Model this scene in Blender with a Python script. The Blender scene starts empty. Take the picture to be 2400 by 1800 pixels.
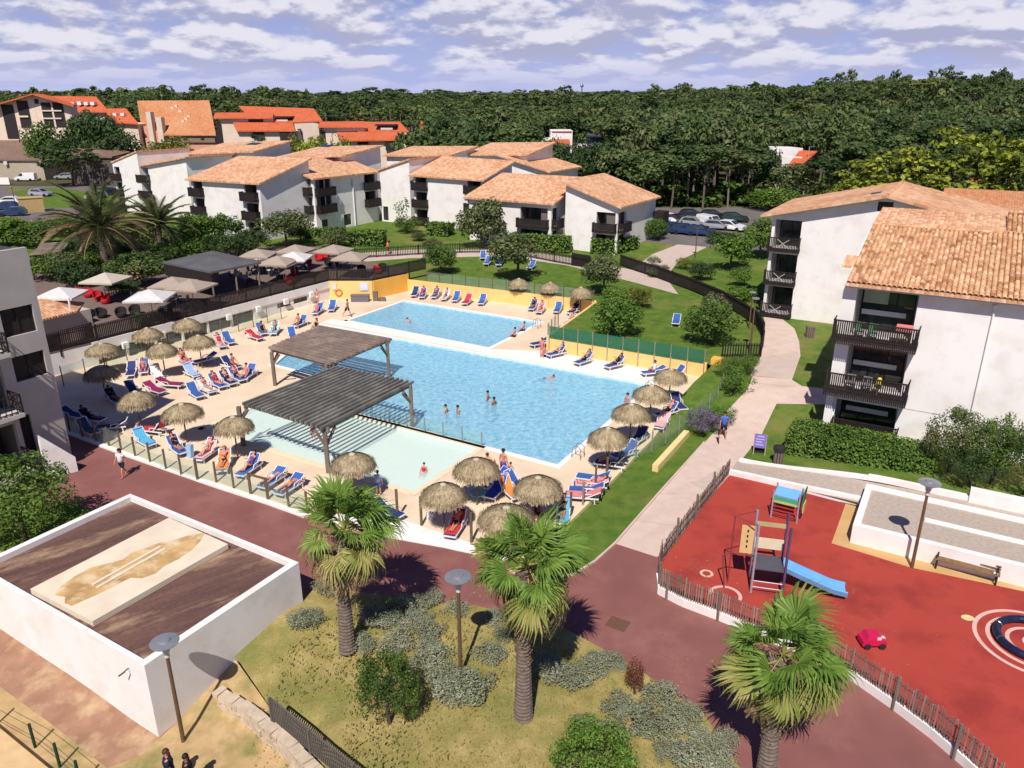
import bpy, math, random
import numpy as np
from mathutils import Vector, Matrix
from mathutils.geometry import delaunay_2d_cdt
# scene, camera, sky, sun, exposure
scene = bpy.context.scene
COL = scene.collection
rnd = random.Random(7)
npr = np.random.default_rng(7)
EYE_H, TILT, FOC = 20.0, math.radians(20.4), 1803.0
cam_data = bpy.data.cameras.new("camera")
cam = bpy.data.objects.new("camera", cam_data)
COL.objects.link(cam)
cam.location = (0, 0, EYE_H)
cam.rotation_euler = (math.pi / 2 - TILT, 0, 0)
cam_data.sensor_width = 36.0
cam_data.lens = 36.0 * FOC / 2400.0
cam_data.clip_start = 0.1
cam_data.clip_end = 12000
scene.camera = cam
SUN_EL, SUN_AZ = math.radians(51.5), math.radians(78.5)
sun_data = bpy.data.lights.new("sun", 'SUN')
sun_data.energy = 5.0
sun_data.angle = math.radians(0.5)
sun_data.color = (1.0, 0.93, 0.84)
sun = bpy.data.objects.new("sun", sun_data)
COL.objects.link(sun)
ldir = Vector((math.cos(SUN_AZ) * math.cos(SUN_EL), math.sin(SUN_AZ) * math.cos(SUN_EL), -math.sin(SUN_EL)))
sun.rotation_euler = ldir.to_track_quat('-Z', 'Y').to_euler()
sun.location = (0, 0, 80)
world = bpy.data.worlds.new("World")
scene.world = world
world.use_nodes = True
SKY_STRENGTH = 0.10
def build_world():
 nt = world.node_tree
 nt.nodes.clear()
 N, L = nt.nodes.new, nt.links.new
 out = N('ShaderNodeOutputWorld'); bg = N('ShaderNodeBackground')
 bg.inputs['Strength'].default_value = SKY_STRENGTH
 L(bg.outputs[0], out.inputs['Surface'])
 sky = N('ShaderNodeTexSky'); sky.sky_type = 'NISHITA'; sky.sun_disc = False
 sky.sun_elevation = SUN_EL
 sky.sun_rotation = math.atan2(-math.cos(SUN_AZ), -math.sin(SUN_AZ))
 sky.air_density = 1.0; sky.dust_density = 0.6; sky.ozone_density = 1.5
 tc = N('ShaderNodeTexCoord')
 sep = N('ShaderNodeSeparateXYZ'); L(tc.outputs['Generated'], sep.inputs[0])
 def math_(op, a, b=None, c=None):
  n = N('ShaderNodeMath'); n.operation = op
  for i, v in enumerate((a, b, c)):
   if v is None: continue
   if isinstance(v, (int, float)): n.inputs[i].default_value = v
   else: L(v, n.inputs[i])
  return n.outputs[0]
 z = math_('MAXIMUM', sep.outputs[2], 0.0)
 rr = math_('SQRT', math_('ADD', math_('MULTIPLY', sep.outputs[0], sep.outputs[0]), math_('ADD', math_('MULTIPLY', sep.outputs[1], sep.outputs[1]), 0.0001)))
 def layer(dz, ox):
  lz = math_('LOGARITHM', math_('ADD', z, 0.05 + dz), 2.718)
  comb = N('ShaderNodeCombineXYZ')
  L(math_('MULTIPLY', math_('DIVIDE', sep.outputs[0], rr), 7.0), comb.inputs[0])
  L(math_('MULTIPLY', math_('DIVIDE', sep.outputs[1], rr), 7.0), comb.inputs[1])
  L(math_('MULTIPLY', lz, 2.3), comb.inputs[2])
  n = N('ShaderNodeTexNoise'); n.inputs['Scale'].default_value = 1.75
  n.inputs['Detail'].default_value = 9.0; n.inputs['Roughness'].default_value = 0.52
  L(comb.outputs[0], n.inputs['Vector'])
  return n.outputs['Fac']
 d0, d1 = layer(0.0, 3.1), layer(0.009, 3.1)
 def ramp(f, a, b):
  m = N('ShaderNodeMapRange'); m.interpolation_type = 'SMOOTHSTEP'
  m.inputs['From Min'].default_value = a; m.inputs['From Max'].default_value = b
  L(f, m.inputs['Value']); return m.outputs[0]
 high = ramp(z, 0.10, 0.45)
 mask = ramp(math_('SUBTRACT', d0, math_('MULTIPLY', high, 0.27)), 0.34, 0.51)
 lit = math_('MULTIPLY', ramp(math_('SUBTRACT', d0, d1), -0.065, 0.070), math_('SUBTRACT', 1.0, math_('MULTIPLY', high, 0.6)))
 def mix(f, a, b, mode='MIX'):
  m = N('ShaderNodeMix'); m.data_type = 'RGBA'; m.blend_type = mode
  if isinstance(f, (int, float)): m.inputs[0].default_value = f
  else: L(f, m.inputs[0])
  for i, v in ((6, a), (7, b)):
   if isinstance(v, tuple): m.inputs[i].default_value = v + (1,)
   else: L(v, m.inputs[i])
  return m.outputs[2]
 k = 1.0 / SKY_STRENGTH
 cloud = mix(lit, tuple(c * k for c in (0.38, 0.39, 0.55)), tuple(c * k for c in (0.74, 0.725, 0.80)))
 tint = mix(ramp(z, 0.0, 0.22), tuple(c * k for c in (0.39, 0.44, 0.72)), mix(1.0, sky.outputs[0], (0.24, 0.30, 0.62), 'MULTIPLY'))
 low = ramp(z, 0.0, 0.055)
 hazed = mix(low, tuple(c * k for c in (0.49, 0.51, 0.74)), cloud)
 m2 = math_('MULTIPLY', mask, math_('ADD', math_('MULTIPLY', low, 0.30), 0.62))
 L(mix(m2, tint, hazed), bg.inputs['Color'])
build_world()
scene.view_settings.view_transform = 'Standard'
scene.view_settings.look = 'None'
scene.view_settings.exposure = 0.16
scene.view_settings.gamma = 1.0
scene.view_settings.use_curve_mapping = False
scene.render.engine = 'CYCLES'
scene.cycles.max_bounces = 6
scene.cycles.transparent_max_bounces = 12
scene.cycles.use_denoising = True
scene.cycles.caustics_reflective = False
scene.cycles.caustics_refractive = False
# survey: photograph pixel (2400 x 1800) -> place
ST, CT = math.sin(TILT), math.cos(TILT)
def P(px, py, z=0.0):
 a, b = (px - 1200) / FOC, (py - 900) / FOC
 dy, dz = CT - b * ST, -ST - b * CT
 t = (z - EYE_H) / dz
 return Vector((a * t, dy * t, z))
def zat(y, py):
 """height at which the sight line through row py passes the distance y"""
 k = (py - 900) / FOC
 return EYE_H + y * (k * CT + ST) / (k * ST - CT)
def pix(p):
 h = p[2] - EYE_H
 up, fw = p[1] * ST + h * CT, p[1] * CT - h * ST
 return 1200 + FOC * p[0] / fw, 900 - FOC * up / fw
def sm(a, b, t):
 t = min(1.0, max(0.0, (t - a) / (b - a)))
 return t * t * (3 - 2 * t)
AX = math.radians(-30.5)
UA = Vector((math.cos(AX), math.sin(AX), 0))
UB = Vector((-math.sin(AX), math.cos(AX), 0))
UP = Vector((0, 0, 1))
def uv(u, v, z=0.0): return UA * u + UB * v + UP * z
def uvof(p): return p[0] * UA.x + p[1] * UA.y, p[0] * UB.x + p[1] * UB.y
def gz(x, y):
 u, v = uvof((x, y))
 z = max(1.2 * sm(44, 54, v) + 0.8 * sm(86, 106, y), 2.0 * sm(-60, -66, u) * sm(40, 50, y))
 z += 0.7 * sm(-9, -1, u) * sm(38, 42, v) * (1 - 0.7 * sm(44, 54, v)) * (1 - sm(70, 90, y))
 z -= 1.2 * (1 - sm(20, 27, y + (x + 12) * 0.35)) * (1 - sm(-7.0, -4.8, x))
 if y > 170:
  q = x / y
  z += 5.0 * sm(170, 420, y) + 5.0 * sm(420, 900, y)
  z += 5.5 * sm(0.16, 0.55, q) * sm(190, 330, y) + 2.5 * sm(0.02, 0.25, q) * sm(240, 420, y) - 1.5 * sm(240, 420, y)
  z += 1.2 * math.sin(x * 0.02 + 1.3) * math.sin(y * 0.013) * sm(200, 300, y)
 return z
def G(px, py, dz=0.0):
 z = 0.0
 for _ in range(14):
  p = P(px, py, z)
  z = 0.5 * z + 0.5 * gz(p.x, p.y)
 p = P(px, py, z)
 return Vector((p.x, p.y, gz(p.x, p.y) + dz))
# materials
MATS = {}
def new_mat(name):
 m = bpy.data.materials.new(name); m.use_nodes = True
 nt = m.node_tree; b = nt.nodes['Principled BSDF']
 MATS[name] = m
 return m, nt, b
def rgba(c): return (c[0], c[1], c[2], 1.0)
def nz(nt, scale, detail=4, rough=0.55, coord=None, stretch=None):
 n = nt.nodes.new('ShaderNodeTexNoise')
 n.inputs['Scale'].default_value = scale; n.inputs['Detail'].default_value = detail; n.inputs['Roughness'].default_value = rough
 if coord is None:
  coord = nt.nodes.new('ShaderNodeNewGeometry').outputs['Position']
 if stretch:
  mp = nt.nodes.new('ShaderNodeMapping'); mp.inputs['Scale'].default_value = stretch
  nt.links.new(coord, mp.inputs['Vector']); coord = mp.outputs[0]
 nt.links.new(coord, n.inputs['Vector'])
 return n
def rampn(nt, fac, stops):
 r = nt.nodes.new('ShaderNodeValToRGB')
 el = r.color_ramp.elements
 el[0].position, el[0].color = stops[0][0], rgba(stops[0][1])
 el[1].position, el[1].color = stops[-1][0], rgba(stops[-1][1])
 for p, c in stops[1:-1]:
  e = el.new(p); e.color = rgba(c)
 nt.links.new(fac, r.inputs[0])
 return r.outputs[0]
def mixc(nt, f, a, b, mode='MIX'):
 m = nt.nodes.new('ShaderNodeMix'); m.data_type = 'RGBA'; m.blend_type = mode
 if isinstance(f, (int, float)): m.inputs[0].default_value = f
 else: nt.links.new(f, m.inputs[0])
 for i, v in ((6, a), (7, b)):
  if isinstance(v, tuple): m.inputs[i].default_value = rgba(v)
  else: nt.links.new(v, m.inputs[i])
 return m.outputs[2]
def bumpn(nt, b, height, strength=0.3, dist=0.05):
 bp = nt.nodes.new('ShaderNodeBump'); bp.inputs['Strength'].default_value = strength; bp.inputs['Distance'].default_value = dist
 nt.links.new(height, bp.inputs['Height']); nt.links.new(bp.outputs[0], b.inputs['Normal'])
def mat(name, col, col2=None, rough=0.75, scale=3.0, detail=5, spec=0.25, metal=0.0, bump=0.0, bscale=40.0, lo=0.35, hi=0.65, stretch=None, col3=None, scale3=0.3):
 if name in MATS: return MATS[name]
 m, nt, b = new_mat(name)
 b.inputs['Roughness'].default_value = rough; b.inputs['Metallic'].default_value = metal
 b.inputs['Specular IOR Level'].default_value = spec
 if col2 is None: col2 = tuple(c * 0.86 for c in col)
 n = nz(nt, scale, detail, stretch=stretch)
 c = rampn(nt, n.outputs['Fac'], [(lo, col), (hi, col2)])
 if col3 is not None:
  n3 = nz(nt, scale3, 6, 0.6)
  f = nt.nodes.new('ShaderNodeMapRange'); f.inputs['From Min'].default_value = 0.48; f.inputs['From Max'].default_value = 0.66
  nt.links.new(n3.outputs['Fac'], f.inputs['Value'])
  c = mixc(nt, f.outputs[0], c, col3)
 nt.links.new(c, b.inputs['Base Color'])
 if bump:
  bumpn(nt, b, nz(nt, bscale, 3).outputs['Fac'], bump, 0.02)
 return m
def leaf_mat(name, cols, trans=0.25, big=0.25, rv=0.5):
 """leaves: a tone per leaf, drifting over larger clumps, a little light coming through"""
 if name in MATS: return MATS[name]
 m, nt, b = new_mat(name)
 g = nt.nodes.new('ShaderNodeNewGeometry')
 n = nz(nt, big, 3, coord=g.outputs['Position'])
 ad = nt.nodes.new('ShaderNodeMath'); ad.operation = 'MULTIPLY_ADD'; ad.inputs[1].default_value = rv
 nt.links.new(g.outputs['Random Per Island'], ad.inputs[0])
 sc = nt.nodes.new('ShaderNodeMath'); sc.operation = 'MULTIPLY_ADD'; sc.inputs[1].default_value = 1.3; sc.inputs[2].default_value = -0.15 - rv / 2
 nt.links.new(n.outputs['Fac'], sc.inputs[0]); nt.links.new(sc.outputs[0], ad.inputs[2])
 k = len(cols) - 1
 c = rampn(nt, ad.outputs[0], [(i / k, cc) for i, cc in enumerate(cols)])
 nt.links.new(c, b.inputs['Base Color'])
 b.inputs['Roughness'].default_value = 0.55; b.inputs['Specular IOR Level'].default_value = 0.25
 tr = nt.nodes.new('ShaderNodeBsdfTranslucent'); nt.links.new(c, tr.inputs['Color'])
 mx = nt.nodes.new('ShaderNodeMixShader'); mx.inputs[0].default_value = trans
 out = nt.nodes['Material Output']
 nt.links.new(b.outputs[0], mx.inputs[1]); nt.links.new(tr.outputs[0], mx.inputs[2]); nt.links.new(mx.outputs[0], out.inputs['Surface'])
 return m
def glassy(name, tint, alpha, rough=0.05):
 """a thin clear or tinted sheet: partly see-through, reflecting at a slant"""
 if name in MATS: return MATS[name]
 m, nt, b = new_mat(name)
 b.inputs['Base Color'].default_value = rgba(tint); b.inputs['Roughness'].default_value = rough
 tr = nt.nodes.new('ShaderNodeBsdfTransparent'); tr.inputs['Color'].default_value = rgba(tuple(0.55 + 0.45 * c for c in tint))
 mx = nt.nodes.new('ShaderNodeMixShader'); mx.inputs[0].default_value = alpha
 out = nt.nodes['Material Output']
 nt.links.new(tr.outputs[0], mx.inputs[1]); nt.links.new(b.outputs[0], mx.inputs[2]); nt.links.new(mx.outputs[0], out.inputs['Surface'])
 return m
# mesh helpers
class MB:
 """collects boxes, bars, tubes and sheets; build() links them as one mesh object"""
 def __init__(s): s.v, s.f, s.m, s.k, s.uv = [], [], [], 0, None
 def mi(s, k): s.k = k; return s
 def add(s, vs, fs):
  o = len(s.v)
  s.v += [tuple(p) for p in vs]
  for f in fs: s.f.append(tuple(i + o for i in f)); s.m.append(s.k)
  return s
 def obox(s, o, ux, uy, uz):
  o, ux, uy, uz = Vector(o), Vector(ux), Vector(uy), Vector(uz)
  p = [o, o + ux, o + ux + uy, o + uy]; p += [q + uz for q in p]
  return s.add(p, [(3, 2, 1, 0), (4, 5, 6, 7), (0, 1, 5, 4), (1, 2, 6, 5), (2, 3, 7, 6), (3, 0, 4, 7)])
 def box(s, x0, y0, z0, x1, y1, z1):
  return s.obox((x0, y0, z0), (x1 - x0, 0, 0), (0, y1 - y0, 0), (0, 0, z1 - z0))
 def bar(s, p, q, w, h, up=(0, 0, 1)):
  p, q = Vector(p), Vector(q); d = q - p
  sd = d.cross(Vector(up))
  if sd.length < 1e-6: sd = d.cross(Vector((1, 0, 0)))
  sd.normalize(); u = sd.cross(d).normalized()
  return s.obox(p - sd * w / 2 - u * h / 2, sd * w, d, u * h)
 def tube(s, pts, rad, n=8, cap=True):
  pts = [Vector(p) for p in pts]
  if isinstance(rad, (int, float)): rad = [rad] * len(pts)
  o = len(s.v); ref = None
  for i, p in enumerate(pts):
   d = (pts[min(i + 1, len(pts) - 1)] - pts[max(i - 1, 0)])
   if d.length < 1e-9: d = Vector((0, 0, 1))
   d.normalize()
   if ref is None: ref = d.orthogonal().normalized()
   ref = (ref - d * ref.dot(d)).normalized(); w = d.cross(ref)
   for k in range(n):
    a = 2 * math.pi * k / n
    s.v.append(tuple(p + (ref * math.cos(a) + w * math.sin(a)) * rad[i]))
  for i in range(len(pts) - 1):
   for k in range(n):
    a, b = o + i * n + k, o + i * n + (k + 1) % n
    s.f.append((a, b, b + n, a + n)); s.m.append(s.k)
  if cap:
   s.f.append(tuple(o + k for k in range(n))[::-1]); s.m.append(s.k)
   e = o + (len(pts) - 1) * n
   s.f.append(tuple(e + k for k in range(n))); s.m.append(s.k)
  return s
 def lathe(s, prof, n=16, c=(0, 0, 0)):
  o = len(s.v)
  for r, z in prof:
   for k in range(n):
    a = 2 * math.pi * k / n
    s.v.append((c[0] + r * math.cos(a), c[1] + r * math.sin(a), c[2] + z))
  for i in range(len(prof) - 1):
   for k in range(n):
    a, b = o + i * n + k, o + i * n + (k + 1) % n
    s.f.append((a, b, b + n, a + n)); s.m.append(s.k)
  s.f.append(tuple(o + k for k in range(n))[::-1]); s.m.append(s.k)
  e = o + (len(prof) - 1) * n
  s.f.append(tuple(e + k for k in range(n))); s.m.append(s.k)
  return s
 def prism(s, poly, z0, z1):
  """poly: points in plan; z0, z1 numbers or lists"""
  n = len(poly)
  a0 = z0 if hasattr(z0, '__len__') else [z0] * n
  a1 = z1 if hasattr(z1, '__len__') else [z1] * n
  ar = sum(poly[i][0] * poly[(i + 1) % n][1] - poly[(i + 1) % n][0] * poly[i][1] for i in range(n))
  idx = list(range(n)) if ar > 0 else list(range(n))[::-1]
  vs = [(poly[i][0], poly[i][1], a0[i]) for i in idx] + [(poly[i][0], poly[i][1], a1[i]) for i in idx]
  fs = [tuple(range(n))[::-1], tuple(range(n, 2 * n))] + [(i, (i + 1) % n, (i + 1) % n + n, i + n) for i in range(n)]
  return s.add(vs, fs)
 def ball(s, c, r, n=8, m=6, sq=(1, 1, 1)):
  prof = [(max(0.02 * r, r * math.sin(math.pi * i / m)), -r * math.cos(math.pi * i / m)) for i in range(m + 1)]
  o = len(s.v); s.lathe(prof, n, (0, 0, 0))
  for i in range(o, len(s.v)):
   x, y, z = s.v[i]; s.v[i] = (c[0] + x * sq[0], c[1] + y * sq[1], c[2] + z * sq[2])
  return s
 def mesh(s, name, mats, off=(0, 0, 0), smooth=False):
  me = bpy.data.meshes.new(name)
  vs = [(x - off[0], y - off[1], z - off[2]) for x, y, z in s.v]
  me.from_pydata(vs, [], s.f)
  for m in (mats if isinstance(mats, (list, tuple)) else [mats]): me.materials.append(m)
  me.polygons.foreach_set('material_index', s.m)
  if smooth: me.polygons.foreach_set('use_smooth', [True] * len(s.f))
  if s.uv is not None:
   ul = me.uv_layers.new(name='uv')
   ul.data.foreach_set('uv', np.array(s.uv, dtype=np.float32).ravel())
  me.update()
  return me
 def build(s, name, mats, parent=None, smooth=False, world=True, label=None):
  off = parent_off(parent) if (parent is not None and world) else (0, 0, 0)
  return link(name, s.mesh(name, mats, off, smooth), parent, label)
def parent_off(p):
 o = Vector((0, 0, 0))
 while p is not None: o += p.location; p = p.parent
 return o
def link(name, me, parent=None, label=None):
 ob = bpy.data.objects.new(name, me); COL.objects.link(ob)
 if parent is not None: ob.parent = parent
 if label: ob['label'] = label
 return ob
def thing(name, label, cat, loc=(0, 0, 0), rz=0.0, group=None):
 o = bpy.data.objects.new(name, None); COL.objects.link(o)
 o.empty_display_size = 0.2
 o.location = loc; o.rotation_euler = (0, 0, rz)
 o['label'] = label; o['category'] = cat
 if group: o['group'] = group
 return o
def tag(o, label, cat, group=None):
 o['label'] = label; o['category'] = cat
 if group: o['group'] = group
 return o
def struct(name, mb, mats, smooth=False):
 o = mb.build(name, mats, None, smooth); o['kind'] = 'structure'
 return o
KIDS = {}
def copy_tree(o, parent=None):
 c = o.copy(); COL.objects.link(c)
 if parent is not None: c.parent = parent
 kids = KIDS.get(o.name)
 if kids is None:
  kids = list(o.children); KIDS[o.name] = kids
 for ch in kids: copy_tree(ch, c)
 return c
USED = set()
def place(proto, loc, rz=0.0, label=None, group=None, scale=None):
 """the first time the prototype itself, then copies of it and of its parts"""
 if proto.name not in USED:
  USED.add(proto.name); KIDS[proto.name] = list(proto.children)
  o = proto
 else: o = copy_tree(proto)
 o.location = loc; o.rotation_euler = (0, 0, rz)
 if label: o['label'] = label
 if group: o['group'] = group
 if scale is not None: o.scale = scale if hasattr(scale, '__len__') else (scale,) * 3
 return o
def np_mesh(name, verts, nper, mats, smooth=False):
 """many separate faces of nper corners each"""
 me = bpy.data.meshes.new(name)
 nv = len(verts); nf = nv // nper
 me.vertices.add(nv); me.vertices.foreach_set('co', np.asarray(verts, dtype=np.float32).ravel())
 me.loops.add(nv); me.loops.foreach_set('vertex_index', np.arange(nv, dtype=np.int32))
 me.polygons.add(nf)
 me.polygons.foreach_set('loop_start', np.arange(0, nv, nper, dtype=np.int32))
 me.polygons.foreach_set('loop_total', np.full(nf, nper, dtype=np.int32))
 for m in (mats if isinstance(mats, (list, tuple)) else [mats]): me.materials.append(m)
 me.update(calc_edges=True)
 return me
def leaf_quads(cen, size, out=None, aspect=0.6, up=0.35):
 """one small four-cornered leaf per centre, facing roughly outwards and up"""
 n = len(cen)
 nrm = npr.normal(size=(n, 3))
 if out is not None: nrm = nrm * 0.55 + out * 1.25
 nrm[:, 2] += up
 nrm /= np.linalg.norm(nrm, axis=1)[:, None] + 1e-9
 t = npr.normal(size=(n, 3)); t -= nrm * np.sum(t * nrm, axis=1)[:, None]
 t /= np.linalg.norm(t, axis=1)[:, None] + 1e-9
 b = np.cross(nrm, t)
 s = (np.asarray(size) * npr.uniform(0.65, 1.35, n))[:, None]
 a = t * s; c = b * s * aspect
 q = np.stack([cen - a, cen - c, cen + a, cen + c], axis=1)
 return q.reshape(-1, 3)
def crown(n, rad, size, clumps=14, spread=0.42, seed=1, flat=1.0, low=-0.5, fill=0.25, shell=0.62, up=0.35):
 """leaf centres gathered in uneven clumps through an ellipsoid of half-axes rad"""
 g = np.random.default_rng(seed)
 d = g.normal(size=(clumps * 4, 3)); d /= np.linalg.norm(d, axis=1)[:, None]
 d = d[d[:, 2] > low][:clumps]
 r = g.uniform(shell, 0.92, len(d))[:, None]
 cc = d * r
 which = g.integers(0, len(cc), n)
 off = g.normal(size=(n, 3)); off /= np.linalg.norm(off, axis=1)[:, None]
 cs = g.uniform(0.65, 1.25, len(cc))[which][:, None] * spread
 pos = cc[which] + off * cs * (g.uniform(0.35, 1.0, n)[:, None] ** 0.5) * np.array([1, 1, flat])
 nf = int(n * fill)
 if nf:
  f = g.normal(size=(nf, 3)); f /= np.linalg.norm(f, axis=1)[:, None]
  pos[:nf] = f * (g.uniform(0.1, 0.8, nf)[:, None])
  off[:nf] = f
 pos = pos * np.asarray(rad)
 return leaf_quads(pos, size, out=off, up=up)
# surface materials
def grass_mat(name, c1, c2, c3, dry, drysc=0.12, amt=(0.5, 0.7)):
 m, nt, b = new_mat(name)
 b.inputs['Roughness'].default_value = 0.9; b.inputs['Specular IOR Level'].default_value = 0.1
 n1 = nz(nt, 1.1, 8, 0.7); n2 = nz(nt, 30.0, 3, 0.6); n3 = nz(nt, drysc, 6, 0.6)
 c = rampn(nt, n1.outputs['Fac'], [(0.3, c1), (0.5, c2), (0.72, c3)])
 f = nt.nodes.new('ShaderNodeMapRange'); f.inputs['From Min'].default_value = amt[0]; f.inputs['From Max'].default_value = amt[1]
 nt.links.new(n3.outputs['Fac'], f.inputs['Value'])
 c = mixc(nt, f.outputs[0], c, dry)
 d = rampn(nt, n2.outputs['Fac'], [(0.3, (0.62, 0.62, 0.62)), (0.7, (1.25, 1.25, 1.2))])
 c = mixc(nt, 1.0, c, d, 'MULTIPLY')
 nt.links.new(c, b.inputs['Base Color'])
 bumpn(nt, b, n2.outputs['Fac'], 0.6, 0.05)
 return m
M_lawn = grass_mat('lawn_grass', (0.055, 0.115, 0.018), (0.10, 0.17, 0.027), (0.165, 0.21, 0.04), (0.26, 0.22, 0.08), 0.12, (0.52, 0.75))
M_dry = grass_mat('dry_grass', (0.23, 0.20, 0.065), (0.34, 0.275, 0.10), (0.46, 0.36, 0.17), (0.16, 0.185, 0.05), 0.3, (0.45, 0.70))
M_sand = mat('sandy_earth', (0.50, 0.35, 0.18), (0.38, 0.26, 0.12), 0.95, 1.6, 8, col3=(0.2, 0.19, 0.06), scale3=0.55, bump=0.4, bscale=22)
M_deck = mat('deck_concrete', (0.73, 0.60, 0.44), (0.66, 0.52, 0.37), 0.8, 0.55, 8, lo=0.3, hi=0.75, col3=(0.62, 0.47, 0.33), scale3=0.22, bump=0.12, bscale=30)
M_white = mat('white_plaster', (0.80, 0.775, 0.76), (0.73, 0.70, 0.675), 0.85, 0.45, 9, lo=0.3, hi=0.8, bump=0.15, bscale=18, col3=(0.70, 0.66, 0.62), scale3=0.8, stretch=(1, 1, 0.3))
M_cope = mat('white_coping', (0.82, 0.79, 0.74), (0.74, 0.71, 0.66), 0.7, 1.2, 6)
M_path = mat('pale_concrete', (0.60, 0.47, 0.40), (0.53, 0.41, 0.345), 0.85, 1.3, 8, bump=0.15, bscale=40)
M_path2 = mat('pale_concrete_greyer', (0.53, 0.425, 0.37), (0.47, 0.375, 0.32), 0.85, 1.3, 8, bump=0.15, bscale=40)
M_red = mat('brown_red_asphalt', (0.235, 0.095, 0.085), (0.195, 0.077, 0.069), 0.85, 0.5, 8, lo=0.3, hi=0.7, col3=(0.27, 0.117, 0.102), scale3=0.35, bump=0.25, bscale=60)
M_rub = mat('red_rubber', (0.39, 0.055, 0.038), (0.35, 0.047, 0.034), 0.85, 0.6, 7, lo=0.3, hi=0.7, col3=(0.27, 0.034, 0.028), scale3=0.45, bump=0.3, bscale=70)
M_tan = mat('tan_rubber', (0.56, 0.36, 0.16), (0.50, 0.31, 0.13), 0.9, 1.0, 7, bump=0.2, bscale=50)
M_gravel = mat('grey_gravel', (0.44, 0.37, 0.31), (0.36, 0.30, 0.25), 0.95, 6.0, 8, bump=0.4, bscale=30)
M_asph = mat('car_park_asphalt', (0.17, 0.145, 0.14), (0.125, 0.11, 0.108), 0.9, 0.35, 8, bump=0.2, bscale=20)
M_floor = mat('forest_floor', (0.05, 0.062, 0.022), (0.085, 0.075, 0.035), 0.95, 0.08, 8)
M_wood_deck = mat('terrace_boards', (0.20, 0.145, 0.12), (0.14, 0.10, 0.085), 0.8, 2.0, 6, stretch=(1, 6, 1))
M_yellow = mat('yellow_plaster', (0.80, 0.56, 0.22), (0.76, 0.50, 0.18), 0.85, 0.9, 7, lo=0.3, hi=0.75)
M_ochre = mat('ochre_plaster', (0.76, 0.43, 0.085), (0.72, 0.38, 0.07), 0.85, 0.9, 7)
def felt_mat():
 m, nt, b = new_mat('brown_roof_felt'); b.inputs['Roughness'].default_value = 0.8
 g = nt.nodes.new('ShaderNodeNewGeometry'); r = nt.nodes.new('ShaderNodeVectorRotate'); r.rotation_type = 'Z_AXIS'; r.inputs['Angle'].default_value = -math.radians(38)
 nt.links.new(g.outputs['Position'], r.inputs['Vector'])
 n1 = nz(nt, 1.0, 7, 0.6, r.outputs[0], (0.25, 2.2, 1)); n2 = nz(nt, 0.55, 6, 0.65, r.outputs[0], (0.45, 1.5, 1)); n3 = nz(nt, 7.0, 4)
 c = rampn(nt, n1.outputs['Fac'], [(0.3, (0.085, 0.042, 0.034)), (0.7, (0.165, 0.085, 0.066))])
 c = mixc(nt, rampn(nt, n2.outputs['Fac'], [(0.52, (0, 0, 0)), (0.68, (0.8, 0.8, 0.8))]), c, (0.40, 0.27, 0.17))
 nt.links.new(mixc(nt, 1.0, c, rampn(nt, n3.outputs['Fac'], [(0.3, (0.8, 0.8, 0.8)), (0.7, (1.15, 1.12, 1.1))]), 'MULTIPLY'), b.inputs['Base Color'])
 return m
M_brownroof = felt_mat()
M_wood = mat('weathered_timber', (0.20, 0.155, 0.125), (0.125, 0.098, 0.082), 0.85, 3.0, 6, stretch=(1, 1, 0.25), bump=0.2, bscale=25)
M_woodgrey = mat('grey_timber', (0.175, 0.165, 0.15), (0.11, 0.104, 0.094), 0.85, 2.2, 7, lo=0.3, hi=0.7, col3=(0.24, 0.225, 0.20), scale3=0.9)
M_woodbrown = mat('brown_grey_timber', (0.23, 0.17, 0.14), (0.16, 0.12, 0.10), 0.85, 2.2, 7, lo=0.3, hi=0.7, col3=(0.29, 0.225, 0.185), scale3=0.9)
M_dark = mat('black_brown_timber', (0.028, 0.021, 0.020), (0.018, 0.014, 0.014), 0.7, 3.0)
M_darkgrey = mat('dark_metal', (0.05, 0.05, 0.055), (0.04, 0.04, 0.045), 0.5, 3.0, metal=0.3)
M_steel = mat('galvanised_steel', (0.42, 0.42, 0.44), (0.34, 0.34, 0.36), 0.4, 5.0, metal=0.8, spec=0.5)
M_post = mat('grey_steel_post', (0.34, 0.32, 0.28), (0.27, 0.25, 0.22), 0.5, 4.0, metal=0.3)
M_woodpost = mat('brown_post', (0.17, 0.115, 0.075), (0.12, 0.08, 0.05), 0.8, 6.0)
M_pale = mat('pale_window_lining', (0.62, 0.60, 0.58), (0.56, 0.54, 0.52), 0.7, 2.0)
M_glass = None
def dark_glass():
 m, nt, b = new_mat('window_glass')
 n = nz(nt, 0.9, 3)
 nt.links.new(rampn(nt, n.outputs['Fac'], [(0.3, (0.012, 0.016, 0.016)), (0.7, (0.045, 0.06, 0.055))]), b.inputs['Base Color'])
 b.inputs['Roughness'].default_value = 0.06; b.inputs['Specular IOR Level'].default_value = 0.6
 return m
M_glass = dark_glass()
M_clear = glassy('clear_fence_glass', (0.80, 0.90, 0.86), 0.05)
M_green = glassy('green_fence_mesh', (0.05, 0.22, 0.12), 0.50, 0.5)
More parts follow.
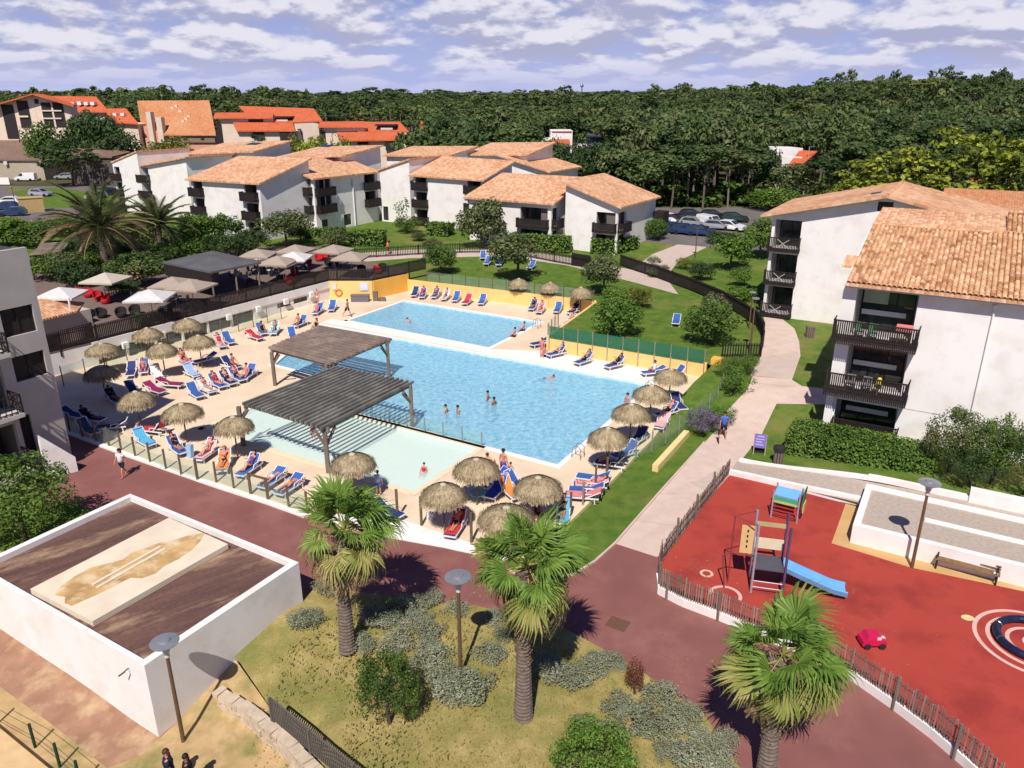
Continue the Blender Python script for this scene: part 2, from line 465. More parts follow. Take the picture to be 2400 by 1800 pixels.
# ground, cut along the real edges of its surfaces
DZ = 0.08
def pts(l, z=None): return [(lambda p: (p.x, p.y))(G(*q) if z is None else P(q[0], q[1], z)) for q in l]
POOL_MAIN = [uv(*q) for q in ((-50.5, 50.7), (-18.3, 51.1), (-18.1, 35.9), (-38.4, 36.0), (-41.0, 40.2), (-45.7, 40.4))]
POOL_BACK = [uv(*q) for q in ((-49.4, 61.8), (-33.4, 61.8), (-33.4, 52.8), (-49.4, 53.2))]
POOL_KIDS = [uv(*q) for q in ((-40.0, 35.5), (-23.3, 35.5), (-23.3, 29.1), (-40.0, 29.1))]
TERR = [(-36.2, 53.6), (-33.07, 57.83), (-19.23, 79.51), (-14.7, 79.51), (-11.43, 83.07), (-12.6, 86.5), (-19, 91), (-26, 100), (-38, 98), (-52, 84), (-52, 66), (-43, 56)]
DECK_FRONT = pts([(60, 968), (162, 1014), (287, 1061), (500, 1135), (627, 1176), (717, 1208), (905, 1207), (988, 1235), (1105, 1275), (1180, 1304)], DZ)
DECK_RIGHT = pts([(1240, 1304), (1288, 1268), (1440, 1119), (1527, 1030), (1552, 996), (1589, 957), (1600, 941), (1626, 921), (1665, 890)], DZ)
YEL = [(14.73, 54.99), (2.99, 61.84), (8.24, 73.44), (-11.40, 82.90)]
DECK = DECK_FRONT + DECK_RIGHT + YEL[:3] + [YEL[3]] + [TERR[3], TERR[2], TERR[1], TERR[0]]
R_RED = pts([(-400, 900), (60, 965), (162, 1012), (287, 1059), (500, 1133), (627, 1174), (717, 1206), (905, 1205), (988, 1233), (1105, 1273), (1180, 1302), (1195, 1340), (1260, 1362), (1345, 1348), (1395, 1316), (1442, 1274), (1541, 1306), (1548, 1400), (1685, 1456), (1800, 1502), (1984, 1586), (2093, 1662), (2261, 1800), (2420, 1960), (1800, 1960), (1735, 1800), (1645, 1667), (1576, 1630), (1507, 1583), (1402, 1525), (1300, 1470), (1109, 1424), (1043, 1416), (992, 1401), (860, 1390), (741, 1375), (705, 1410), (560, 1330), (250, 1200), (-400, 1060)], 0.0)
R_GARDEN = pts([(705, 1410), (741, 1375), (860, 1390), (992, 1401), (1043, 1416), (1109, 1424), (1300, 1470), (1402, 1525), (1507, 1583), (1576, 1630), (1645, 1667), (1735, 1800), (1800, 1960), (760, 1960), (700, 1770), (640, 1700), (522, 1635)], 0.0) + [(-12.2, 21.6), (-9.6, 27.3)]
R_PATH = pts([(1442, 1274), (1553, 1147), (1683, 1002), (1705, 962), (1752, 912), (1767, 875), (1782, 838), (1790, 800), (1794, 760), (1788, 735), (1830, 745), (1862, 770), (1873, 800), (1876, 834), (1856, 890), (1880, 905), (1945, 912), (1945, 948), (1820, 946), (1785, 1018), (1738, 1078), (1712, 1112), (1541, 1306)])
R_PLAY = pts([(1711, 1112), (1840, 1141), (1984, 1175), (1949, 1273), (2135, 1330), (2400, 1386), (2700, 1450), (2700, 1990), (2420, 1960), (2261, 1800), (2093, 1662), (1984, 1586), (1800, 1502), (1685, 1456), (1548, 1400), (1541, 1306)], 0.0)
R_TAN = pts([(1984, 1175), (2030, 1185), (2010, 1262), (2200, 1308), (2400, 1358), (2700, 1420), (2700, 1450), (2400, 1386), (2135, 1330), (1949, 1273)], 0.0)
R_CORR = [tuple(uv(*q))[:2] for q in ((-9.3, 40.1), (-9.3, 41.9), (2, 41.9), (14, 42.2), (14, 39.6), (-1.2, 39.6))]
R_LOW = [tuple(P(x, y, -1.2))[:2] for x, y in [(560, 1590), (640, 1690), (700, 1765), (760, 1960), (-900, 1960), (-900, 1150), (-300, 1200), (0, 1330), (340, 1585)]]
R_BACK = pts([(1150, 585), (1240, 590), (1340, 605), (1480, 632), (1528, 596), (1620, 562), (1600, 552), (1540, 540), (1540, 530), (1625, 545), (1668, 565), (1655, 580), (1590, 612), (1560, 650), (1590, 690), (1480, 660), (1330, 622), (1180, 600), (960, 605), (780, 610), (780, 598), (960, 585)])
R_PARK = [(16, 104), (30, 98), (70, 96), (110, 110), (110, 150), (60, 138), (16, 136)]
R_PARKL = [(-70, 126), (-62, 146), (-66, 172), (-125, 172), (-130, 128), (-100, 112), (-84, 110)]
R_PARKG = pts([(0, 470), (40, 441), (70, 438), (130, 462), (115, 480), (78, 500), (40, 520), (160, 460), (230, 440), (205, 470), (100, 520), (40, 540)])
R_PARKG = [(-92, 138), (-75, 136), (-71, 150), (-80, 157), (-97, 168), (-108, 168), (-93, 150)]
R_SIDE = [tuple(P(x, y, z))[:2] for x, y, z in ((-300, 1250, 0), (0, 1330, -.4), (345, 1590, -1.2), (430, 1690, -1.2), (330, 1772, -1.2), (250, 1800, -1.2), (130, 1700, -1.1), (0, 1600, -.9), (-300, 1450, -.5))]
LAND = [('terrace', TERR), ('deck', DECK), ('red_path', R_RED), ('garden_ground', R_GARDEN), ('footpath', R_PATH), ('playground', R_PLAY), ('tan_strip', R_TAN), ('gravel_path', R_CORR), ('sandy_ground', R_LOW), ('side_path', R_SIDE), ('lawn_path', R_BACK), ('car_park', R_PARK), ('car_park', R_PARKL), ('grass_island', R_PARKG), ('forest_floor', [(15.5, 136.5), (60, 139), (111, 151), (129, 140), (129, 171.5), (-30, 171.5), (-12, 140)])]
def ccw(poly):
 n = len(poly)
 ar = sum(poly[i][0] * poly[(i + 1) % n][1] - poly[(i + 1) % n][0] * poly[i][1] for i in range(n))
 return list(poly) if ar > 0 else list(poly)[::-1]
def build_ground():
 x0, x1, y0, y1 = -130.0, 130.0, 6.0, 172.0
 vs = [Vector((x0, y0)), Vector((x1, y0)), Vector((x1, y1)), Vector((x0, y1))]
 faces = [[0, 1, 2, 3]]; names = ['lawn']
 for nm, poly in LAND:
  o = len(vs)
  vs += [Vector((p[0], p[1])) for p in ccw(poly)]
  faces.append(list(range(o, o + len(poly)))); names.append(nm)
 g = 4.0; y = y0 + g
 while y < y1 - 1:
  x = x0 + g
  step = g if y < 110 else 8.0
  while x < x1 - 1:
   if abs(x) < 75 + (y > 80) * 60: vs.append(Vector((x + 0.31 * math.sin(y), y + 0.27 * math.sin(x))))
   x += step
  y += step
 for k in range(1, 33):
  vs.append(Vector((x0 + (x1 - x0) * k / 33, y1)))
 V, E, F, ov, oe, of = delaunay_2d_cdt(vs, [], faces, 0, 1e-4)
 reg = {}
 for f, src in zip(F, of):
  if not src: continue
  reg.setdefault(names[max(src)], []).append(f)
 mats = {'lawn': M_lawn, 'red_path': M_red, 'garden_ground': M_dry, 'footpath': M_path, 'playground': M_rub, 'tan_strip': M_tan,
   'gravel_path': M_gravel, 'sandy_ground': M_sand, 'side_path': mat('worn_brown_concrete', (0.34, 0.19, 0.12), (0.26, 0.14, 0.09), 0.9, 1.2, 8, col3=(0.46, 0.32, 0.19), scale3=0.8, bump=0.2), 'lawn_path': M_path2, 'car_park': M_asph, 'grass_island': M_lawn, 'forest_floor': M_floor}
 flat0 = {'playground', 'tan_strip'}
 for nm, fl in reg.items():
  if nm in ('deck', 'terrace'): continue
  mb = MB(); ids = {}
  for f in fl:
   g_ = []
   for i in f:
    if i not in ids:
     p = V[i]
     z = gz(p.x, p.y)
     if nm in flat0: z = 0.0
     if nm == 'garden_ground': z += 0.22 * sm(0, 2.5, min(abs(p.x + 5.5), 3)) * sm(20, 25, p.y) * (1 - sm(26, 28, p.y))
     ids[i] = len(mb.v); mb.v.append((p.x, p.y, z))
    g_.append(ids[i])
   mb.f.append(tuple(g_)); mb.m.append(0)
  struct({'lawn': 'lawn', 'playground': 'playground_surface', 'tan_strip': 'tan_surface'}.get(nm, nm), mb, mats[nm])
 vs = [Vector((p[0], p[1])) for p in ccw(DECK)]; faces = [list(range(len(vs)))]
 for pl in (POOL_MAIN, POOL_BACK, POOL_KIDS):
  o = len(vs); vs += [Vector((p[0], p[1])) for p in ccw(pl)]; faces.append(list(range(o, o + len(pl))))
 V, E, F, ov, oe, of = delaunay_2d_cdt(vs, [], faces, 1, 1e-4)
 mb = MB(); mb.v = [(p.x, p.y, DZ) for p in V]
 for f, src in zip(F, of):
  if len(src) == 1 and src[0] == 0: mb.f.append(tuple(f)); mb.m.append(0)
 fr = DECK_FRONT + DECK_RIGHT[:4]
 for a, b in zip(fr[:-1], fr[1:]):
  mb.add([(a[0], a[1], DZ), (b[0], b[1], DZ), (b[0], b[1], -0.3), (a[0], a[1], -0.3)], [(0, 1, 2, 3)])
 struct('pool_deck', mb, M_deck)
 mb = MB()
 ys = [170, 185, 200, 220, 240, 260, 280, 300, 330, 360, 400, 450, 520, 600, 700, 850, 1050, 1400, 2000, 3200, 6000]
 nx = 64
 for y in ys:
  for i in range(nx + 1):
   x = (i / nx - 0.5) * 2 * max(240, y * 1.25)
   mb.v.append((x, y, gz(x, y) - 0.06))
 for j in range(len(ys) - 1):
  for i in range(nx):
   a = j * (nx + 1) + i
   mb.f.append((a, a + 1, a + nx + 2, a + nx + 1)); mb.m.append(0)
 struct('forest_floor', mb, M_floor, True)
 mb = MB()
 mb.add([(-240, -40, -2.0), (240, -40, -2.0), (240, 175, -2.2), (-240, 175, -2.2)], [(0, 1, 2, 3)])
 struct('ground', mb, M_lawn)
 mb = MB()
 for s in (-1, 1):
  n = 12
  for j in range(n):
   ya, yb = 6 + 166 * j / n, 6 + 166 * (j + 1) / n
   q = [(s * 130, ya), (s * 240, ya), (s * 240, yb), (s * 130, yb)]
   if s < 0: q = q[::-1]
   mb.add([(x, y, gz(x, y) - 0.05) for x, y in q], [(0, 1, 2, 3)])
 struct('side_land', mb, M_lawn)
build_ground()
def path_patch(l, m, dz):
 mb = MB(); p = [G(*q, dz) for q in l]
 mb.add(p, [tuple(range(len(p)))])
 o = mb.build('path_slab', m); o['kind'] = 'structure'
path_patch([(1868, 824), (1876, 834), (1856, 890), (1752, 914), (1767, 876), (1772, 852), (1800, 838)][0:1] + [(1874, 836), (1853, 889), (1758, 880), (1783, 838)], M_path2, 0.006)
path_patch([(1620, 1078), (1712, 1092), (1708, 1112), (1668, 1155), (1584, 1118)], M_path2, 0.006)
def joint(a, b):
 p, q = G(*a, 0.004), G(*b, 0.004); d = (q - p).normalized(); s = Vector((-d.y, d.x, 0)) * 0.012
 return [p - s, q - s, q + s, p + s]
mb = MB()
for a, b in (((1610, 1085), (1735, 1084)), ((1683, 1003), (1790, 1012)), ((1760, 896), (1850, 906)), ((1783, 838), (1874, 836)), ((1793, 770), (1864, 776)), ((1545, 1157), (1668, 1155)), ((1648, 1040), (1768, 1040)), ((1490, 1220), (1608, 1235))):
 mb.add(joint(a, b), [(0, 1, 2, 3)])
o = mb.build('path_joints', M_gravel); o['kind'] = 'structure'
mb = MB(); ap = pts([(735, 1207), (905, 1207), (988, 1235), (1105, 1275), (1190, 1306), (1180, 1312), (1155, 1306), (1042, 1281), (909, 1257), (735, 1216)], DZ)
mb.prism(ap, -0.3, [0.13] * 5 + [0.06] * 5)
struct('white_apron', mb, M_white)
mb = MB()
k = DECK_FRONT[:6]
for a, b in zip(k[:-1], k[1:]): mb.bar((a[0], a[1], 0.045), (b[0], b[1], 0.045), 0.30, 0.13)
struct('deck_kerb', mb, M_cope)
mb = MB(); k = DECK_RIGHT[1:9]
for a, b in zip(k[:-1], k[1:]): mb.bar((a[0], a[1], 0.1), (b[0], b[1], 0.1), 0.22, 0.2)
struct('deck_kerb', mb, mat('cream_kerb', (0.74, 0.62, 0.40), (0.68, 0.55, 0.34)))
mb = MB(); k = pts([(1195, 1340), (1260, 1362), (1345, 1348), (1395, 1316), (1442, 1274), (1553, 1147), (1683, 1002)], 0)
for a, b in zip(k[:-1], k[1:]): mb.bar((a[0], a[1], 0.03), (b[0], b[1], 0.03), 0.10, 0.1)
struct('grass_kerb', mb, M_path)
# pools
def water_mat(name, tint, bstr, body):
 m, nt, b = new_mat(name)
 tr = nt.nodes.new('ShaderNodeBsdfTransparent'); tr.inputs['Color'].default_value = rgba(tint)
 gl = nt.nodes.new('ShaderNodeBsdfGlossy'); gl.inputs['Roughness'].default_value = 0.03
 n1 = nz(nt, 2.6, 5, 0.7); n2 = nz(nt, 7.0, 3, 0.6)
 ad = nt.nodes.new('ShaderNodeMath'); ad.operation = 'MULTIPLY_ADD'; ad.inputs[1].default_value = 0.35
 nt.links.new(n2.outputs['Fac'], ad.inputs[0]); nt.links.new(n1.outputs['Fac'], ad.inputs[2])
 bp = nt.nodes.new('ShaderNodeBump'); bp.inputs['Strength'].default_value = bstr; bp.inputs['Distance'].default_value = 0.12
 nt.links.new(ad.outputs[0], bp.inputs['Height'])
 fr = nt.nodes.new('ShaderNodeFresnel'); fr.inputs['IOR'].default_value = 1.33
 nt.links.new(bp.outputs[0], gl.inputs['Normal']); nt.links.new(bp.outputs[0], fr.inputs['Normal'])
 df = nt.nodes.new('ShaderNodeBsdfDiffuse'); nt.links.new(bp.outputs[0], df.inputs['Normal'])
 nt.links.new(rampn(nt, ad.outputs[0], [(0.50, body[0]), (0.86, body[1])]), df.inputs['Color'])  # wave glints and caustic mottling put into the diffuse colour
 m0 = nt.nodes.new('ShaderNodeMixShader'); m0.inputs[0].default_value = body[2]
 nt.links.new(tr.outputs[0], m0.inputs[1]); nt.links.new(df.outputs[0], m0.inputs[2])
 mx = nt.nodes.new('ShaderNodeMixShader'); nt.links.new(fr.outputs[0], mx.inputs[0])
 nt.links.new(m0.outputs[0], mx.inputs[1]); nt.links.new(gl.outputs[0], mx.inputs[2])
 nt.links.new(mx.outputs[0], nt.nodes['Material Output'].inputs['Surface'])
 return m
def tile_mat(name, a, b_, c):
 """blue pool tiles; their random tones stand in for caustic light on the floor"""
 m, nt, b = new_mat(name)
 g = nt.nodes.new('ShaderNodeNewGeometry')
 vo = nt.nodes.new('ShaderNodeTexVoronoi'); vo.inputs['Scale'].default_value = 3.2; vo.inputs['Randomness'].default_value = 0.9
 nt.links.new(g.outputs['Position'], vo.inputs['Vector'])
 w = nt.nodes.new('ShaderNodeTexWhiteNoise'); w.noise_dimensions = '3D'
 nt.links.new(vo.outputs['Color'], w.inputs['Vector'])
 n = nz(nt, 0.35, 4)
 ad = nt.nodes.new('ShaderNodeMath'); ad.operation = 'MULTIPLY_ADD'; ad.inputs[1].default_value = 0.75
 nt.links.new(w.outputs['Value'], ad.inputs[0])
 s = nt.nodes.new('ShaderNodeMath'); s.operation = 'MULTIPLY_ADD'; s.inputs[1].default_value = 0.8; s.inputs[2].default_value = -0.28
 nt.links.new(n.outputs['Fac'], s.inputs[0]); nt.links.new(s.outputs[0], ad.inputs[2])
 nt.links.new(rampn(nt, ad.outputs[0], [(0.0, a), (0.5, b_), (1.0, c)]), b.inputs['Base Color'])
 b.inputs['Roughness'].default_value = 0.4
 return m
M_tile = tile_mat('blue_caustic_pool_tile', (0.36, 0.66, 0.86), (0.54, 0.79, 0.90), (0.78, 0.92, 0.96))
M_kidtile = mat('pale_pool_lining', (0.86, 0.90, 0.85), (0.82, 0.87, 0.82), 0.6, 0.5)
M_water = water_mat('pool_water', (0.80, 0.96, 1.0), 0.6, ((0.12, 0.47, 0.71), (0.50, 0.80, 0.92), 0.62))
M_kidwater = water_mat('shallow_water', (0.92, 1.0, 0.98), 0.10, ((0.76, 0.93, 0.87), (0.82, 0.95, 0.90), 0.5))
def pool(name, poly, depth, level, lining, wat):
 poly = ccw(poly)
 mb = MB(); n = len(poly)
 v = [(p.x, p.y, DZ - 0.02) for p in poly] + [(p.x, p.y, -depth) for p in poly]
 mb.add(v, [tuple(range(n, 2 * n))] + [(i, i + n, (i + 1) % n + n, (i + 1) % n) for i in range(n)])
 struct(name, mb, lining)
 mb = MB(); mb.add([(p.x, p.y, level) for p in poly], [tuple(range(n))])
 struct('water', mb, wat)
 mb = MB(); c = sum(poly, Vector()) / n
 for i_, (a, b) in enumerate(zip(poly, poly[1:] + poly[:1])):
  a, b = a + UP * (0.003 * (i_ % 3)), b + UP * (0.003 * (i_ % 3)); d = (b - a).normalized(); o = Vector((-d.y, d.x, 0))
  if o.dot((a + b) / 2 - c) < 0: o = -o
  mb.bar(a + o * 0.18 + UP * (DZ + 0.012) - d * 0.36, b + o * 0.18 + UP * (DZ + 0.012) + d * 0.36, 0.36, 0.05)
 return mb
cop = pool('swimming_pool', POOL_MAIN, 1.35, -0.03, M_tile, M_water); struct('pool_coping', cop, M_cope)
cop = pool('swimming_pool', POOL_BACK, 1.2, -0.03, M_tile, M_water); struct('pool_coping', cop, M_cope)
cop = pool('paddling_pool', POOL_KIDS, 0.22, 0.02, M_kidtile, M_kidwater); struct('pool_coping', cop, mat('cream_coping', (0.74, 0.64, 0.46), (0.68, 0.58, 0.40)))
mb = MB(); mb.prism([uv(*q)[:2] for q in ((-51.2, 51.5), (-17.9, 51.5), (-17.9, 52.45), (-33.0, 52.45), (-51.2, 52.8))], 0.0, DZ + 0.026)
struct('white_walkway', mb, M_cope)
mb = MB(); mb.prism([uv(*q)[:2] for q in ((-33.0, 52.5), (-17.9, 52.5), (-17.3, 54.3), (-28.5, 54.5))], 0.0, DZ + 0.012)  # patch of plain deck whitened: overexposed sunlight put into the colour
struct('white_walkway', mb, M_cope)
# walls round the deck
def wall(name, label, cat, poly, z0, z1, m, th=0.25, group=None, closed=False):
 t = MB()
 for a, b in zip(poly[:-1], poly[1:]): t.bar((a[0], a[1], (z0 + z1) / 2), (b[0], b[1], (z0 + z1) / 2), th, z1 - z0)
 return tag(t.build(name, m), label, cat, group)
wall('retaining_wall', 'low pale yellow wall under the green mesh fence at the edge of the lawn', 'wall', [YEL[0], YEL[1]], -0.3, 1.24, M_yellow)
wall('retaining_wall', 'low pale yellow wall behind the far row of sun loungers', 'wall', [YEL[2], YEL[3]], -0.3, 1.38, M_yellow)
wall('retaining_wall', 'cream edged wall running back between the lawn and the sheltered lounger bay', 'wall', [YEL[1], YEL[2]], -0.3, 1.27, M_yellow, 0.22)
o = MB(); q = Vector((14.95, 54.86, 0)); o.obox(q - UP * 0.3, UA * 0.75, UB * 0.75, UP * 1.95)
tag(o.build('gate_pier', M_ochre), 'square orange pier where the yellow wall ends by the glass fence', 'pier')
wall('retaining_wall', 'thick cream wall stub sloping beside the grass near the footpath', 'wall', [tuple(P(1536, 1087, 0.5))[:2], tuple(P(1610, 1006, 0.5))[:2]], -0.2, 0.42, mat('cream_wall', (0.78, 0.62, 0.30), (0.72, 0.55, 0.24)), 0.35)
# buildings
def tile_roof_mat(name, cols, su=0.24, sv=0.38, big=0.25, bump=0.5):
 m, nt, b = new_mat(name)
 b.inputs['Roughness'].default_value = 0.85; b.inputs['Specular IOR Level'].default_value = 0.15
 uvn = nt.nodes.new('ShaderNodeUVMap')
 sp = nt.nodes.new('ShaderNodeSeparateXYZ'); nt.links.new(uvn.outputs[0], sp.inputs[0])
 def mth(op, a, v):
  n = nt.nodes.new('ShaderNodeMath'); n.operation = op
  nt.links.new(a, n.inputs[0])
  if v is not None: n.inputs[1].default_value = v
  return n.outputs[0]
 fu, fv = mth('FLOOR', mth('DIVIDE', sp.outputs[0], su), None), mth('FLOOR', mth('DIVIDE', sp.outputs[1], sv), None)
 cb = nt.nodes.new('ShaderNodeCombineXYZ'); nt.links.new(fu, cb.inputs[0]); nt.links.new(fv, cb.inputs[1])
 w = nt.nodes.new('ShaderNodeTexWhiteNoise'); w.noise_dimensions = '2D'; nt.links.new(cb.outputs[0], w.inputs['Vector'])
 n = nz(nt, big, 5, 0.6)
 n2 = nz(nt, 1.1, 4, 0.6)
 s = nt.nodes.new('ShaderNodeMath'); s.operation = 'MULTIPLY_ADD'; s.inputs[1].default_value = 0.9; s.inputs[2].default_value = -0.33
 nt.links.new(n.outputs['Fac'], s.inputs[0])
 s2 = nt.nodes.new('ShaderNodeMath'); s2.operation = 'MULTIPLY_ADD'; s2.inputs[1].default_value = 0.5
 nt.links.new(n2.outputs['Fac'], s2.inputs[0]); nt.links.new(s.outputs[0], s2.inputs[2])
 ad = nt.nodes.new('ShaderNodeMath'); ad.operation = 'MULTIPLY_ADD'; ad.inputs[1].default_value = 0.6
 nt.links.new(w.outputs['Value'], ad.inputs[0]); nt.links.new(s2.outputs[0], ad.inputs[2])
 k = len(cols) - 1
 nt.links.new(rampn(nt, ad.outputs[0], [(i / k, c) for i, c in enumerate(cols)]), b.inputs['Base Color'])
 fr = mth('FRACT', mth('DIVIDE', sp.outputs[0], su), None)
 hh = mth('SINE', mth('MULTIPLY', fr, math.pi), None)
 bumpn(nt, b, hh, bump, 0.06)
 return m
M_rooftile = tile_roof_mat('terracotta_roof', [(0.28, 0.115, 0.055), (0.47, 0.225, 0.115), (0.585, 0.325, 0.185), (0.71, 0.46, 0.295)])
M_redroof = tile_roof_mat('red_roof', [(0.34, 0.055, 0.024), (0.47, 0.10, 0.042), (0.52, 0.12, 0.05), (0.56, 0.16, 0.075)])
M_oldroof = tile_roof_mat('orange_weathered_roof', [(0.30, 0.10, 0.045), (0.44, 0.17, 0.075), (0.50, 0.215, 0.10), (0.50, 0.29, 0.16)], big=0.12)
M_shingle = tile_roof_mat('brown_shingle_roof', [(0.135, 0.085, 0.06), (0.18, 0.115, 0.085), (0.205, 0.135, 0.10), (0.235, 0.16, 0.12)])
M_cream = mat('cream_render', (0.70, 0.58, 0.47), (0.64, 0.52, 0.42), 0.85, 0.6, 6)
M_pink = mat('pink_render', (0.62, 0.33, 0.24), (0.56, 0.29, 0.21), 0.85, 0.6, 6)
M_soffit = mat('dark_soffit', (0.05, 0.04, 0.035), None, 0.8)
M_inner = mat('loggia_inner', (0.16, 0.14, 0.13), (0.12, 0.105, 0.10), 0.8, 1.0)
class Sheet(MB):
 """roof slabs with a texture measured along and up the slope"""
 def __init__(s): super().__init__(); s.uv = []
 def slab(s, q, th=0.22):
  """q: four corners, eave-left, eave-right, top-right, top-left"""
  q = [Vector(p) for p in q]
  ud = (q[1] - q[0]).normalized(); nn = (q[1] - q[0]).cross(q[3] - q[0]).normalized()
  if nn.z < 0: nn = -nn
  vd = nn.cross(ud)
  if vd.dot(q[3] - q[0]) < 0: vd = -vd
  lo = [p - UP * th for p in q]
  for f in ([q[0], q[1], q[2], q[3]], [lo[3], lo[2], lo[1], lo[0]]) + tuple([lo[i], lo[(i + 1) % 4], q[(i + 1) % 4], q[i]] for i in range(4)):
   s.add(f, [(0, 1, 2, 3)])
   for p in f: s.uv.append(((p - q[0]).dot(ud) + 50, (p - q[0]).dot(vd) + 50))
  return s
def wallpanel(mb, A, B, z0, zA, zB, ops, th):
 """upright wall from A to B (plan), its top running from zA to zB, with rectangular holes (s0, s1, z0, z1) measured from A"""
 A, B = Vector((A[0], A[1], 0)), Vector((B[0], B[1], 0)); L = (B - A).length; d = (B - A) / L
 nrm = Vector((d.y, -d.x, 0))
 ss = sorted(set([0, L] + [min(max(x, 0), L) for o in ops for x in o[:2]]))
 top = lambda s: zA + (zB - zA) * s / L
 for a, b in zip(ss[:-1], ss[1:]):
  if b - a < 1e-4: continue
  mid = (a + b) / 2
  zs = sorted([(o[2], o[3]) for o in ops if o[0] < mid < o[1]])
  lo = z0
  for h0, h1 in zs + [(None, None)]:
   if h0 is None or h0 > lo + 1e-4:
    za, zb = (top(a), top(b)) if h0 is None else (h0, h0)
    p = [A + d * a, A + d * b, A + d * b - nrm * th, A + d * a - nrm * th]
    mb.prism([(q.x, q.y) for q in p], lo, [za, zb, zb, za])
   if h0 is not None: lo = h1
def frame_at(A, B):
 A, B = Vector((A[0], A[1], 0)), Vector((B[0], B[1], 0)); d = (B - A).normalized()
 return A, d, Vector((d.y, -d.x, 0))
def window(parent, A, B, s0, s1, z0, z1, inset=0.12, bars=1, label=None, frame_m=None, glass=None):
 A, d, n = frame_at(A, B)
 o = A - n * inset
 g = MB(); g.obox(o + d * s0 + UP * z0 - n * 0.05, d * (s1 - s0), n * 0.03, UP * (z1 - z0))
 w = g.build('window', glass or M_glass, parent, label=label)
 f = MB(); t = 0.07
 for k in range(bars + 2):
  s = s0 + (s1 - s0 - t) * k / (bars + 1)
  f.obox(o + d * s + UP * z0 - n * 0.018, d * t, n * 0.05, UP * (z1 - z0))
 for z in (z0, z1 - t): f.obox(o + d * (s0 + t) + UP * z - n * 0.016, d * (s1 - s0 - 2 * t), n * 0.045, UP * t)
 fo = f.build('frame', frame_m or M_dark, None); fo.data.transform(Matrix.Translation(-parent_off(parent))); fo.parent = w
 return w
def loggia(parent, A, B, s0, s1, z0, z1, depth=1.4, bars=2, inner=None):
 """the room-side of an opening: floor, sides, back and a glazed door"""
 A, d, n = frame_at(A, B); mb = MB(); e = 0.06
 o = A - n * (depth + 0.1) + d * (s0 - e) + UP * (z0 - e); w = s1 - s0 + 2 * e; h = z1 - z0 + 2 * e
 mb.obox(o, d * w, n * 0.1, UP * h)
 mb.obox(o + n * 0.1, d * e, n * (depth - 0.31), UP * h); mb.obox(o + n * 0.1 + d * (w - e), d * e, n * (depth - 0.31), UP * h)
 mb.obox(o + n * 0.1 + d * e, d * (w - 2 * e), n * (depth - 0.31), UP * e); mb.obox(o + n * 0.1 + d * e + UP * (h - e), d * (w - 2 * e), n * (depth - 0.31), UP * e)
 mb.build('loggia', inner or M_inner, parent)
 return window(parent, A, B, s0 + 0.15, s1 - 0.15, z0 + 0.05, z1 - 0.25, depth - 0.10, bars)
def balcony(parent, A, B, s0, s1, zf, out=1.1, h=1.05, solid=False, side=True, pickets=0.13, drop=0.0, m=None):
 """dark timber balcony in front of the wall: floor, posts, rails and uprights"""
 A, d, n = frame_at(A, B); m = m or M_dark
 mb = MB(); o = A + d * s0 + UP * zf
 mb.obox(o - UP * 0.14, d * (s1 - s0), n * out, UP * 0.14)
 b = mb.build('balcony', m, parent)
 r = MB(); t = 0.05
 runs = [(o + n * (out - t), d, s1 - s0)]
 if side: runs += [(o + n * 0.02, n, out - t - 0.03), (o + n * 0.02 + d * (s1 - s0 - t), n, out - t - 0.03)]
 for p, dr, L in runs:
  sd = Vector((-dr.y, dr.x, 0)) * t
  if abs(sd.dot(n)) > 0.01: sd = n * t
  else: sd = d * t
  r.obox(p + UP * (h - 0.08), dr * L, sd, UP * 0.08); r.obox(p + UP * 0.06, dr * L, sd, UP * 0.07)
  k = max(2, int(L / pickets)); w = pickets * (0.93 if solid else 0.66)
  for i in range(k):
   r.obox(p + dr * (L * (i + 0.5) / k - w / 2) - UP * (0.2 + drop), dr * w, sd * 0.5, UP * (h + 0.12 + drop))
 ro = r.build('railing', m, None); ro.data.transform(Matrix.Translation(-parent_off(parent))); ro.parent = b
 ro['kind'] = 'stuff'
 return b
def block(mb, corners, z0, tops):
 mb.prism([(c[0], c[1]) for c in corners], z0, tops)
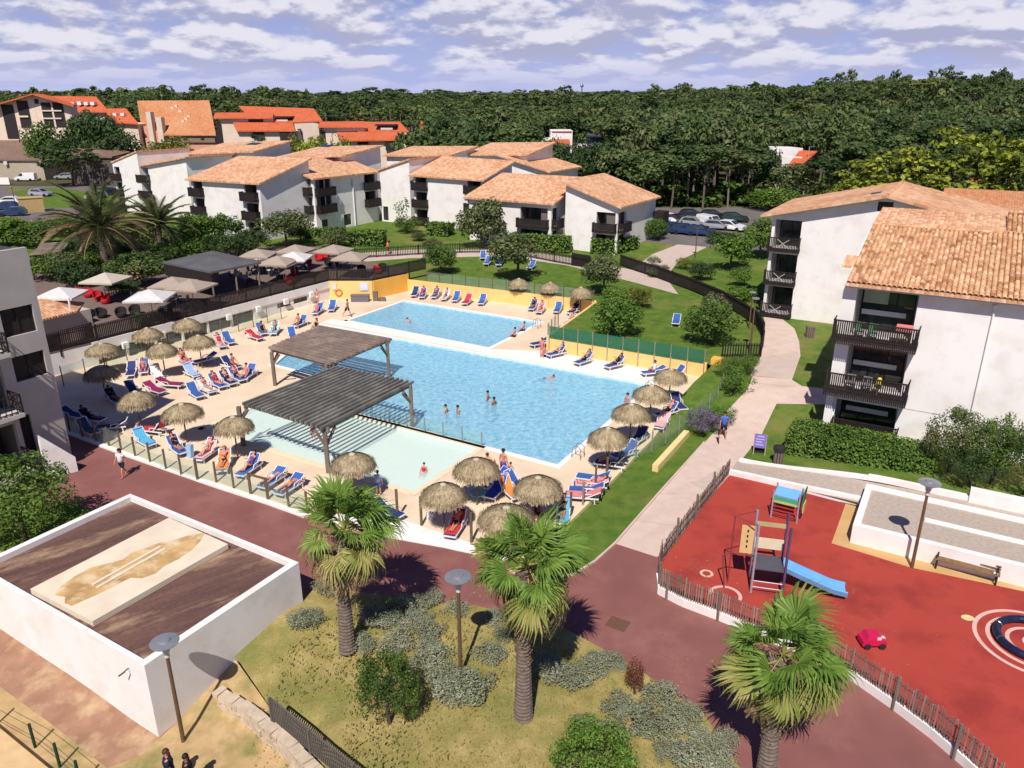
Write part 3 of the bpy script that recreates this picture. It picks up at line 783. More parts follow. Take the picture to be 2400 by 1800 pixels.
def house(name, label, C, wa, wb, z0, roof, front=(), side=(), over=0.6, wall_m=None, roof_m=None, group=None, recess=1.5, cat='building', extra=None):
 """C: the near right corner (plan); the front runs back along -UA for wa, the right side along UB for wb.
 roof = (zFL, zFR, zBR, zBL): heights of the wall tops at the four corners"""
 C = Vector((C[0], C[1], 0)); FL, FR = C - UA * wa, C
 BL, BR = FL + UB * wb, FR + UB * wb
 zFL, zFR, zBR, zBL = roof
 t = thing(name, label, cat, (FL.x, FL.y, z0), 0, group)
 wm = wall_m or M_white
 mb = MB(); th = 0.25
 rf, rs = (recess if any(o[4] != 'w' for o in front) else th), (recess if any(o[4] != 'w' for o in side) else th)
 wallpanel(mb, FL, FR, z0 - 0.6, zFL, zFR, [o[:4] for o in front], th)
 a2 = FR + UB * (th + 0.003)
 zs = zFR + (zBR - zFR) * th / wb
 wallpanel(mb, a2, BR, z0 - 0.6, zs, zBR, [(o[0] - th, o[1] - th, o[2], o[3]) for o in side], th)
 def zt(p):
  q = p - FL; s, v = q.dot(UA) / wa, q.dot(UB) / wb
  return (zFL * (1 - s) + zFR * s) * (1 - v) + (zBL * (1 - s) + zBR * s) * v
 body = [FL + UB * (rf + 0.002), FR - UA * (rs + 0.002) + UB * (rf + 0.002), BR - UA * (rs + 0.002), BL]
 mb.prism([(p.x, p.y) for p in body], z0 - 0.6, [zt(p) - 0.03 for p in body])
 if rf > th:
  p = FL + UB * (th + 0.002); q = [p, p + UA * th, p + UA * th + UB * (rf - th), p + UB * (rf - th)]
  mb.prism([(c.x, c.y) for c in q], z0 - 0.6, [zt(c) - 0.03 for c in q])
 if rs > th:
  p = BR - UA * (th + 0.002); q = [p, p - UA * (rs - th), p - UA * (rs - th) - UB * th, p - UB * th]
  mb.prism([(c.x, c.y) for c in q], z0 - 0.6, [zt(c) - 0.03 for c in q])
 mb.build('wall', wm, t)
 def corner(s, v): return FL + UA * s + UB * v + UP * ((zFL * (1 - s / wa) + zFR * s / wa) * (1 - v / wb) + (zBL * (1 - s / wa) + zBR * s / wa) * v / wb + 0.24)
 q = [corner(-over, -over), corner(wa + over, -over), corner(wa + over, wb + over * 0.3), corner(-over, wb + over * 0.3)]
 if abs((zFL + zBL) - (zFR + zBR)) > abs((zFL + zFR) - (zBL + zBR)):
  q = [q[3], q[0], q[1], q[2]] if zFL < zFR else [q[1], q[2], q[3], q[0]]
 Sheet().slab(q).build('roof', roof_m or M_rooftile, t)
 for (A, B), ops in (((FL, FR), front), ((FR, BR), side)):
  for o in ops:
   if o[4] == 'w': window(t, A, B, o[0], o[1], o[2], o[3])
   else:
    loggia(t, A, B, o[0], o[1], o[2], o[3], rf if A is FL else rs)
    if o[4] == 'b': balcony(t, A, B, o[0] - 0.25, o[1] + 0.25, o[2], 0.8, 1.0, True, True, 0.2)
 return t
def storeys(s0, s1, floors, h=2.25, kinds='b'):
 return [(s0, s1, z, z + h, kinds[min(i, len(kinds) - 1)]) for i, z in enumerate(floors)]
# near left apartment block -----------------------------------------------------------------
LBC = Vector((-25.68, 40.65, 0))
def left_block():
 t = thing('apartment_block', 'tall grey white apartment block cut by the left edge of the photo', 'building', (LBC.x, LBC.y, 0))
 mb = MB(); L = 22.0
 A = LBC - UB * L
 ops = [(L - 2.05, L - 0.36, 8.1, 9.6), (L - 2.0, L - 0.3, 5.6, 7.0), (L - 2.35, L - 1.75, 1.2, 3.7)]
 lg = [(L - 5.6, L - 2.6, z, z + 2.4) for z in (1.05, 4.35, 7.7)]
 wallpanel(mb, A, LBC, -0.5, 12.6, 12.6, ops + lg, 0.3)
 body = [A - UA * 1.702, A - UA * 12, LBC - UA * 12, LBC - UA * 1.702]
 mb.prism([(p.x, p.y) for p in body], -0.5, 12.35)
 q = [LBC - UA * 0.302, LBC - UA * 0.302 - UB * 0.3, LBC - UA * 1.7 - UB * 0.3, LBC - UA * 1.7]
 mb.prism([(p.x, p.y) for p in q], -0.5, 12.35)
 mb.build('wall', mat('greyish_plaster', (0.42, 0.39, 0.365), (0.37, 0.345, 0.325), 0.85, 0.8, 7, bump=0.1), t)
 r = MB(); r.prism([(p.x, p.y) for p in (A - UA * 0.32, A - UA * 12.1, LBC - UA * 12.1 , LBC - UA * 0.32 )], 12.36, 12.45)
 r.build('roof', mat('dark_roof_felt', (0.06, 0.06, 0.065), None, 0.9), t)
 for o in ops: window(t, A, LBC, *o, inset=0.18, bars=1, glass=M_dark)
 for o in lg: loggia(t, A, LBC, *o, depth=1.65, bars=2)
 Am = mat('balcony_concrete', (0.55, 0.51, 0.47), (0.48, 0.45, 0.42), 0.85)
 for k, z in enumerate((1.0, 4.3, 7.65)):
  A0, d, n = frame_at(A, LBC)
  s0, s1 = L - 6.0, L - 2.55
  sl = MB(); sl.obox(A0 + d * s0 + UP * (z - 0.22), d * (s1 - s0), n * 1.2, UP * 0.22)
  b = sl.build('balcony', Am, t)
  r = MB(); o = A0 + d * s0 + UP * z
  for p, dr, Ln in ((o + n * 1.14, d, s1 - s0), (o + d * (s1 - s0 - 0.05), n, 1.14)):
   for zz in (0.12, 0.55, 1.05): r.bar(p + UP * zz, p + dr * Ln + UP * zz, 0.05, 0.05)
   kk = int(Ln / 0.28)
   for i in range(kk + 1): r.bar(p + dr * (Ln * i / kk), p + dr * (Ln * i / kk) + UP * 1.05, 0.035, 0.035, (1, 0, 0))
  p = o + d * (s1 - s0 - 0.03); r.bar(p + UP * 0.15, p + n * 1.1 + UP * 1.0, 0.04, 0.04); r.bar(p + UP * 1.0, p + n * 1.1 + UP * 0.15, 0.04, 0.04)
  ro = r.build('railing', M_dark, None); ro.data.transform(Matrix.Translation(-parent_off(t))); ro.parent = b
 mb = MB(); p0, p1 = LBC - UB * 2.0 + UA * 0.9, LBC - UB * 0.55 + UA * 1.35
 mb.add([p0 + UP * 2.7, p1 + UP * 0.9, p1 - UP * 0.3, p0 - UP * 0.3] + [q - UA * 0.18 for q in (p0 + UP * 2.7, p1 + UP * 0.9, p1 - UP * 0.3, p0 - UP * 0.3)],
   [(0, 1, 2, 3), (7, 6, 5, 4), (0, 4, 5, 1), (1, 5, 6, 2), (2, 6, 7, 3), (3, 7, 4, 0)])
 mb.build('stair_parapet', M_white, t)
left_block()
# near right block with the big tiled roof -----------------------------------------------------
R2O = Vector((19.3, 43.9, 0))
M_paint = M_white
def barrel_tile():
 """one half-round tile, 0.24 wide, 0.46 long, running up +Y, its underside open"""
 mb = MB(); n = 6
 for y, r, z in ((0.0, 0.125, 0.02), (0.46, 0.105, 0.0)):
  for i in range(n + 1):
   a = math.pi * i / n
   mb.v.append((-r * math.cos(a), y, z + r * 0.85 * math.sin(a)))
 for i in range(n): mb.f.append((i + 1, i, i + n + 1, i + n + 2)); mb.m.append(0)
 o = len(mb.v)
 for i in range(n + 1):
  a = math.pi * i / n
  mb.v.append((-0.105 * math.cos(a), 0.0, 0.02 + 0.09 * math.sin(a)))
 for i in range(n): mb.f.append((i, i + 1, o + i + 1, o + i)); mb.m.append(0)
 return mb
def tile_tone_mat():
 m, nt, b = new_mat('clay_tile')
 oi = nt.nodes.new('ShaderNodeObjectInfo'); g = nt.nodes.new('ShaderNodeNewGeometry')
 ad = nt.nodes.new('ShaderNodeMath'); ad.operation = 'ADD'
 nt.links.new(oi.outputs['Random'], ad.inputs[0]); nt.links.new(g.outputs['Random Per Island'], ad.inputs[1])
 fr = nt.nodes.new('ShaderNodeMath'); fr.operation = 'FRACT'; nt.links.new(ad.outputs[0], fr.inputs[0])
 n = nz(nt, 7.0, 4, 0.65); n2 = nz(nt, 1.3, 3)
 c = rampn(nt, fr.outputs[0], [(0, (0.33, 0.15, 0.08)), (0.12, (0.50, 0.27, 0.145)), (0.45, (0.60, 0.36, 0.205)), (0.8, (0.67, 0.435, 0.265)), (1, (0.74, 0.52, 0.345))])
 d = rampn(nt, n.outputs['Fac'], [(0.25, (0.72, 0.66, 0.62)), (0.55, (1.08, 1.06, 1.03))])
 e = rampn(nt, n2.outputs['Fac'], [(0.3, (0.82, 0.78, 0.74)), (0.65, (1.08, 1.06, 1.03))])
 nt.links.new(mixc(nt, 1.0, mixc(nt, 1.0, c, d, 'MULTIPLY'), e, 'MULTIPLY'), b.inputs['Base Color'])
 b.inputs['Roughness'].default_value = 0.85; b.inputs['Specular IOR Level'].default_value = 0.15
 return m
M_tile_clay = tile_tone_mat()
def tile_field(t, origin, ud, vd, nu, nv, budget, name='roof_tile', skip=None):
 """rows of half-round tiles up a slope; the lowest rows as parts, the rest joined"""
 nn = ud.cross(vd).normalized()
 tb = barrel_tile(); base = np.array(tb.v)
 me = tb.mesh('roof_tile', M_tile_clay, smooth=False)
 du, dv = 0.262, 0.40
 rest = []; count = 0
 off = parent_off(t)
 for j in range(nv):
  for i in range(nu):
   if skip and skip(i, j): continue
   p = origin + ud * (du * (i + 0.5) + rnd.uniform(-0.008, 0.008)) + vd * (dv * j + rnd.uniform(-0.015, 0.015)) + nn * (0.0 + 0.004 * (j % 2))
   ya = rnd.uniform(-0.035, 0.035)
   R = Matrix((ud * math.cos(ya) + vd * math.sin(ya), vd * math.cos(ya) - ud * math.sin(ya), nn)).transposed()
   R = R @ Matrix.Rotation(rnd.uniform(0.02, 0.05), 3, 'X')
   if count < budget:
    o = bpy.data.objects.new(name, me); COL.objects.link(o); o.parent = t
    M4 = R.to_4x4(); M4.translation = p - off; o.matrix_local = M4
    count += 1
   else:
    rest.append(base @ np.array(R).T + np.array(p - off))
 if rest:
  k = len(base); nf = len(tb.f)
  V = np.concatenate(rest); F = np.array(tb.f)
  FF = (F[None, :, :] + (np.arange(len(rest)) * k)[:, None, None]).reshape(-1, 4)
  m2 = bpy.data.meshes.new('roof_tiles'); m2.from_pydata(V.tolist(), [], FF.tolist()); m2.materials.append(M_tile_clay); m2.update()
  o = link('roof_tiles', m2, t); o['kind'] = 'stuff'
def plain_chair(mb, o, d, n, s=1.0):
 """slatted garden chair facing n"""
 for a in (-0.22, 0.22):
  mb.bar(o + d * a - n * 0.2, o + d * a - n * 0.26 + UP * 0.9 * s, 0.04, 0.03); mb.bar(o + d * a + n * 0.22, o + d * a + n * 0.22 + UP * 0.42 * s, 0.04, 0.03)
 mb.obox(o - d * 0.24 - n * 0.22 + UP * 0.42 * s, d * 0.48, n * 0.46, UP * 0.03)
 for k in range(5): mb.bar(o + d * (-0.18 + 0.09 * k) - n * 0.215 + UP * 0.45 * s, o + d * (-0.18 + 0.09 * k) - n * 0.25 + UP * 0.88 * s, 0.035, 0.02)
 mb.bar(o - d * 0.22 - n * 0.255 + UP * 0.88 * s, o + d * 0.22 - n * 0.255 + UP * 0.88 * s, 0.05, 0.03)
def right_block():
 t = thing('apartment_block', 'nearest white apartment block on the right under a large pantiled roof', 'building', (R2O.x, R2O.y, 0.6))
 L, D = 27.0, 8.3; A, B = R2O, R2O + UA * L
 op = [(0.75, 3.95, 6.95, 9.75), (0.75, 3.95, 3.75, 6.35), (0.55, 3.95, 0.75, 2.85)]
 mb = MB()
 wallpanel(mb, A, B, 0.0, 10.0, 10.0, op, 0.3)
 C_, E_ = A + UB * D, B + UB * D
 body = [A + UB * 1.802, B + UB * 1.802, E_, C_]
 mb.prism([(p.x, p.y) for p in body], 0.0, [10.35, 10.35, 11.8, 11.8])
 q = [A + UA * 7.8 + UB * 8.302, B + UB * 8.302, B + UB * 12.5, A + UA * 7.8 + UB * 12.5]
 mb.prism([(p.x, p.y) for p in q], 0.0, [11.8, 11.8, 12.75, 12.75])
 q = [A + UB * 0.302, A + UB * 0.302 + UA * 0.3, A + UB * 1.8 + UA * 0.3, A + UB * 1.8]
 mb.prism([(p.x, p.y) for p in q], 0.0, 9.5)
 q = [A + UB * 0.302 + UA * 4.3, A + UB * 0.302 + UA * L, A + UB * 1.8 + UA * L, A + UB * 1.8 + UA * 4.3]
 mb.prism([(p.x, p.y) for p in q], 0.0, 10.05)
 mb.build('wall', M_paint, t)
 ml = MB()
 ml.obox(A + UA * 4.0 + UP * 2.93 - UB * 0.012, UA * (L - 4), UB * 0.01, UP * 0.05)
 ml.build('wall_joint', mat('joint_grey', (0.5, 0.48, 0.46)), t)
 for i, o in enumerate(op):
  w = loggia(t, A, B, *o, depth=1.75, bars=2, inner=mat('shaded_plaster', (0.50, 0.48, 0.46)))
  A0, d, n = frame_at(A, B)
  if i == 0:
   sh = MB(); sh.obox(A0 - n * 1.58 + d * 1.0 + UP * 8.6, d * 1.35, n * 0.05, UP * 0.8)
   sh.build('blind', mat('pale_green_blind', (0.36, 0.42, 0.28)), t)
  sl = MB(); sl.obox(A0 - n * 1.55 + d * 1.0 + UP * (o[2] + 0.95), d * 2.4, n * 0.06, UP * 0.3)
  sl.build('sofa_back', M_pale, t)
 balcony(t, A, B, -0.15, 4.35, 6.9, 1.05, 1.1, False, True, 0.115, 0.16)
 balcony(t, A, B, -0.15, 4.35, 3.68, 1.05, 1.1, False, True, 0.115, 0.16)
 balcony(t, A, B, 0.5, 4.2, 0.72, 0.35, 1.0, False, True, 0.115)
 pl = MB(); pl.obox(A - UB * 0.16 - UA * 0.02 + UP * 0.0, UA * 0.42, UB * 0.155, UP * 3.55)
 pl.build('pier', M_paint, t)
 pl = MB(); pl.tube([A + UA * 7.62 - UB * 0.09 + UP * 0.4, A + UA * 7.62 - UB * 0.09 + UP * 9.7], 0.05, 8); pl.ball(A + UA * 7.62 - UB * 0.1 + UP * 9.6, 0.12)
 pl.build('drainpipe', M_white, t)
 sl = 2.02 / 8.98
 vd = (UB + UP * sl).normalized()
 eo = Vector((19.10, 43.21, 10.15))
 nv1 = 25
 wdt = 27.6
 rf = Sheet(); v1 = 9.2
 e0 = eo - vd * 0.0
 rf.slab([e0 - UP * 0.03, e0 + UA * wdt - UP * 0.03, e0 + UA * wdt + vd * v1 - UP * 0.03, e0 + vd * v1 - UP * 0.03], 0.2)
 s0 = 7.5
 rf.slab([e0 + UA * s0 + vd * (v1 + 0.002) - UP * 0.03, e0 + UA * wdt + vd * (v1 + 0.002) - UP * 0.03, e0 + UA * wdt + vd * (v1 + 4.2) - UP * 0.03, e0 + UA * s0 + vd * (v1 + 4.2) - UP * 0.03], 0.2)
 rf.build('roof', M_rooftile, t)
 nu = int(wdt / 0.262)
 tile_field(t, e0 - UA * 0.0 - vd * 0.05, UA, vd, nu, 24, 296, skip=lambda i, j: i > 66)
 tile_field(t, e0 + UA * s0 + vd * (v1 + 0.2), UA, vd, 34, 10, 0)
 fa = MB(); fa.obox(e0 - UP * 0.32 + UB * 0.06, UA * wdt, UB * 0.12, UP * 0.10)
 fa.build('gutter', M_steel, t)
 rg = MB()
 for i in range(int(s0 / 0.45)):
  p = e0 + vd * (v1 + 0.12) + UA * 0.45 * i
  rg.tube([p + UP * 0.03, p + UA * 0.46 + UP * 0.05], [0.12, 0.10], 8)
 rg.build('ridge_tiles', M_tile_clay, t)
 s2 = Sheet(); p = e0 + vd * 3.2 - UA * 0.75 - UP * 0.35
 s2.slab([p, p + UA * 0.8, p + UA * 0.8 + vd * 1.6, p + vd * 1.6], 0.15)
 s2.build('canopy', M_rooftile, t)
 zr = (e0 + vd * v1).z
 b0 = e0 + vd * (v1 + 0.35); back = Sheet()
 back.slab([b0 + UP * 0.0, b0 + UA * s0, b0 + UA * s0 + UB * 4.6 + UP * 0.55, b0 + UB * 4.6 + UP * 0.55], 0.2)
 back.build('back_roof', M_rooftile, t)
 gb = MB(); gb.prism([(q.x, q.y) for q in (b0 + UA * 0.4 + UB * 0.2, b0 + UA * s0 + UB * 0.2, b0 + UA * s0 + UB * 4.4, b0 + UA * 0.4 + UB * 4.4)], 1.0, zr - 0.2)
 gb.build('back_wing', M_paint, t)
 for s, zf, m, lab in ((1.25, 6.9, mat('green_paint', (0.10, 0.30, 0.13)), 'green slatted garden chair, left one on the top balcony of the near right block'),
       (1.95, 6.9, MATS['green_paint'], 'green slatted garden chair, right one on the top balcony of the near right block'),
       (1.2, 3.68, mat('grey_paint', (0.25, 0.26, 0.25)), 'grey garden chair, left one on the middle balcony of the near right block'),
       (2.1, 3.68, MATS['grey_paint'], 'grey garden chair, right one on the middle balcony of the near right block')):
  mb = MB(); plain_chair(mb, A + UA * s - UB * 0.42 + UP * zf, UA, -UB)
  tag(mb.build('garden_chair', m), lab, 'chair', 'chairs on the balconies')
 mb = MB(); o = A + UA * 3.55 - UB * 0.5 + UP * 6.9
 mb.obox(o - UA * 0.35 - UB * 0.2 + UP * 0.75, UA * 0.75, UB * 0.4, UP * 0.04)
 for a in (-0.3, 0.32): mb.bar(o + UA * a, o + UA * a + UP * 0.75, 0.05, 0.05, (1, 0, 0))
 tag(mb.build('towel_rack', mat('orange_towel', (0.62, 0.25, 0.09))), 'orange towels over a rack at the right end of the top balcony', 'rack')
 mb = MB(); mb.obox(o - UA * 0.42 - UB * 0.24 + UP * 1.05, UA * 0.85, UB * 0.48, UP * 0.05); mb.obox(o - UA * 0.42 - UB * 0.26 + UP * 0.8, UA * 0.85, UB * 0.02, UP * 0.25)
 tag(mb.build('beach_towel', mat('pink_towel', (0.70, 0.22, 0.22))), 'pink towel drying over the railing of the top right balcony', 'towel')
 mb = MB(); o = A + UA * 2.75 - UB * 0.55 + UP * 3.68
 mb.ball(o + UP * 0.95, 0.14, 8, 6); mb.lathe([(0.10, 0.4), (0.2, 0.5), (0.17, 0.85)], 8, o); mb.tube([o, o + UP * 0.45], 0.05, 6)
 tag(mb.build('inflatable_toy', mat('yellow_plastic', (0.75, 0.60, 0.06))), 'small yellow pool toy standing on the middle balcony', 'toy')
right_block()
# the gabled block behind it ----------------------------------------------------------------
R1O = Vector((23.11, 68.95, 0))
def gable_block():
 t = thing('apartment_block', 'white three storey block with a low gable and one small attic window', 'building', (R1O.x, R1O.y, 1.1))
 A = R1O; pk = 8.95; L = 17.6; D = 12.0; B = A + UA * L; Pk = A + UA * pk
 zf = 1.3; ze, zp, zr = 10.3, 12.35, 10.4
 op = [(0.25, 2.5, 7.45, 9.95), (0.25, 2.5, 4.45, 6.95), (0.25, 2.5, 1.5, 4.0)]
 win = (8.27, 9.43, 11.2, 12.0)
 mb = MB()
 wallpanel(mb, A, Pk, 0.4, ze, zp, [o for o in op] + [(8.27, pk, 11.2, 12.0)], 0.3)
 wallpanel(mb, Pk, B, 0.4, zp, zr, [(0, 9.43 - pk, 11.2, 12.0)], 0.3)
 w = 1.8
 def ztop(s): return ze + (zp - ze) * s / pk if s < pk else zp + (zr - zp) * (s - pk) / (L - pk)
 for a, b in ((0.0, pk), (pk, L)):
  q = [A + UA * a + UB * (w + 0.002), A + UA * b + UB * (w + 0.002), A + UA * b + UB * D, A + UA * a + UB * D]
  mb.prism([(p.x, p.y) for p in q], 0.4, [ztop(a) - 0.02, ztop(b) - 0.02, ztop(b) - 0.02, ztop(a) - 0.02])
 q = [A + UA * 2.9 + UB * 0.302, A + UA * pk + UB * 0.302, A + UA * pk + UB * w, A + UA * 2.9 + UB * w]
 mb.prism([(p.x, p.y) for p in q], 0.4, [ztop(2.9) - 0.02, 11.15, 11.15, ztop(2.9) - 0.02])
 q = [A + UB * 0.302, A + UA * 0.2 + UB * 0.302, A + UA * 0.2 + UB * w, A + UB * w]
 mb.prism([(p.x, p.y) for p in q], 0.4, 10.2)
 mb.build('wall', M_white, t)
 for o in op:
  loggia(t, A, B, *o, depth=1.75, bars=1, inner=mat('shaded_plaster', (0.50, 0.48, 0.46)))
  b = balcony(t, A, B, -0.1, 2.62, o[2] - 0.05, 0.75, 1.1, False, True, 0.13)
  A0, d, n = frame_at(A, B); x = MB(); p = A0 + n * 0.76 + UP * (o[2] + 0.15)
  for a, c in ((0.75, 1.75), (1.75, 0.75)): x.bar(p + d * a, p + d * c + UP * 0.75, 0.04, 0.05)
  xo = x.build('cross_brace', mat('pale_timber', (0.42, 0.40, 0.42)), None); xo.data.transform(Matrix.Translation(-parent_off(t))); xo.parent = b
 window(t, A, B, win[0], win[1], win[2], win[3], 0.12, 1, 'small square attic window')
 rf = Sheet(); ov = 0.85
 def top(s, v): return A + UA * s + UB * v + UP * (ztop(min(max(s, 0), L)) + 0.26 + ((zp - ze) / pk * min(0, s) if s < 0 else 0) + ((zr - zp) / (L - pk) * max(0, s - L)))
 lft = [top(-0.9, D + 0.4), top(-0.9, -ov), top(pk, -ov), top(pk, D + 0.4)]
 rf.slab(lft, 0.22)
 rgt = [top(L + 0.9, -ov), top(L + 0.9, D + 0.4), top(pk + 0.001, D + 0.4), top(pk + 0.001, -ov)]
 rf.slab(rgt, 0.22)
 rf.build('roof', M_rooftile, t)
 rg = MB()
 for i in range(28):
  p = top(pk, -ov + i * 0.45) + UP * 0.0
  rg.tube([p + UP * 0.02, p + UB * 0.47 + UP * 0.05], [0.14, 0.11], 8)
 rg.build('ridge_tiles', M_tile_clay, t)
 sk = MB(); p = top(8.1, 2.6); dv = (top(pk, 0) - top(0, 0)).normalized()
 sk.obox(p + UP * 0.02, -dv * 0.8, UB * 0.9, UP * 0.07); sk.build('skylight', M_glass, t)
gable_block()
house('tiled_house', 'red roofed wing just showing behind the big pantiled roof', P(2460, 500, 9.5), 9.0, 8.0, 1.5, (9.2, 9.2, 10.4, 10.4), roof_m=M_oldroof)
# the white apartment houses behind the lawn -----------------------------------------------------
GRP = 'white apartment houses behind the lawn'
Z = 2.0
S3 = P(606, 424, 9.9); E8 = P(1458, 478, 7.7)
fl3 = (2.3, 4.85, 7.35)
house('apartment_house', 'white apartment house at the left end, its sloping roof hardly showing', P(320, 359, 11.7), 6.9, 10, Z, (9.9, 11.8, 11.8, 9.9), front=storeys(0.25, 1.7, fl3, 2.0), over=0.15, group=GRP)
house('apartment_house', 'white apartment house with two stacked balcony recesses left of its plain slanting wall', P(432, 375, 11.0) + UA * 0.3, 12.2, 9, Z, (9.4, 11.2, 11.2, 9.4), front=storeys(0.4, 2.6, fl3, 2.1), over=0.5, group=GRP)
c = S3 - UA * 0.45 + UB * 0.45
house('apartment_house', 'white three storey house with its blank grey side wall above a round tree', c, 13.6, 9.2, Z, (9.35, 9.5, 11.9, 11.7), front=storeys(0.3, 2.3, fl3, 2.0) + storeys(10.6, 13.0, fl3, 2.0), over=0.55, group=GRP)
S4 = P(733, 413, 9.9)
c4 = S4 + UA * -0.5 + UB * 0.5; c4.z = 0
house('apartment_house', 'white house with a tall drainpipe and dark corner balconies under a wide eave', c4, 7.2, 13.6, Z, (11.4, 9.5, 9.4, 11.3), front=storeys(5.0, 6.7, (4.85, 7.35), 2.1), side=storeys(0.35, 3.4, (4.85, 7.2), 2.1) + [(1.0, 2.2, 2.3, 3.7, 'w'), (5.6, 7.2, 2.3, 3.9, 'w')] + storeys(10.6, 13.1, (4.6, 7.1), 2.1), over=0.6, group=GRP)
dp = MB(); q = c4 + UB * 7.9 + UA * 0.1; dp.tube([q + UP * 2, q + UP * 8.9], 0.09, 6); q = c4 + UB * 2.0 + UA * 0.1; dp.tube([q + UP * 4.2, q + UP * 9.2], 0.07, 6)
tag(dp.build('drainpipe', M_white), 'two white drainpipes on the long shaded house wall', 'pipe')
S5 = P(958, 378, 11.2)
house('apartment_house', 'pale house whose tall sunlit wall slopes up to the right beside the tiled corner', S5, 5.7, 8, Z, (9.6, 11.3, 11.3, 9.6), front=[(0.3, 1.3, 2.2, 4.3, 'w')], over=0.25, group=GRP)
S6 = P(1133, 417, 9.5)
house('apartment_house', 'white house in the middle with balconies at both ends of its bare front', S6 - UA * 0.45 + UB * 0.45, 12.2, 8.2, Z, (9.2, 9.1, 11.0, 11.2), front=storeys(0.3, 2.4, fl3, 2.0) + storeys(9.6, 11.9, fl3, 2.0), over=0.55, group=GRP)
c = P(1390, 430, 10.2)
house('apartment_house', 'tiled house half hidden behind the middle one, its eave pointing right', P(1135, 415, 9.0) + UB * 13.5 + UA * 3.5, 9, 11, Z, (11.0, 8.9, 8.9, 11.0), over=0.7, group=GRP)
S7 = P(1293, 472, 7.9)
house('apartment_house', 'two storey house with a wide tiled slope and balcony above a long hedge', S7 - UA * 0.3 + UB * 0.5, 12.4, 9.4, 1.75, (7.55, 7.55, 9.75, 9.75), front=[(7.9, 11.9, 4.55, 6.9, 'b'), (7.9, 11.9, 1.9, 4.1, 'o')], side=[(0.35, 1.9, 4.55, 6.9, 'b'), (0.35, 1.9, 1.9, 4.1, 'o')], over=0.6, group=GRP)
c8 = Vector((9.75, 97.51, 0)) + UA * 3.75
house('apartment_house', 'two storey white house at the right end with clipped hedges before it', c8, 7.2, 13.0, 1.7, (9.85, 7.55, 7.45, 9.75), front=[(4.35, 6.9, 4.5, 6.75, 'b'), (4.35, 6.9, 1.85, 4.0, 'o')], side=[(0.35, 2.6, 4.5, 6.75, 'b'), (0.35, 2.6, 1.85, 4.0, 'o')], over=0.65, group=GRP)
bx = MB(); q = c8 + UB * 12.2; bx.obox(q + UP * 3.9, UA * 1.5, UB * 2.2, UP * 1.6); tag(bx.build('balcony_box', M_dark), 'black boarded balcony sticking out behind the right end house', 'balcony')
house('apartment_house', 'long tiled roof with a white dormer triangle above the left houses', P(560, 356, 12.0) + UB * 3, 16, 8, Z, (11.0, 11.8, 13.0, 12.2), over=0.6, group=GRP)
house('apartment_house', 'tiled roof with a dark solar panel behind the left corner house', P(748, 372, 11.6) + UB * 5, 13, 9, Z, (11.0, 11.6, 12.6, 12.0), over=0.6, group=GRP)
house('apartment_house', 'tiled roof rising behind the corner with the drainpipes', P(1000, 372, 11.0) + UB * 6, 13, 8, Z, (10.6, 11.0, 12.0, 11.6), over=0.6, group=GRP)
house('apartment_house', 'rearmost tiled roof in the middle of the row with a pale top edge', P(1168, 372, 11.2) + UB * 9, 12, 9, Z, (10.8, 11.2, 12.6, 12.2), over=0.6, group=GRP)
for q, lab in ((P(695, 352, 12.9), 'dark solar panel lying on the tiled roof left of centre'), (P(520, 347, 13.2), 'dark solar panel on the long roof at the left')):
 mb = MB(); mb.obox(q + UB * 4.5 + UP * 0.25, UA * 2.0, UB * 1.2 + UP * 0.2, UP * 0.08)
 tag(mb.build('solar_panel', M_glass), lab, 'solar panel')
# buildings far behind
def at(px, py, Y):
 z = zat(Y, py); fw = Y * CT - (z - EYE_H) * ST
 return Vector(((px - 1200) / FOC * fw, Y, z))
def far_house(name, label, roofs, walls, roof_m=None, wall_m=None, extra=(), cat='building', group='far houses in front of the pine wood'):
 """roofs: quads of (px, py, distance) eave-left, eave-right, top-right, top-left; walls: (pxL, pyL, YL, pxR, pyR, YR, deep) tops of a block"""
 w0 = walls[0]; a = at(w0[0], w0[1], w0[2])
 t = thing(name, label, cat, (a.x, a.y, gz(a.x, a.y)), 0, group)
 mb = MB()
 for pl, yl, Yl, pr, yr, Yr, deep in walls:
  p, q = at(pl, yl, Yl), at(pr, yr, Yr); n = (q - p); n.z = 0; n.normalize(); b = Vector((-n.y, n.x, 0)) * deep
  zb = min(gz(p.x, p.y), gz(q.x, q.y)) - 2
  mb.prism([(c.x, c.y) for c in (p, q, q + b, p + b)], zb, [p.z, q.z, q.z, p.z])
 mb.build('wall', wall_m or M_cream, t)
 for r in roofs:
  s = Sheet(); s.slab([at(*c) for c in r], 0.3); s.build('roof', roof_m or M_redroof, t)
 for nm, m, (pl, pr, yt, yb, Y, th) in extra:
  a, b = at(pl, yt, Y), at(pr, yt, Y); c = at(pl, yb, Y)
  mb = MB(); mb.obox((a.x, a.y - 0.12, c.z), (b.x - a.x, 0, 0), (0, th, 0), (0, 0, a.z - c.z)); mb.build(nm, m, t)
 return t
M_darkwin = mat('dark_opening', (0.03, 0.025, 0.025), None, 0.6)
Y1 = 205
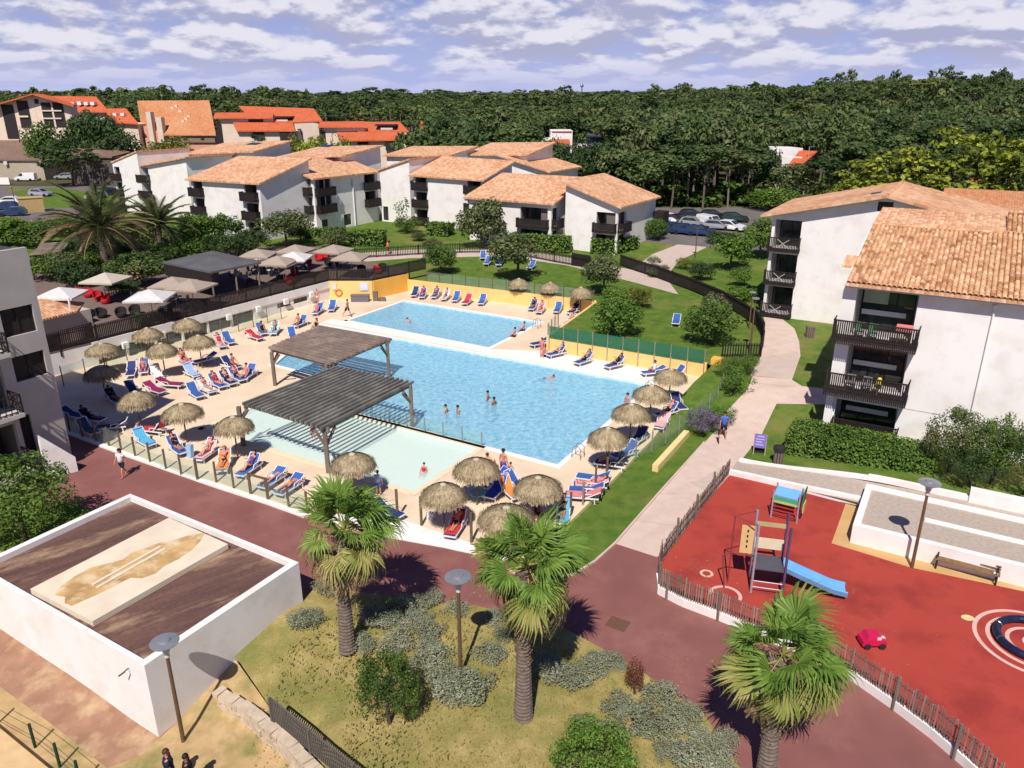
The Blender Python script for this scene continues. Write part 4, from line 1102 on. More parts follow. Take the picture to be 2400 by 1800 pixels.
t = far_house('gabled_apartments', 'cream gabled apartment building with dark tall balconies at the far left', [[(-150, 285, Y1 - 2), (-100, 268, Y1 + 8), (120, 217, Y1 + 8), (76, 219, Y1 - 2)], [(172, 248, Y1 - 2), (176, 244, Y1 + 4), (92, 217, Y1 + 4), (76.5, 219.5, Y1 - 2)]],
   [(-120, 276, Y1, 76, 222, Y1, 3), (76.2, 222, Y1, 165, 249, Y1, 3)], M_redroof, M_cream,
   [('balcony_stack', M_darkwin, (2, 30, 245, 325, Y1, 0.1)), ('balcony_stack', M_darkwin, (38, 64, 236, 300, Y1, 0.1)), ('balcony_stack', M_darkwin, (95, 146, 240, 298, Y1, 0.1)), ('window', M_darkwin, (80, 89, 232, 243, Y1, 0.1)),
   ('balcony_floor', M_cream, (44, 66, 271, 275, Y1 - 0.3, 0.5)), ('balcony_floor', M_cream, (99, 144, 258, 261, Y1 - 0.3, 0.5)), ('balcony_floor', M_cream, (99, 144, 276, 279, Y1 - 0.3, 0.5)), ('pier', M_cream, (118, 122, 240, 298, Y1 - 0.2, 0.4))])
Y2 = 250
far_house('red_roofed_house', 'red roofed house with white dormers behind the far left gable', [[(150, 262, Y2), (256, 262, Y2), (225, 226, Y2 + 14), (105, 225, Y2 + 14)]], [(150, 262, Y2 + 1, 250, 262, Y2 + 1, 12)], extra=[('dormer', M_white, (x, x + 9, 238 + (x % 3), 246, Y2 + 4, 2.0)) for x in (149, 164, 180, 196, 211)])
Y2 = 235
far_house('red_roofed_house', 'lower red roofed house with two pale skylights right of the dormered one', [[(246, 285, Y2), (325, 290, Y2), (295, 254, Y2 + 10), (252, 254, Y2 + 10)]], [(248, 286, Y2 + 1, 322, 291, Y2 + 1, 9)], extra=[('dormer', M_white, (x, x + 8, 265, 272, Y2 + 4, 1.5)) for x in (264, 282)])
Y3 = 235
far_house('steep_roofed_house', 'pink house under a huge weathered orange roof', [[(383, 316, Y3), (506, 316, Y3), (490, 235, Y3 + 16), (322, 236, Y3 + 16)], [(330, 290, Y3 + 8), (384, 317, Y3 - 0.2), (350, 262, Y3 + 7), (321, 236, Y3 + 15.5)]],
   [(336, 296, Y3 + 3, 392, 318, Y3 + 1, 10), (392, 317, Y3 + 1, 504, 317, Y3 + 1, 14)], M_oldroof, M_pink,
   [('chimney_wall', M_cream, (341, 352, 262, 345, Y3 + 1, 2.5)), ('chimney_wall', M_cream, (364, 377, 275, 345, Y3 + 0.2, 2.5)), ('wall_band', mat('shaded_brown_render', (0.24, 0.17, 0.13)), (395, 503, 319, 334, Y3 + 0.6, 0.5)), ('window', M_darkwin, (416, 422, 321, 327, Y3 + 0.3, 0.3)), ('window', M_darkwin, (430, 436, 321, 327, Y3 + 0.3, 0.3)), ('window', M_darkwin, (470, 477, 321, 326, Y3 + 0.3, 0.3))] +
   [('skylight', M_cream, (x, x + 7, y, y + 5, Y3 + 16 * (316 - y) / 81 - 1.0, 0.8)) for x, y in ((400, 250), (408, 246), (432, 276), (438, 270), (418, 258), (425, 282))])
Y4 = 215
far_house('terraced_house', 'red roofed house with stepped roofs and a dark dormer, left of the pair', [[(500, 276, Y4), (640, 276, Y4), (640, 263, Y4 + 6), (504, 264, Y4 + 6)], [(555, 306, Y4 - 6), (692, 306, Y4 - 6), (686, 287, Y4 + 0.5), (546, 287, Y4 + 0.5)], [(600, 288, Y4 + 0.3), (756, 283, Y4 + 2), (735, 254, Y4 + 12), (559, 248, Y4 + 12)]],
   [(517, 279, Y4 + 1, 640, 279, Y4 + 1, 10), (555, 307, Y4 - 5, 692, 307, Y4 - 5, 5.9), (690, 290, Y4 + 0.6, 746, 287, Y4 + 2.2, 9)],
   extra=[('window', M_darkwin, (582, 616, 278, 286, Y4 + 0.8, 0.3)), ('dormer', M_darkwin, (645, 676, 276, 287, Y4 + 2, 3)), ('dormer_roof', M_dark, (638, 682, 273, 276, Y4 + 1.5, 4)), ('window', M_pale, (648, 674, 279, 284, Y4 + 1.9, 0.2)), ('balcony', M_darkwin, (592, 618, 309, 325, Y4 - 5.3, 0.4)), ('balcony', M_darkwin, (655, 696, 309, 333, Y4 - 5.6, 0.6)), ('window', M_darkwin, (697, 706, 302, 316, Y4 + 0.4, 0.3)), ('side_balconies', M_darkwin, (507, 518, 290, 335, Y4 + 0.8, 0.4))])
Y5 = 200
far_house('terraced_house', 'red roofed house with stepped roofs and a wide white dormer window, right of the pair', [[(745, 297, Y5), (860, 297, Y5), (855, 284, Y5 + 6), (750, 285, Y5 + 6)], [(797, 329, Y5 - 6), (936, 327, Y5 - 6), (930, 309, Y5 + 0.5), (789, 310, Y5 + 0.5)], [(840, 309, Y5 + 0.3), (958, 308, Y5 + 1), (937, 285, Y5 + 9), (790, 286, Y5 + 9)]],
   [(762, 299, Y5 + 1, 858, 299, Y5 + 1, 8), (797, 330, Y5 - 5, 936, 328, Y5 - 5, 5.9), (936, 311, Y5 + 0.8, 952, 311, Y5 + 1, 7)],
   extra=[('window', M_pale, (766, 855, 300, 307, Y5 + 0.7, 0.2)), ('dormer', M_darkwin, (886, 924, 295, 306, Y5 + 2, 3)), ('dormer_roof', M_dark, (878, 928, 292, 295, Y5 + 1.5, 4)), ('window', M_pale, (892, 920, 298, 304, Y5 + 1.9, 0.2)), ('balcony', M_darkwin, (838, 862, 331, 350, Y5 - 5.3, 0.4)), ('balcony', M_darkwin, (903, 936, 331, 352, Y5 - 5.6, 0.6)), ('window', M_darkwin, (745, 756, 322, 334, Y5 + 0.6, 0.4))])
far_house('chalet', 'small dark chalet with an orange roof among the trees', [[(984, 300, 225), (1003, 300, 225), (1016, 281, 230), (986, 281, 230)]], [(985, 296, 226, 1018, 296, 228, 6)], wall_m=M_dark)
far_house('villa', 'white flat roofed villa with a low red roof among the pines', [[(1285, 336, 168), (1337, 336, 168), (1334, 326, 172), (1289, 326, 172)]], [(1270, 325, 172, 1300, 325, 172, 5), (1291, 306, 173, 1342, 306, 173, 7)], wall_m=M_white, extra=[('window', M_darkwin, (1273, 1286, 330, 333, 171.9, 0.3)), ('window_band', mat('faded_red_paint', (0.5, 0.22, 0.17)), (1293, 1340, 307, 309, 172.9, 0.2))])
far_house('slate_house', 'dark slate walled house beside a small white block', [[(1376, 318, 170), (1419, 318, 170), (1416, 313, 175), (1380, 313, 175)]], [(1378, 316, 171, 1418, 316, 171, 5), (1352, 337, 169, 1377, 337, 169, 3)], roof_m=M_darkgrey, wall_m=mat('slate_grey', (0.12, 0.13, 0.17)), extra=[('low_wall', M_white, (1352, 1376, 337, 346, 168.8, 0.2))])
far_house('villa', 'white walled villa with a broken red roof deep in the trees on the right', [[(1838, 398, 150), (1872, 392, 150), (1916, 354, 160), (1874, 352, 160)]], [(1793, 345, 158, 1882, 347, 160, 5), (1800, 365, 156, 1880, 368, 156, 1.5)], wall_m=M_white)
far_house('bungalow', 'low brown roofed building behind the left car park', [[(-60, 374, 188), (98, 374, 184), (76, 329, 205), (-60, 328, 205)], [(98.3, 374, 184), (120, 343, 200), (78, 329, 205), (76.3, 329, 205)]], [(-60, 376, 188.5, 98, 376, 184.5, 12)], roof_m=M_shingle, wall_m=mat('beige_render', (0.42, 0.36, 0.27)), extra=[('window', M_pale, (8, 16, 378, 386, 186, 0.4)), ('door', M_pale, (92, 96, 378, 388, 184, 0.4))])
far_house('bungalow', 'second low brown roofed building right of the dark tree', [[(160, 366, 178), (262, 367, 174), (306, 356, 186), (202, 330, 196)]], [(165, 369, 178.5, 262, 369, 174.5, 9)], roof_m=M_shingle, wall_m=mat('dark_brown_render', (0.11, 0.09, 0.08)))
far_house('red_roofed_house', 'red roof corner behind the yellow green cypress on the right', [[(2270, 425, 118), (2305, 425, 118), (2300, 418, 122), (2275, 418, 122)]], [(2285, 428, 118.5, 2302, 428, 118.5, 3)], wall_m=M_cream)
# terrace over the left edge of the pool
TZ = 2.0
def TP(px, py): return P(px, py, TZ)
def build_terrace():
 mb = MB(); mb.prism([(p[0], p[1]) for p in TERR], 1.82, TZ)
 o = struct('terrace', mb, M_wood_deck)
 t = thing('terrace_wall', 'white wall under the terrace with dark basement openings', 'wall', (TERR[1][0], TERR[1][1], 0))
 A, B = Vector(TERR[1] + (0,)), Vector(TERR[2] + (0,)); L = (B - A).length
 mb = MB(); ops = []
 s = 0.3
 for k in range(8):
  w = 2.42
  if s + w < 17.8: ops.append((s, s + w, 0.05, 1.12))
  s += 2.6
 ops += [(18.6, 20.3, 0.55, 1.05), (20.7, 22.6, 0.55, 1.05)]
 wallpanel(mb, A, B, -0.3, 1.80, 1.80, ops, 0.25)
 A2 = Vector(TERR[0] + (0,)); wallpanel(mb, A2, A - (A - A2).normalized() * 0.001, -0.3, 1.80, 1.80, [], 0.25)
 mb.build('wall', M_white, t)
 for o in ops:
  window(t, A, B, o[0], o[1], o[2], o[3], 0.2, 1, frame_m=mat('brown_grey_frame', (0.22, 0.18, 0.14)))
 fb = MB(); fb.obox(A - UA * 0 + UP * 1.25 + UA * 0.01, B - A, Vector(((B - A).y, -(B - A).x, 0)).normalized() * 0.10, UP * 0.72)
 fb.build('white_band', M_white, t)
 for k in range(7):
  q = A + (B - A) * ((k * 3.4 + 2.3) / L); n = Vector(((B - A).y, -(B - A).x, 0)).normalized()
  b = MB(); b.obox(q + n * 0.102 + UP * 0.85, (B - A).normalized() * 0.5, n * 0.25, UP * 0.5); b.build('wall_lamp_box', M_white, t)
 wall('corner_wall', 'yellow wall with a lifebuoy facing the pool', 'wall', [TERR[2], TERR[3]], -0.3, 1.98, M_yellow, 0.24)
 wall('corner_wall', 'orange wall slanting back to the lawn beside the lifebuoy wall', 'wall', [(-14.62, 79.45), TERR[4]], -0.3, 1.98, M_ochre, 0.24)
 run = [TERR[0], TERR[1], TERR[2], TERR[3], TERR[4], (-9.6, 85.2)]
 fence('terrace_fence', 'black upright fence along the edge of the bar terrace above the pool', run, TZ, 1.3, 0.15, 0.10, M_dark, posts=2.9, drop=0.55, z1=TZ)
def fence(name, label, run, z, h, gap, w, m, posts=2.0, drop=0.0, z1=None, zf=None, rails=(0.12, 0.85), each=False, group=None, post_m=None, top=0.0, jitter=0.0, back=False, th=0.03):
 t = thing(name, label, 'fence', (run[0][0], run[0][1], z if z is not None else zf(*run[0])), 0, group)
 zz = (lambda x, y: z) if zf is None else zf
 rl, pk = MB(), MB()
 segs = [(Vector((a[0], a[1], 0)), Vector((b[0], b[1], 0))) for a, b in zip(run[:-1], run[1:])]
 carry = 0.0; pc = 0.0; proto = None; nposts = 0
 for a, b in segs:
  L = (b - a).length; d = (b - a) / L; sd = Vector((d.y, -d.x, 0))
  n = max(1, int(L / 2.5))
  for i in range(n):
   p, q = a + d * (L * i / n), a + d * (L * (i + 1) / n)
   for r in rails: rl.bar(p + UP * (zz(p.x, p.y) + h * r) - sd * 0.035, q + UP * (zz(q.x, q.y) + h * r) - sd * 0.035, 0.05, 0.07)
  s = pc
  while s <= L:
   p = a + d * s; zb = zz(p.x, p.y)
   po = MB(); po.obox(p - d * 0.045 + UP * (zb - drop) - sd * 0.02, d * 0.09, sd * 0.09, UP * (h + drop + top + 0.05)); po.build('post', post_m or m, t)
   s += posts
  pc = s - L
  s = carry
  while s <= L:
   p = a + d * s; zb = zz(p.x, p.y); hh = h * (1 + rnd.uniform(-jitter, jitter))
   if each:
    o = MB(); tl = rnd.uniform(-0.02, 0.02) if jitter else 0
    o.obox(p - d * w / 2 + UP * (zb + 0.06), d * w, sd * th, UP * (hh - 0.06) + d * tl); o.build('picket', m, t)
   else: pk.obox(p - d * w / 2 + UP * (zb + 0.05), d * w, sd * th, UP * (hh - 0.05))
   s += gap
  carry = s - L
 rl.build('rail', m, t)
 if not each:
  o = pk.build('pickets', m, t); o['kind'] = 'stuff'
 return t
build_terrace()
def pavilion():
 c = [P(380, 614, 4.8), P(494, 637, 4.8), P(612, 614, 4.8), P(498, 587, 4.8)]
 m = (c[0] + c[1] + c[2] + c[3]) / 4
 t = thing('bar_pavilion', 'open bar pavilion with a flat dark grey roof on the terrace', 'pavilion', (m.x, m.y, TZ))
 r = MB(); r.prism([(p.x, p.y) for p in c], 4.62, 4.8)
 apex = m + UP * 0.45
 r.add([p + UP * 0.002 for p in c] + [apex], [(0, 1, 4), (1, 2, 4), (2, 3, 4), (3, 0, 4)])
 r.build('roof', mat('dark_grey_membrane', (0.115, 0.115, 0.115), (0.09, 0.09, 0.092), 0.7, 0.6), t)
 f = MB(); a, b = c[0].lerp(m, 0.03), c[1].lerp(m, 0.03); f.bar(a + UP * -0.75, b + UP * -0.75, 0.08, 1.1); f.build('fascia', M_dark, t)
 cc = [p.lerp(m, 0.08) for p in c]
 for p in (cc[0], cc[1], cc[2], cc[3], cc[1].lerp(cc[2], 0.5), cc[2].lerp(cc[3], 0.5)):
  o = MB(); o.bar(Vector((p.x, p.y, TZ)), Vector((p.x, p.y, 4.6)), 0.16, 0.16, (1, 0, 0)); o.build('post', M_wood, t)
 d = (cc[3] - cc[0]); k = MB(); k.prism([(p.x, p.y) for p in (cc[0].lerp(m, 0.3), cc[0].lerp(m, 0.3) + d * 0.12, cc[3].lerp(m, 0.3), cc[3].lerp(m, 0.3) - (cc[3] - cc[2]) * 0.1)], TZ, TZ + 1.15)
 k.build('counter', M_woodbrown, t)
pavilion()
def sunshade_proto(m):
 t = thing('sunshade', '', 'parasol'); t['group'] = 'square sunshades on the terrace'
 p = MB(); p.tube([(0, 0, 0), (0, 0, 2.75)], 0.035, 8); p.build('pole', M_steel, t)
 b = MB(); b.box(-0.3, -0.3, 0, 0.3, 0.3, 0.07); b.build('base', M_darkgrey, t)
 c = MB(); s = 1.65
 c.add([(-s, -s, 2.2), (s, -s, 2.2), (s, s, 2.2), (-s, s, 2.2), (0, 0, 2.85)], [(0, 1, 4), (1, 2, 4), (2, 3, 4), (3, 0, 4)])
 c.add([(-s, -s, 2.05), (s, -s, 2.05), (s, s, 2.05), (-s, s, 2.05), (-s, -s, 2.2), (s, -s, 2.2), (s, s, 2.2), (-s, s, 2.2)], [(0, 1, 5, 4), (1, 2, 6, 5), (2, 3, 7, 6), (3, 0, 4, 7)])
 c.build('canopy', m, t)
 r = MB()
 for k in range(4):
  x, y = ((-s, -s), (s, -s), (s, s), (-s, s))[k]; r.bar((0, 0, 2.78), (x * 0.97, y * 0.97, 2.19), 0.03, 0.03)
 r.build('ribs', M_steel, t)
 return t
M_taupe = mat('taupe_canvas', (0.36, 0.295, 0.24), (0.32, 0.26, 0.21), 0.85, 1.2)
M_ecru = mat('ecru_canvas', (0.50, 0.44, 0.37), (0.45, 0.39, 0.33), 0.85, 1.2)
M_whitecanvas = mat('white_canvas', (0.62, 0.60, 0.58), None, 0.85)
pr = {'t': sunshade_proto(M_taupe), 'e': sunshade_proto(M_ecru), 'w': sunshade_proto(M_whitecanvas)}
for px, py, k, rz, lab in ((247, 647, 'e', 0.4, 'large off white sunshade left of the bar pavilion beside the shrubs'), (405, 657, 't', 0.5, 'taupe sunshade behind another, close to the pavilion corner'), (447, 663, 't', 0.3, 'taupe sunshade just left of the pavilion posts'), (350, 687, 'w', 0.6, 'white sunshade low on the terrace left of the taupe pair'),
       (603, 590, 't', 0.5, 'grey taupe sunshade right behind the pavilion roof'), (650, 607, 't', 0.4, 'wide taupe sunshade among the crowded tables'), (692, 580, 't', 0.3, 'rear taupe sunshade under the round tree'), (688, 597, 'w', 0.5, 'bright white sunshade in front of the rear taupe one'), (782, 580, 't', 0.2, 'taupe sunshade next to the round bush at the far terrace end'), (822, 596, 't', 0.4, 'grey sunshade at the right end of the terrace by the lawn'), (140, 682, 'w', 0.6, 'small pale blue white sunshade beside the left apartment block')):
 q = P(px, py, TZ + 2.5); place(pr[k], (q.x, q.y, TZ), rz + AX, lab)
M_wicker = mat('dark_wicker', (0.030, 0.026, 0.026), (0.02, 0.018, 0.018), 0.7, 20)
M_redcush = mat('red_fabric', (0.50, 0.018, 0.03), (0.42, 0.015, 0.025), 0.8, 4)
def armchair_proto(m, cat='armchair'):
 t = thing('armchair', '', cat)
 b = MB(); b.lathe([(0.30, 0.0), (0.42, 0.18), (0.44, 0.36)], 10); b.build('seat', m, t)
 k = MB(); n = 8
 for i in range(n):
  a0, a1 = math.radians(-15 + 210 * i / n), math.radians(-15 + 210 * (i + 1) / n)
  h = 0.55 + 0.33 * math.sin(math.pi * (i + 0.5) / n)
  p0, p1 = Vector((math.cos(a0), math.sin(a0), 0)), Vector((math.cos(a1), math.sin(a1), 0))
  k.add([p0 * 0.46 + UP * 0.3, p1 * 0.46 + UP * 0.3, p1 * 0.5 + UP * h, p0 * 0.5 + UP * h, p0 * 0.38 + UP * 0.3, p1 * 0.38 + UP * 0.3, p1 * 0.42 + UP * h, p0 * 0.42 + UP * h],
    [(0, 1, 2, 3), (5, 4, 7, 6), (3, 2, 6, 7), (0, 3, 7, 4), (1, 5, 6, 2)])
 k.build('backrest', m, t)
 return t
def table_proto():
 t = thing('bar_table', '', 'table')
 a = MB(); a.lathe([(0.38, 0.70), (0.38, 0.73)], 12); a.build('table_top', mat('pale_table_top', (0.55, 0.55, 0.55)), t)
 a = MB(); a.tube([(0, 0, 0), (0, 0, 0.7)], 0.04, 6); a.lathe([(0.25, 0), (0.22, 0.03)], 10); a.build('pedestal', M_darkgrey, t)
 return t
def chair_proto(m):
 t = thing('bar_chair', '', 'chair')
 s = MB(); s.box(-0.22, -0.22, 0.43, 0.22, 0.22, 0.47); s.build('seat', m, t)
 b = MB(); b.box(-0.22, 0.19, 0.5, 0.22, 0.23, 0.88); b.build('backrest', m, t)
 l = MB()
 for x in (-0.2, 0.2):
  for y in (-0.2, 0.2): l.bar((x, y, 0), (x, y, 0.43 if y < 0 else 0.86), 0.03, 0.03, (1, 0, 0))
 l.build('legs', m, t)
 return t
ac = {'r': armchair_proto(M_redcush), 'd': armchair_proto(M_wicker)}
for px, py, k, rz, lab in ((208, 697, 'r', 0.5, 'red armchair second from the right in the group by the small tiled roof'), (192, 690, 'r', 2.5, 'red armchair at the back of the group by the small tiled roof'), (248, 712, 'r', -0.6, 'red round armchair nearest the terrace edge in the left group'), (232, 703, 'r', 0.9, 'red armchair touching the nearest red round one'),
       (285, 744, 'd', 0.4, 'dark wicker armchair in shade left of the potted plant'), (317, 738, 'd', 0.2, 'dark wicker armchair in shade right of its twin'), (722, 622, 'r', 0.4, 'single red armchair behind the tables near the lawn'), (748, 612, 'r', 0.1, 'red armchair under the far parasol pole, left one'), (762, 609, 'r', -0.3, 'red armchair under the far parasol pole, right one'),
       (693, 650, 'r', 1.2, 'red armchair by the black fence, further one'), (680, 668, 'r', 0.4, 'red armchair pressed against the black fence'), (770, 622, 'd', 0.6, 'dark armchair next to the far red pair'), (848, 640, 'd', 0.3, 'wide dark armchair behind the fence above the lifebuoy'), (886, 642, 'r', 0.9, 'dark red armchair at the bend of the black fence'), (897, 636, 'd', 0.1, 'dark armchair at the bend of the black fence, behind the red one'), (240, 745, 'd', 1.0, 'grey wicker armchair beside the timber fence in shade')):
 q = TP(px, py); place(ac[k], q, rz, lab, 'armchairs on the bar terrace')
tp, cp = table_proto(), chair_proto(mat('aluminium_chair', (0.33, 0.33, 0.35), None, 0.4, metal=0.5)); cd = chair_proto(M_wicker)
i = 0
for px, py, w in ((335, 702, 'under the white sunshade'), (365, 712, 'just right of the white sunshade'), (395, 708, 'below the rear taupe sunshade'), (420, 712, 'below the front taupe sunshade'), (385, 738, 'closest to the dark fence on the left'), (600, 645, 'behind the right pavilion post'), (620, 632, 'in the middle of the crowd'), (635, 648, 'left of the red fence chairs'), (650, 660, 'against the fence by the red chairs'), (606, 622, 'under the pavilion eave'), (628, 612, 'below the grey taupe sunshade'), (662, 618, 'under the wide taupe sunshade'), (700, 640, 'right of the red fence chairs'), (800, 628, 'at the lawn end of the terrace'), (450, 728, 'left of the pavilion post by the fence'), (560, 655, 'inside the pavilion'), (580, 668, 'between pavilion and fence')):
 q = TP(px, py)
 place(tp, q, 0, 'round pale bar table ' + w, 'bar tables and chairs on the terrace')
 for j in range(3):
  a = rnd.uniform(0, 6.28) + j * 2.1
  place(cp if (i + j) % 2 else cd, q + Vector((math.cos(a), math.sin(a), 0)) * 0.75, a - math.pi / 2, ('silver metal' if (i + j) % 2 else 'dark') + ' bar chair at the table ' + w, 'bar tables and chairs on the terrace')
 i += 1
def service_hut():
 a = P(100, 752, 3.6)
 t = thing('service_hut', 'small white hut with a tiled roof beside the left apartment block', 'hut', (a.x, a.y, TZ))
 c = [P(95, 745, 4.3), P(128, 737, 4.3), P(171, 719, 4.4), P(95, 688, 4.7)]
 q = [P(90, 790, 2.0), P(218, 757, 2.0)]
 w = MB(); d = (q[1] - q[0]).normalized(); n = Vector((-d.y, d.x, 0))
 w.prism([(p.x, p.y) for p in (q[0], q[1], q[1] + n * 3, q[0] + n * 3)], TZ, 3.25); w.build('wall', M_ecru, t)
 s = Sheet(); z = 3.5
 e0, e1 = q[0] - n * 0.4 - d * 0.5 + UP * 1.45, q[1] - n * 0.4 - d * 1.4 + UP * 1.45
 s.slab([e0, e1, e1 + n * 3.0 + UP * 0.9 - d * 1.0, e0 + n * 3.0 + UP * 0.9], 0.15); s.build('roof', M_rooftile, t)
 s = Sheet(); s.slab([e1 + d * 0.0 + UP * 0.0, e1 + d * 2.6 + n * 3 - UP * 0.2, e1 + n * 3.0 + UP * 0.9 - d * 1.0, e1 + n * 2.9 + UP * 0.88 - d * 1.05], 0.12); s.build('side_roof', M_rooftile, t)
 o = MB(); p = P(165, 722, 3.9); o.tube([p, p + UP * 0.9], 0.09, 8); o.build('vent_pipe', M_white, t)
 fence('timber_fence', 'black timber fence in front of the small tiled hut', [tuple(P(112, 824, 2.0))[:2], tuple(P(222, 792, 2.0))[:2]], TZ, 1.3, 0.16, 0.09, M_dark, posts=1.9)
service_hut()
def small_pergola():
 a, b, c = P(68, 598, 4.6), P(140, 592, 4.6), P(165, 566, 4.6)
 t = thing('pergola', 'brown slatted shade roof behind the left apartment block', 'pergola', (a.x, a.y, TZ))
 d, n = (b - a), (c - b)
 s = MB()
 for k in range(14): s.bar(a + n * (k / 13), b + n * (k / 13) , 0.35, 0.05)
 s.build('slats', M_woodbrown, t)['kind'] = 'stuff'
 for q in (a, b, c, a + n):
  o = MB(); o.bar((q.x, q.y, TZ), (q.x, q.y, 4.55), 0.15, 0.15, (1, 0, 0)); o.build('post', M_wood, t)
 o = MB(); o.bar(a - UP * 0.1, b - UP * 0.1, 0.1, 0.2); o.bar(a + n - UP * 0.1, b + n - UP * 0.1, 0.1, 0.2); o.build('beam', M_wood, t)
small_pergola()
q = P(856, 680, 0) ; q = P(794, 690, 0.75)
wl = Vector(TERR[2] + (0,)); wd = (Vector(TERR[3] + (0,)) - wl).normalized()
def on_wall(px, py):
 a = (px - 1200) / FOC; y = 79.36; z = zat(y, py); fw = y * CT - (z - EYE_H) * ST
 return Vector((a * fw, y, z))
mb = MB(); c = on_wall(794, 686); n = 16
ring = [c + Vector((math.cos(2 * math.pi * k / n), 0, math.sin(2 * math.pi * k / n))) * 0.33 for k in range(n + 1)]
mb.tube(ring, 0.085, 8, False)
tag(mb.build('lifebuoy', mat('orange_plastic', (0.72, 0.19, 0.06), (0.66, 0.16, 0.05), 0.5)), 'orange lifebuoy ring hanging on the yellow wall', 'lifebuoy')
mb = MB(); c = on_wall(853, 672); mb.box(c.x - 0.42, c.y - 0.06, c.z - 0.4, c.x + 0.42, c.y - 0.01, c.z + 0.45)
tag(mb.build('notice_board', mat('pale_blue_board', (0.66, 0.70, 0.78))), 'white notice board on the yellow wall right of the lifebuoy', 'sign')
mb = MB(); c = on_wall(783, 671); mb.box(c.x - 0.2, c.y - 0.06, c.z - 0.35, c.x + 0.25, c.y - 0.01, c.z + 0.35)
tag(mb.build('notice_board', M_pale), 'white notice sheet on the wall above the lifebuoy', 'sign')
q = P(844, 708, DZ); mb = MB(); mb.obox(q - Vector((0.95, 0, 0)), (1.85, 0, 0), (0, 0.7, 0), UP * 0.62); mb.obox(q - Vector((1.0, 0.03, -0.64)), (1.95, 0, 0), (0, 0.76, 0), UP * 0.06)
tag(mb.build('storage_chest', mat('mauve_grey_plastic', (0.17, 0.14, 0.165), None, 0.6)), 'long grey storage chest against the yellow wall', 'chest')
q = P(874, 706, DZ); mb = MB(); mb.obox(q, (0.5, 0, 0), (0, 0.35, 0), UP * 1.0); mb.obox(q + Vector((0.6, -0.1, 0)), (0.7, 0, 0), (0, 0.5, 0), UP * 0.35)
tag(mb.build('shower_stand', M_wood), 'dark wooden stand with a low crate at the yellow wall corner', 'stand')
q = P(926, 688, DZ); mb = MB(); mb.obox(q + UP * 0.02, Vector((0.5, 0.55, 0)), Vector((-0.08, 0.08, 0)), UP * 1.1)
tag(mb.build('wall_cabinet', mat('yellow_paint', (0.80, 0.62, 0.10))), 'yellow cabinet on the orange slanting wall', 'cabinet')
# foreground hut with the sunken flat roof
def flat_hut():
 R = 2.0
 a, b, c = P(305, 1157, R), P(700, 1318, R), P(338, 1560, R)
 d = a + (c - b)
 t = thing('flat_roofed_hut', 'white flat roofed hut with a sunken brown roof in the left foreground', 'hut', (c.x, c.y, -1.2))
 cs = [c, b, a, d]; m = (a + b + c + d) / 4
 ins = [p + (m - p).normalized() * 0.36 for p in cs]
 w = MB()
 for i in range(4):
  p, q, pi, qi = cs[i], cs[(i + 1) % 4], ins[i], ins[(i + 1) % 4]
  w.add([(p.x, p.y, -1.5), (q.x, q.y, -1.5), (q.x, q.y, R), (p.x, p.y, R), (pi.x, pi.y, R), (qi.x, qi.y, R), (qi.x, qi.y, 1.7), (pi.x, pi.y, 1.7)],
    [(0, 1, 2, 3), (3, 2, 5, 4), (4, 5, 6, 7)])
 w.build('wall', M_white, t)
 r = MB(); r.add([(p.x, p.y, 1.74) for p in ins], [(0, 1, 2, 3)]); r.build('roof', M_brownroof, t)
 s = [P(396, 1213, 2.0), P(534, 1275, 2.0), P(217, 1456, 2.0), P(71, 1380, 2.0)]
 sl = MB(); sl.prism([(p.x, p.y) for p in s], 1.76, 2.0)
 so = sl.build('roof_slab', M_cream_slab, t)
 g = MB(); u = (s[3] - s[0]); v = (s[1] - s[0])
 for f in (0.44, 0.52):
  p, q = s[0] + v * f + u * 0.27, s[0] + v * (f + 0.02) + u * 0.77
  g.bar(Vector((p.x, p.y, 2.03)), Vector((q.x, q.y, 2.03)), 0.13, 0.04)
 go = g.build('slab_ridge', M_cream_slab, None); go.data.transform(Matrix.Translation(-parent_off(t))); go.parent = so
 st = MB(); q = s[0] + u * 0.52 + v * 0.5
 pts_ = []
 for k in range(26):
  an = 2 * math.pi * k / 26; rr = 0.85 + 0.30 * math.cos(2 * an + 0.9) + 0.10 * math.sin(5 * an) + 0.06 * math.sin(9 * an)
  e = q + u.normalized() * math.cos(an) * rr * 2.7 + v.normalized() * math.sin(an) * rr * 1.55
  pts_.append((e.x, e.y, 2.005))
 st.add(pts_, [tuple(range(26))])
 so2 = st.build('sand_stain', M_stain, None); so2.data.transform(Matrix.Translation(-parent_off(t))); so2.parent = so
 k = MB(); q = c.lerp(d, 0.09); k.bar(Vector((q.x, q.y, 1.45)) - Vector((0.0, 0.02, 0)), Vector((q.x - .02, q.y - .25, 1.5)), 0.03, 0.03); k.bar(Vector((q.x, q.y - .25, 1.5)), Vector((q.x - .22, q.y - .3, 1.35)), 0.04, 0.04); k.build('wall_hook', M_darkgrey, t)
M_cream_slab = mat('cream_concrete', (0.72, 0.64, 0.50), (0.64, 0.55, 0.42), 0.85, 0.8, 7, bump=0.1)
M_stain = mat('ochre_sand', (0.60, 0.40, 0.18), (0.36, 0.22, 0.09), 0.95, 0.9, 8, col3=(0.66, 0.52, 0.32), scale3=1.4)
flat_hut()
mb = MB(); q = [P(-20, 1690, -0.9), P(150, 1830, -0.9), P(-20, 1850, -0.9), P(-200, 1750, -0.9)]
mb.prism([(p.x, p.y) for p in q], -1.5, -0.9)
struct('sand_ramp', mb, mat('yellow_sand', (0.62, 0.44, 0.23), (0.55, 0.38, 0.19), 0.95, 2.5, 7))
t = thing('wire_fence', 'thin dark green posts with slack wire in the bottom left corner', 'fence', tuple(P(83, 1752, -1.2)))
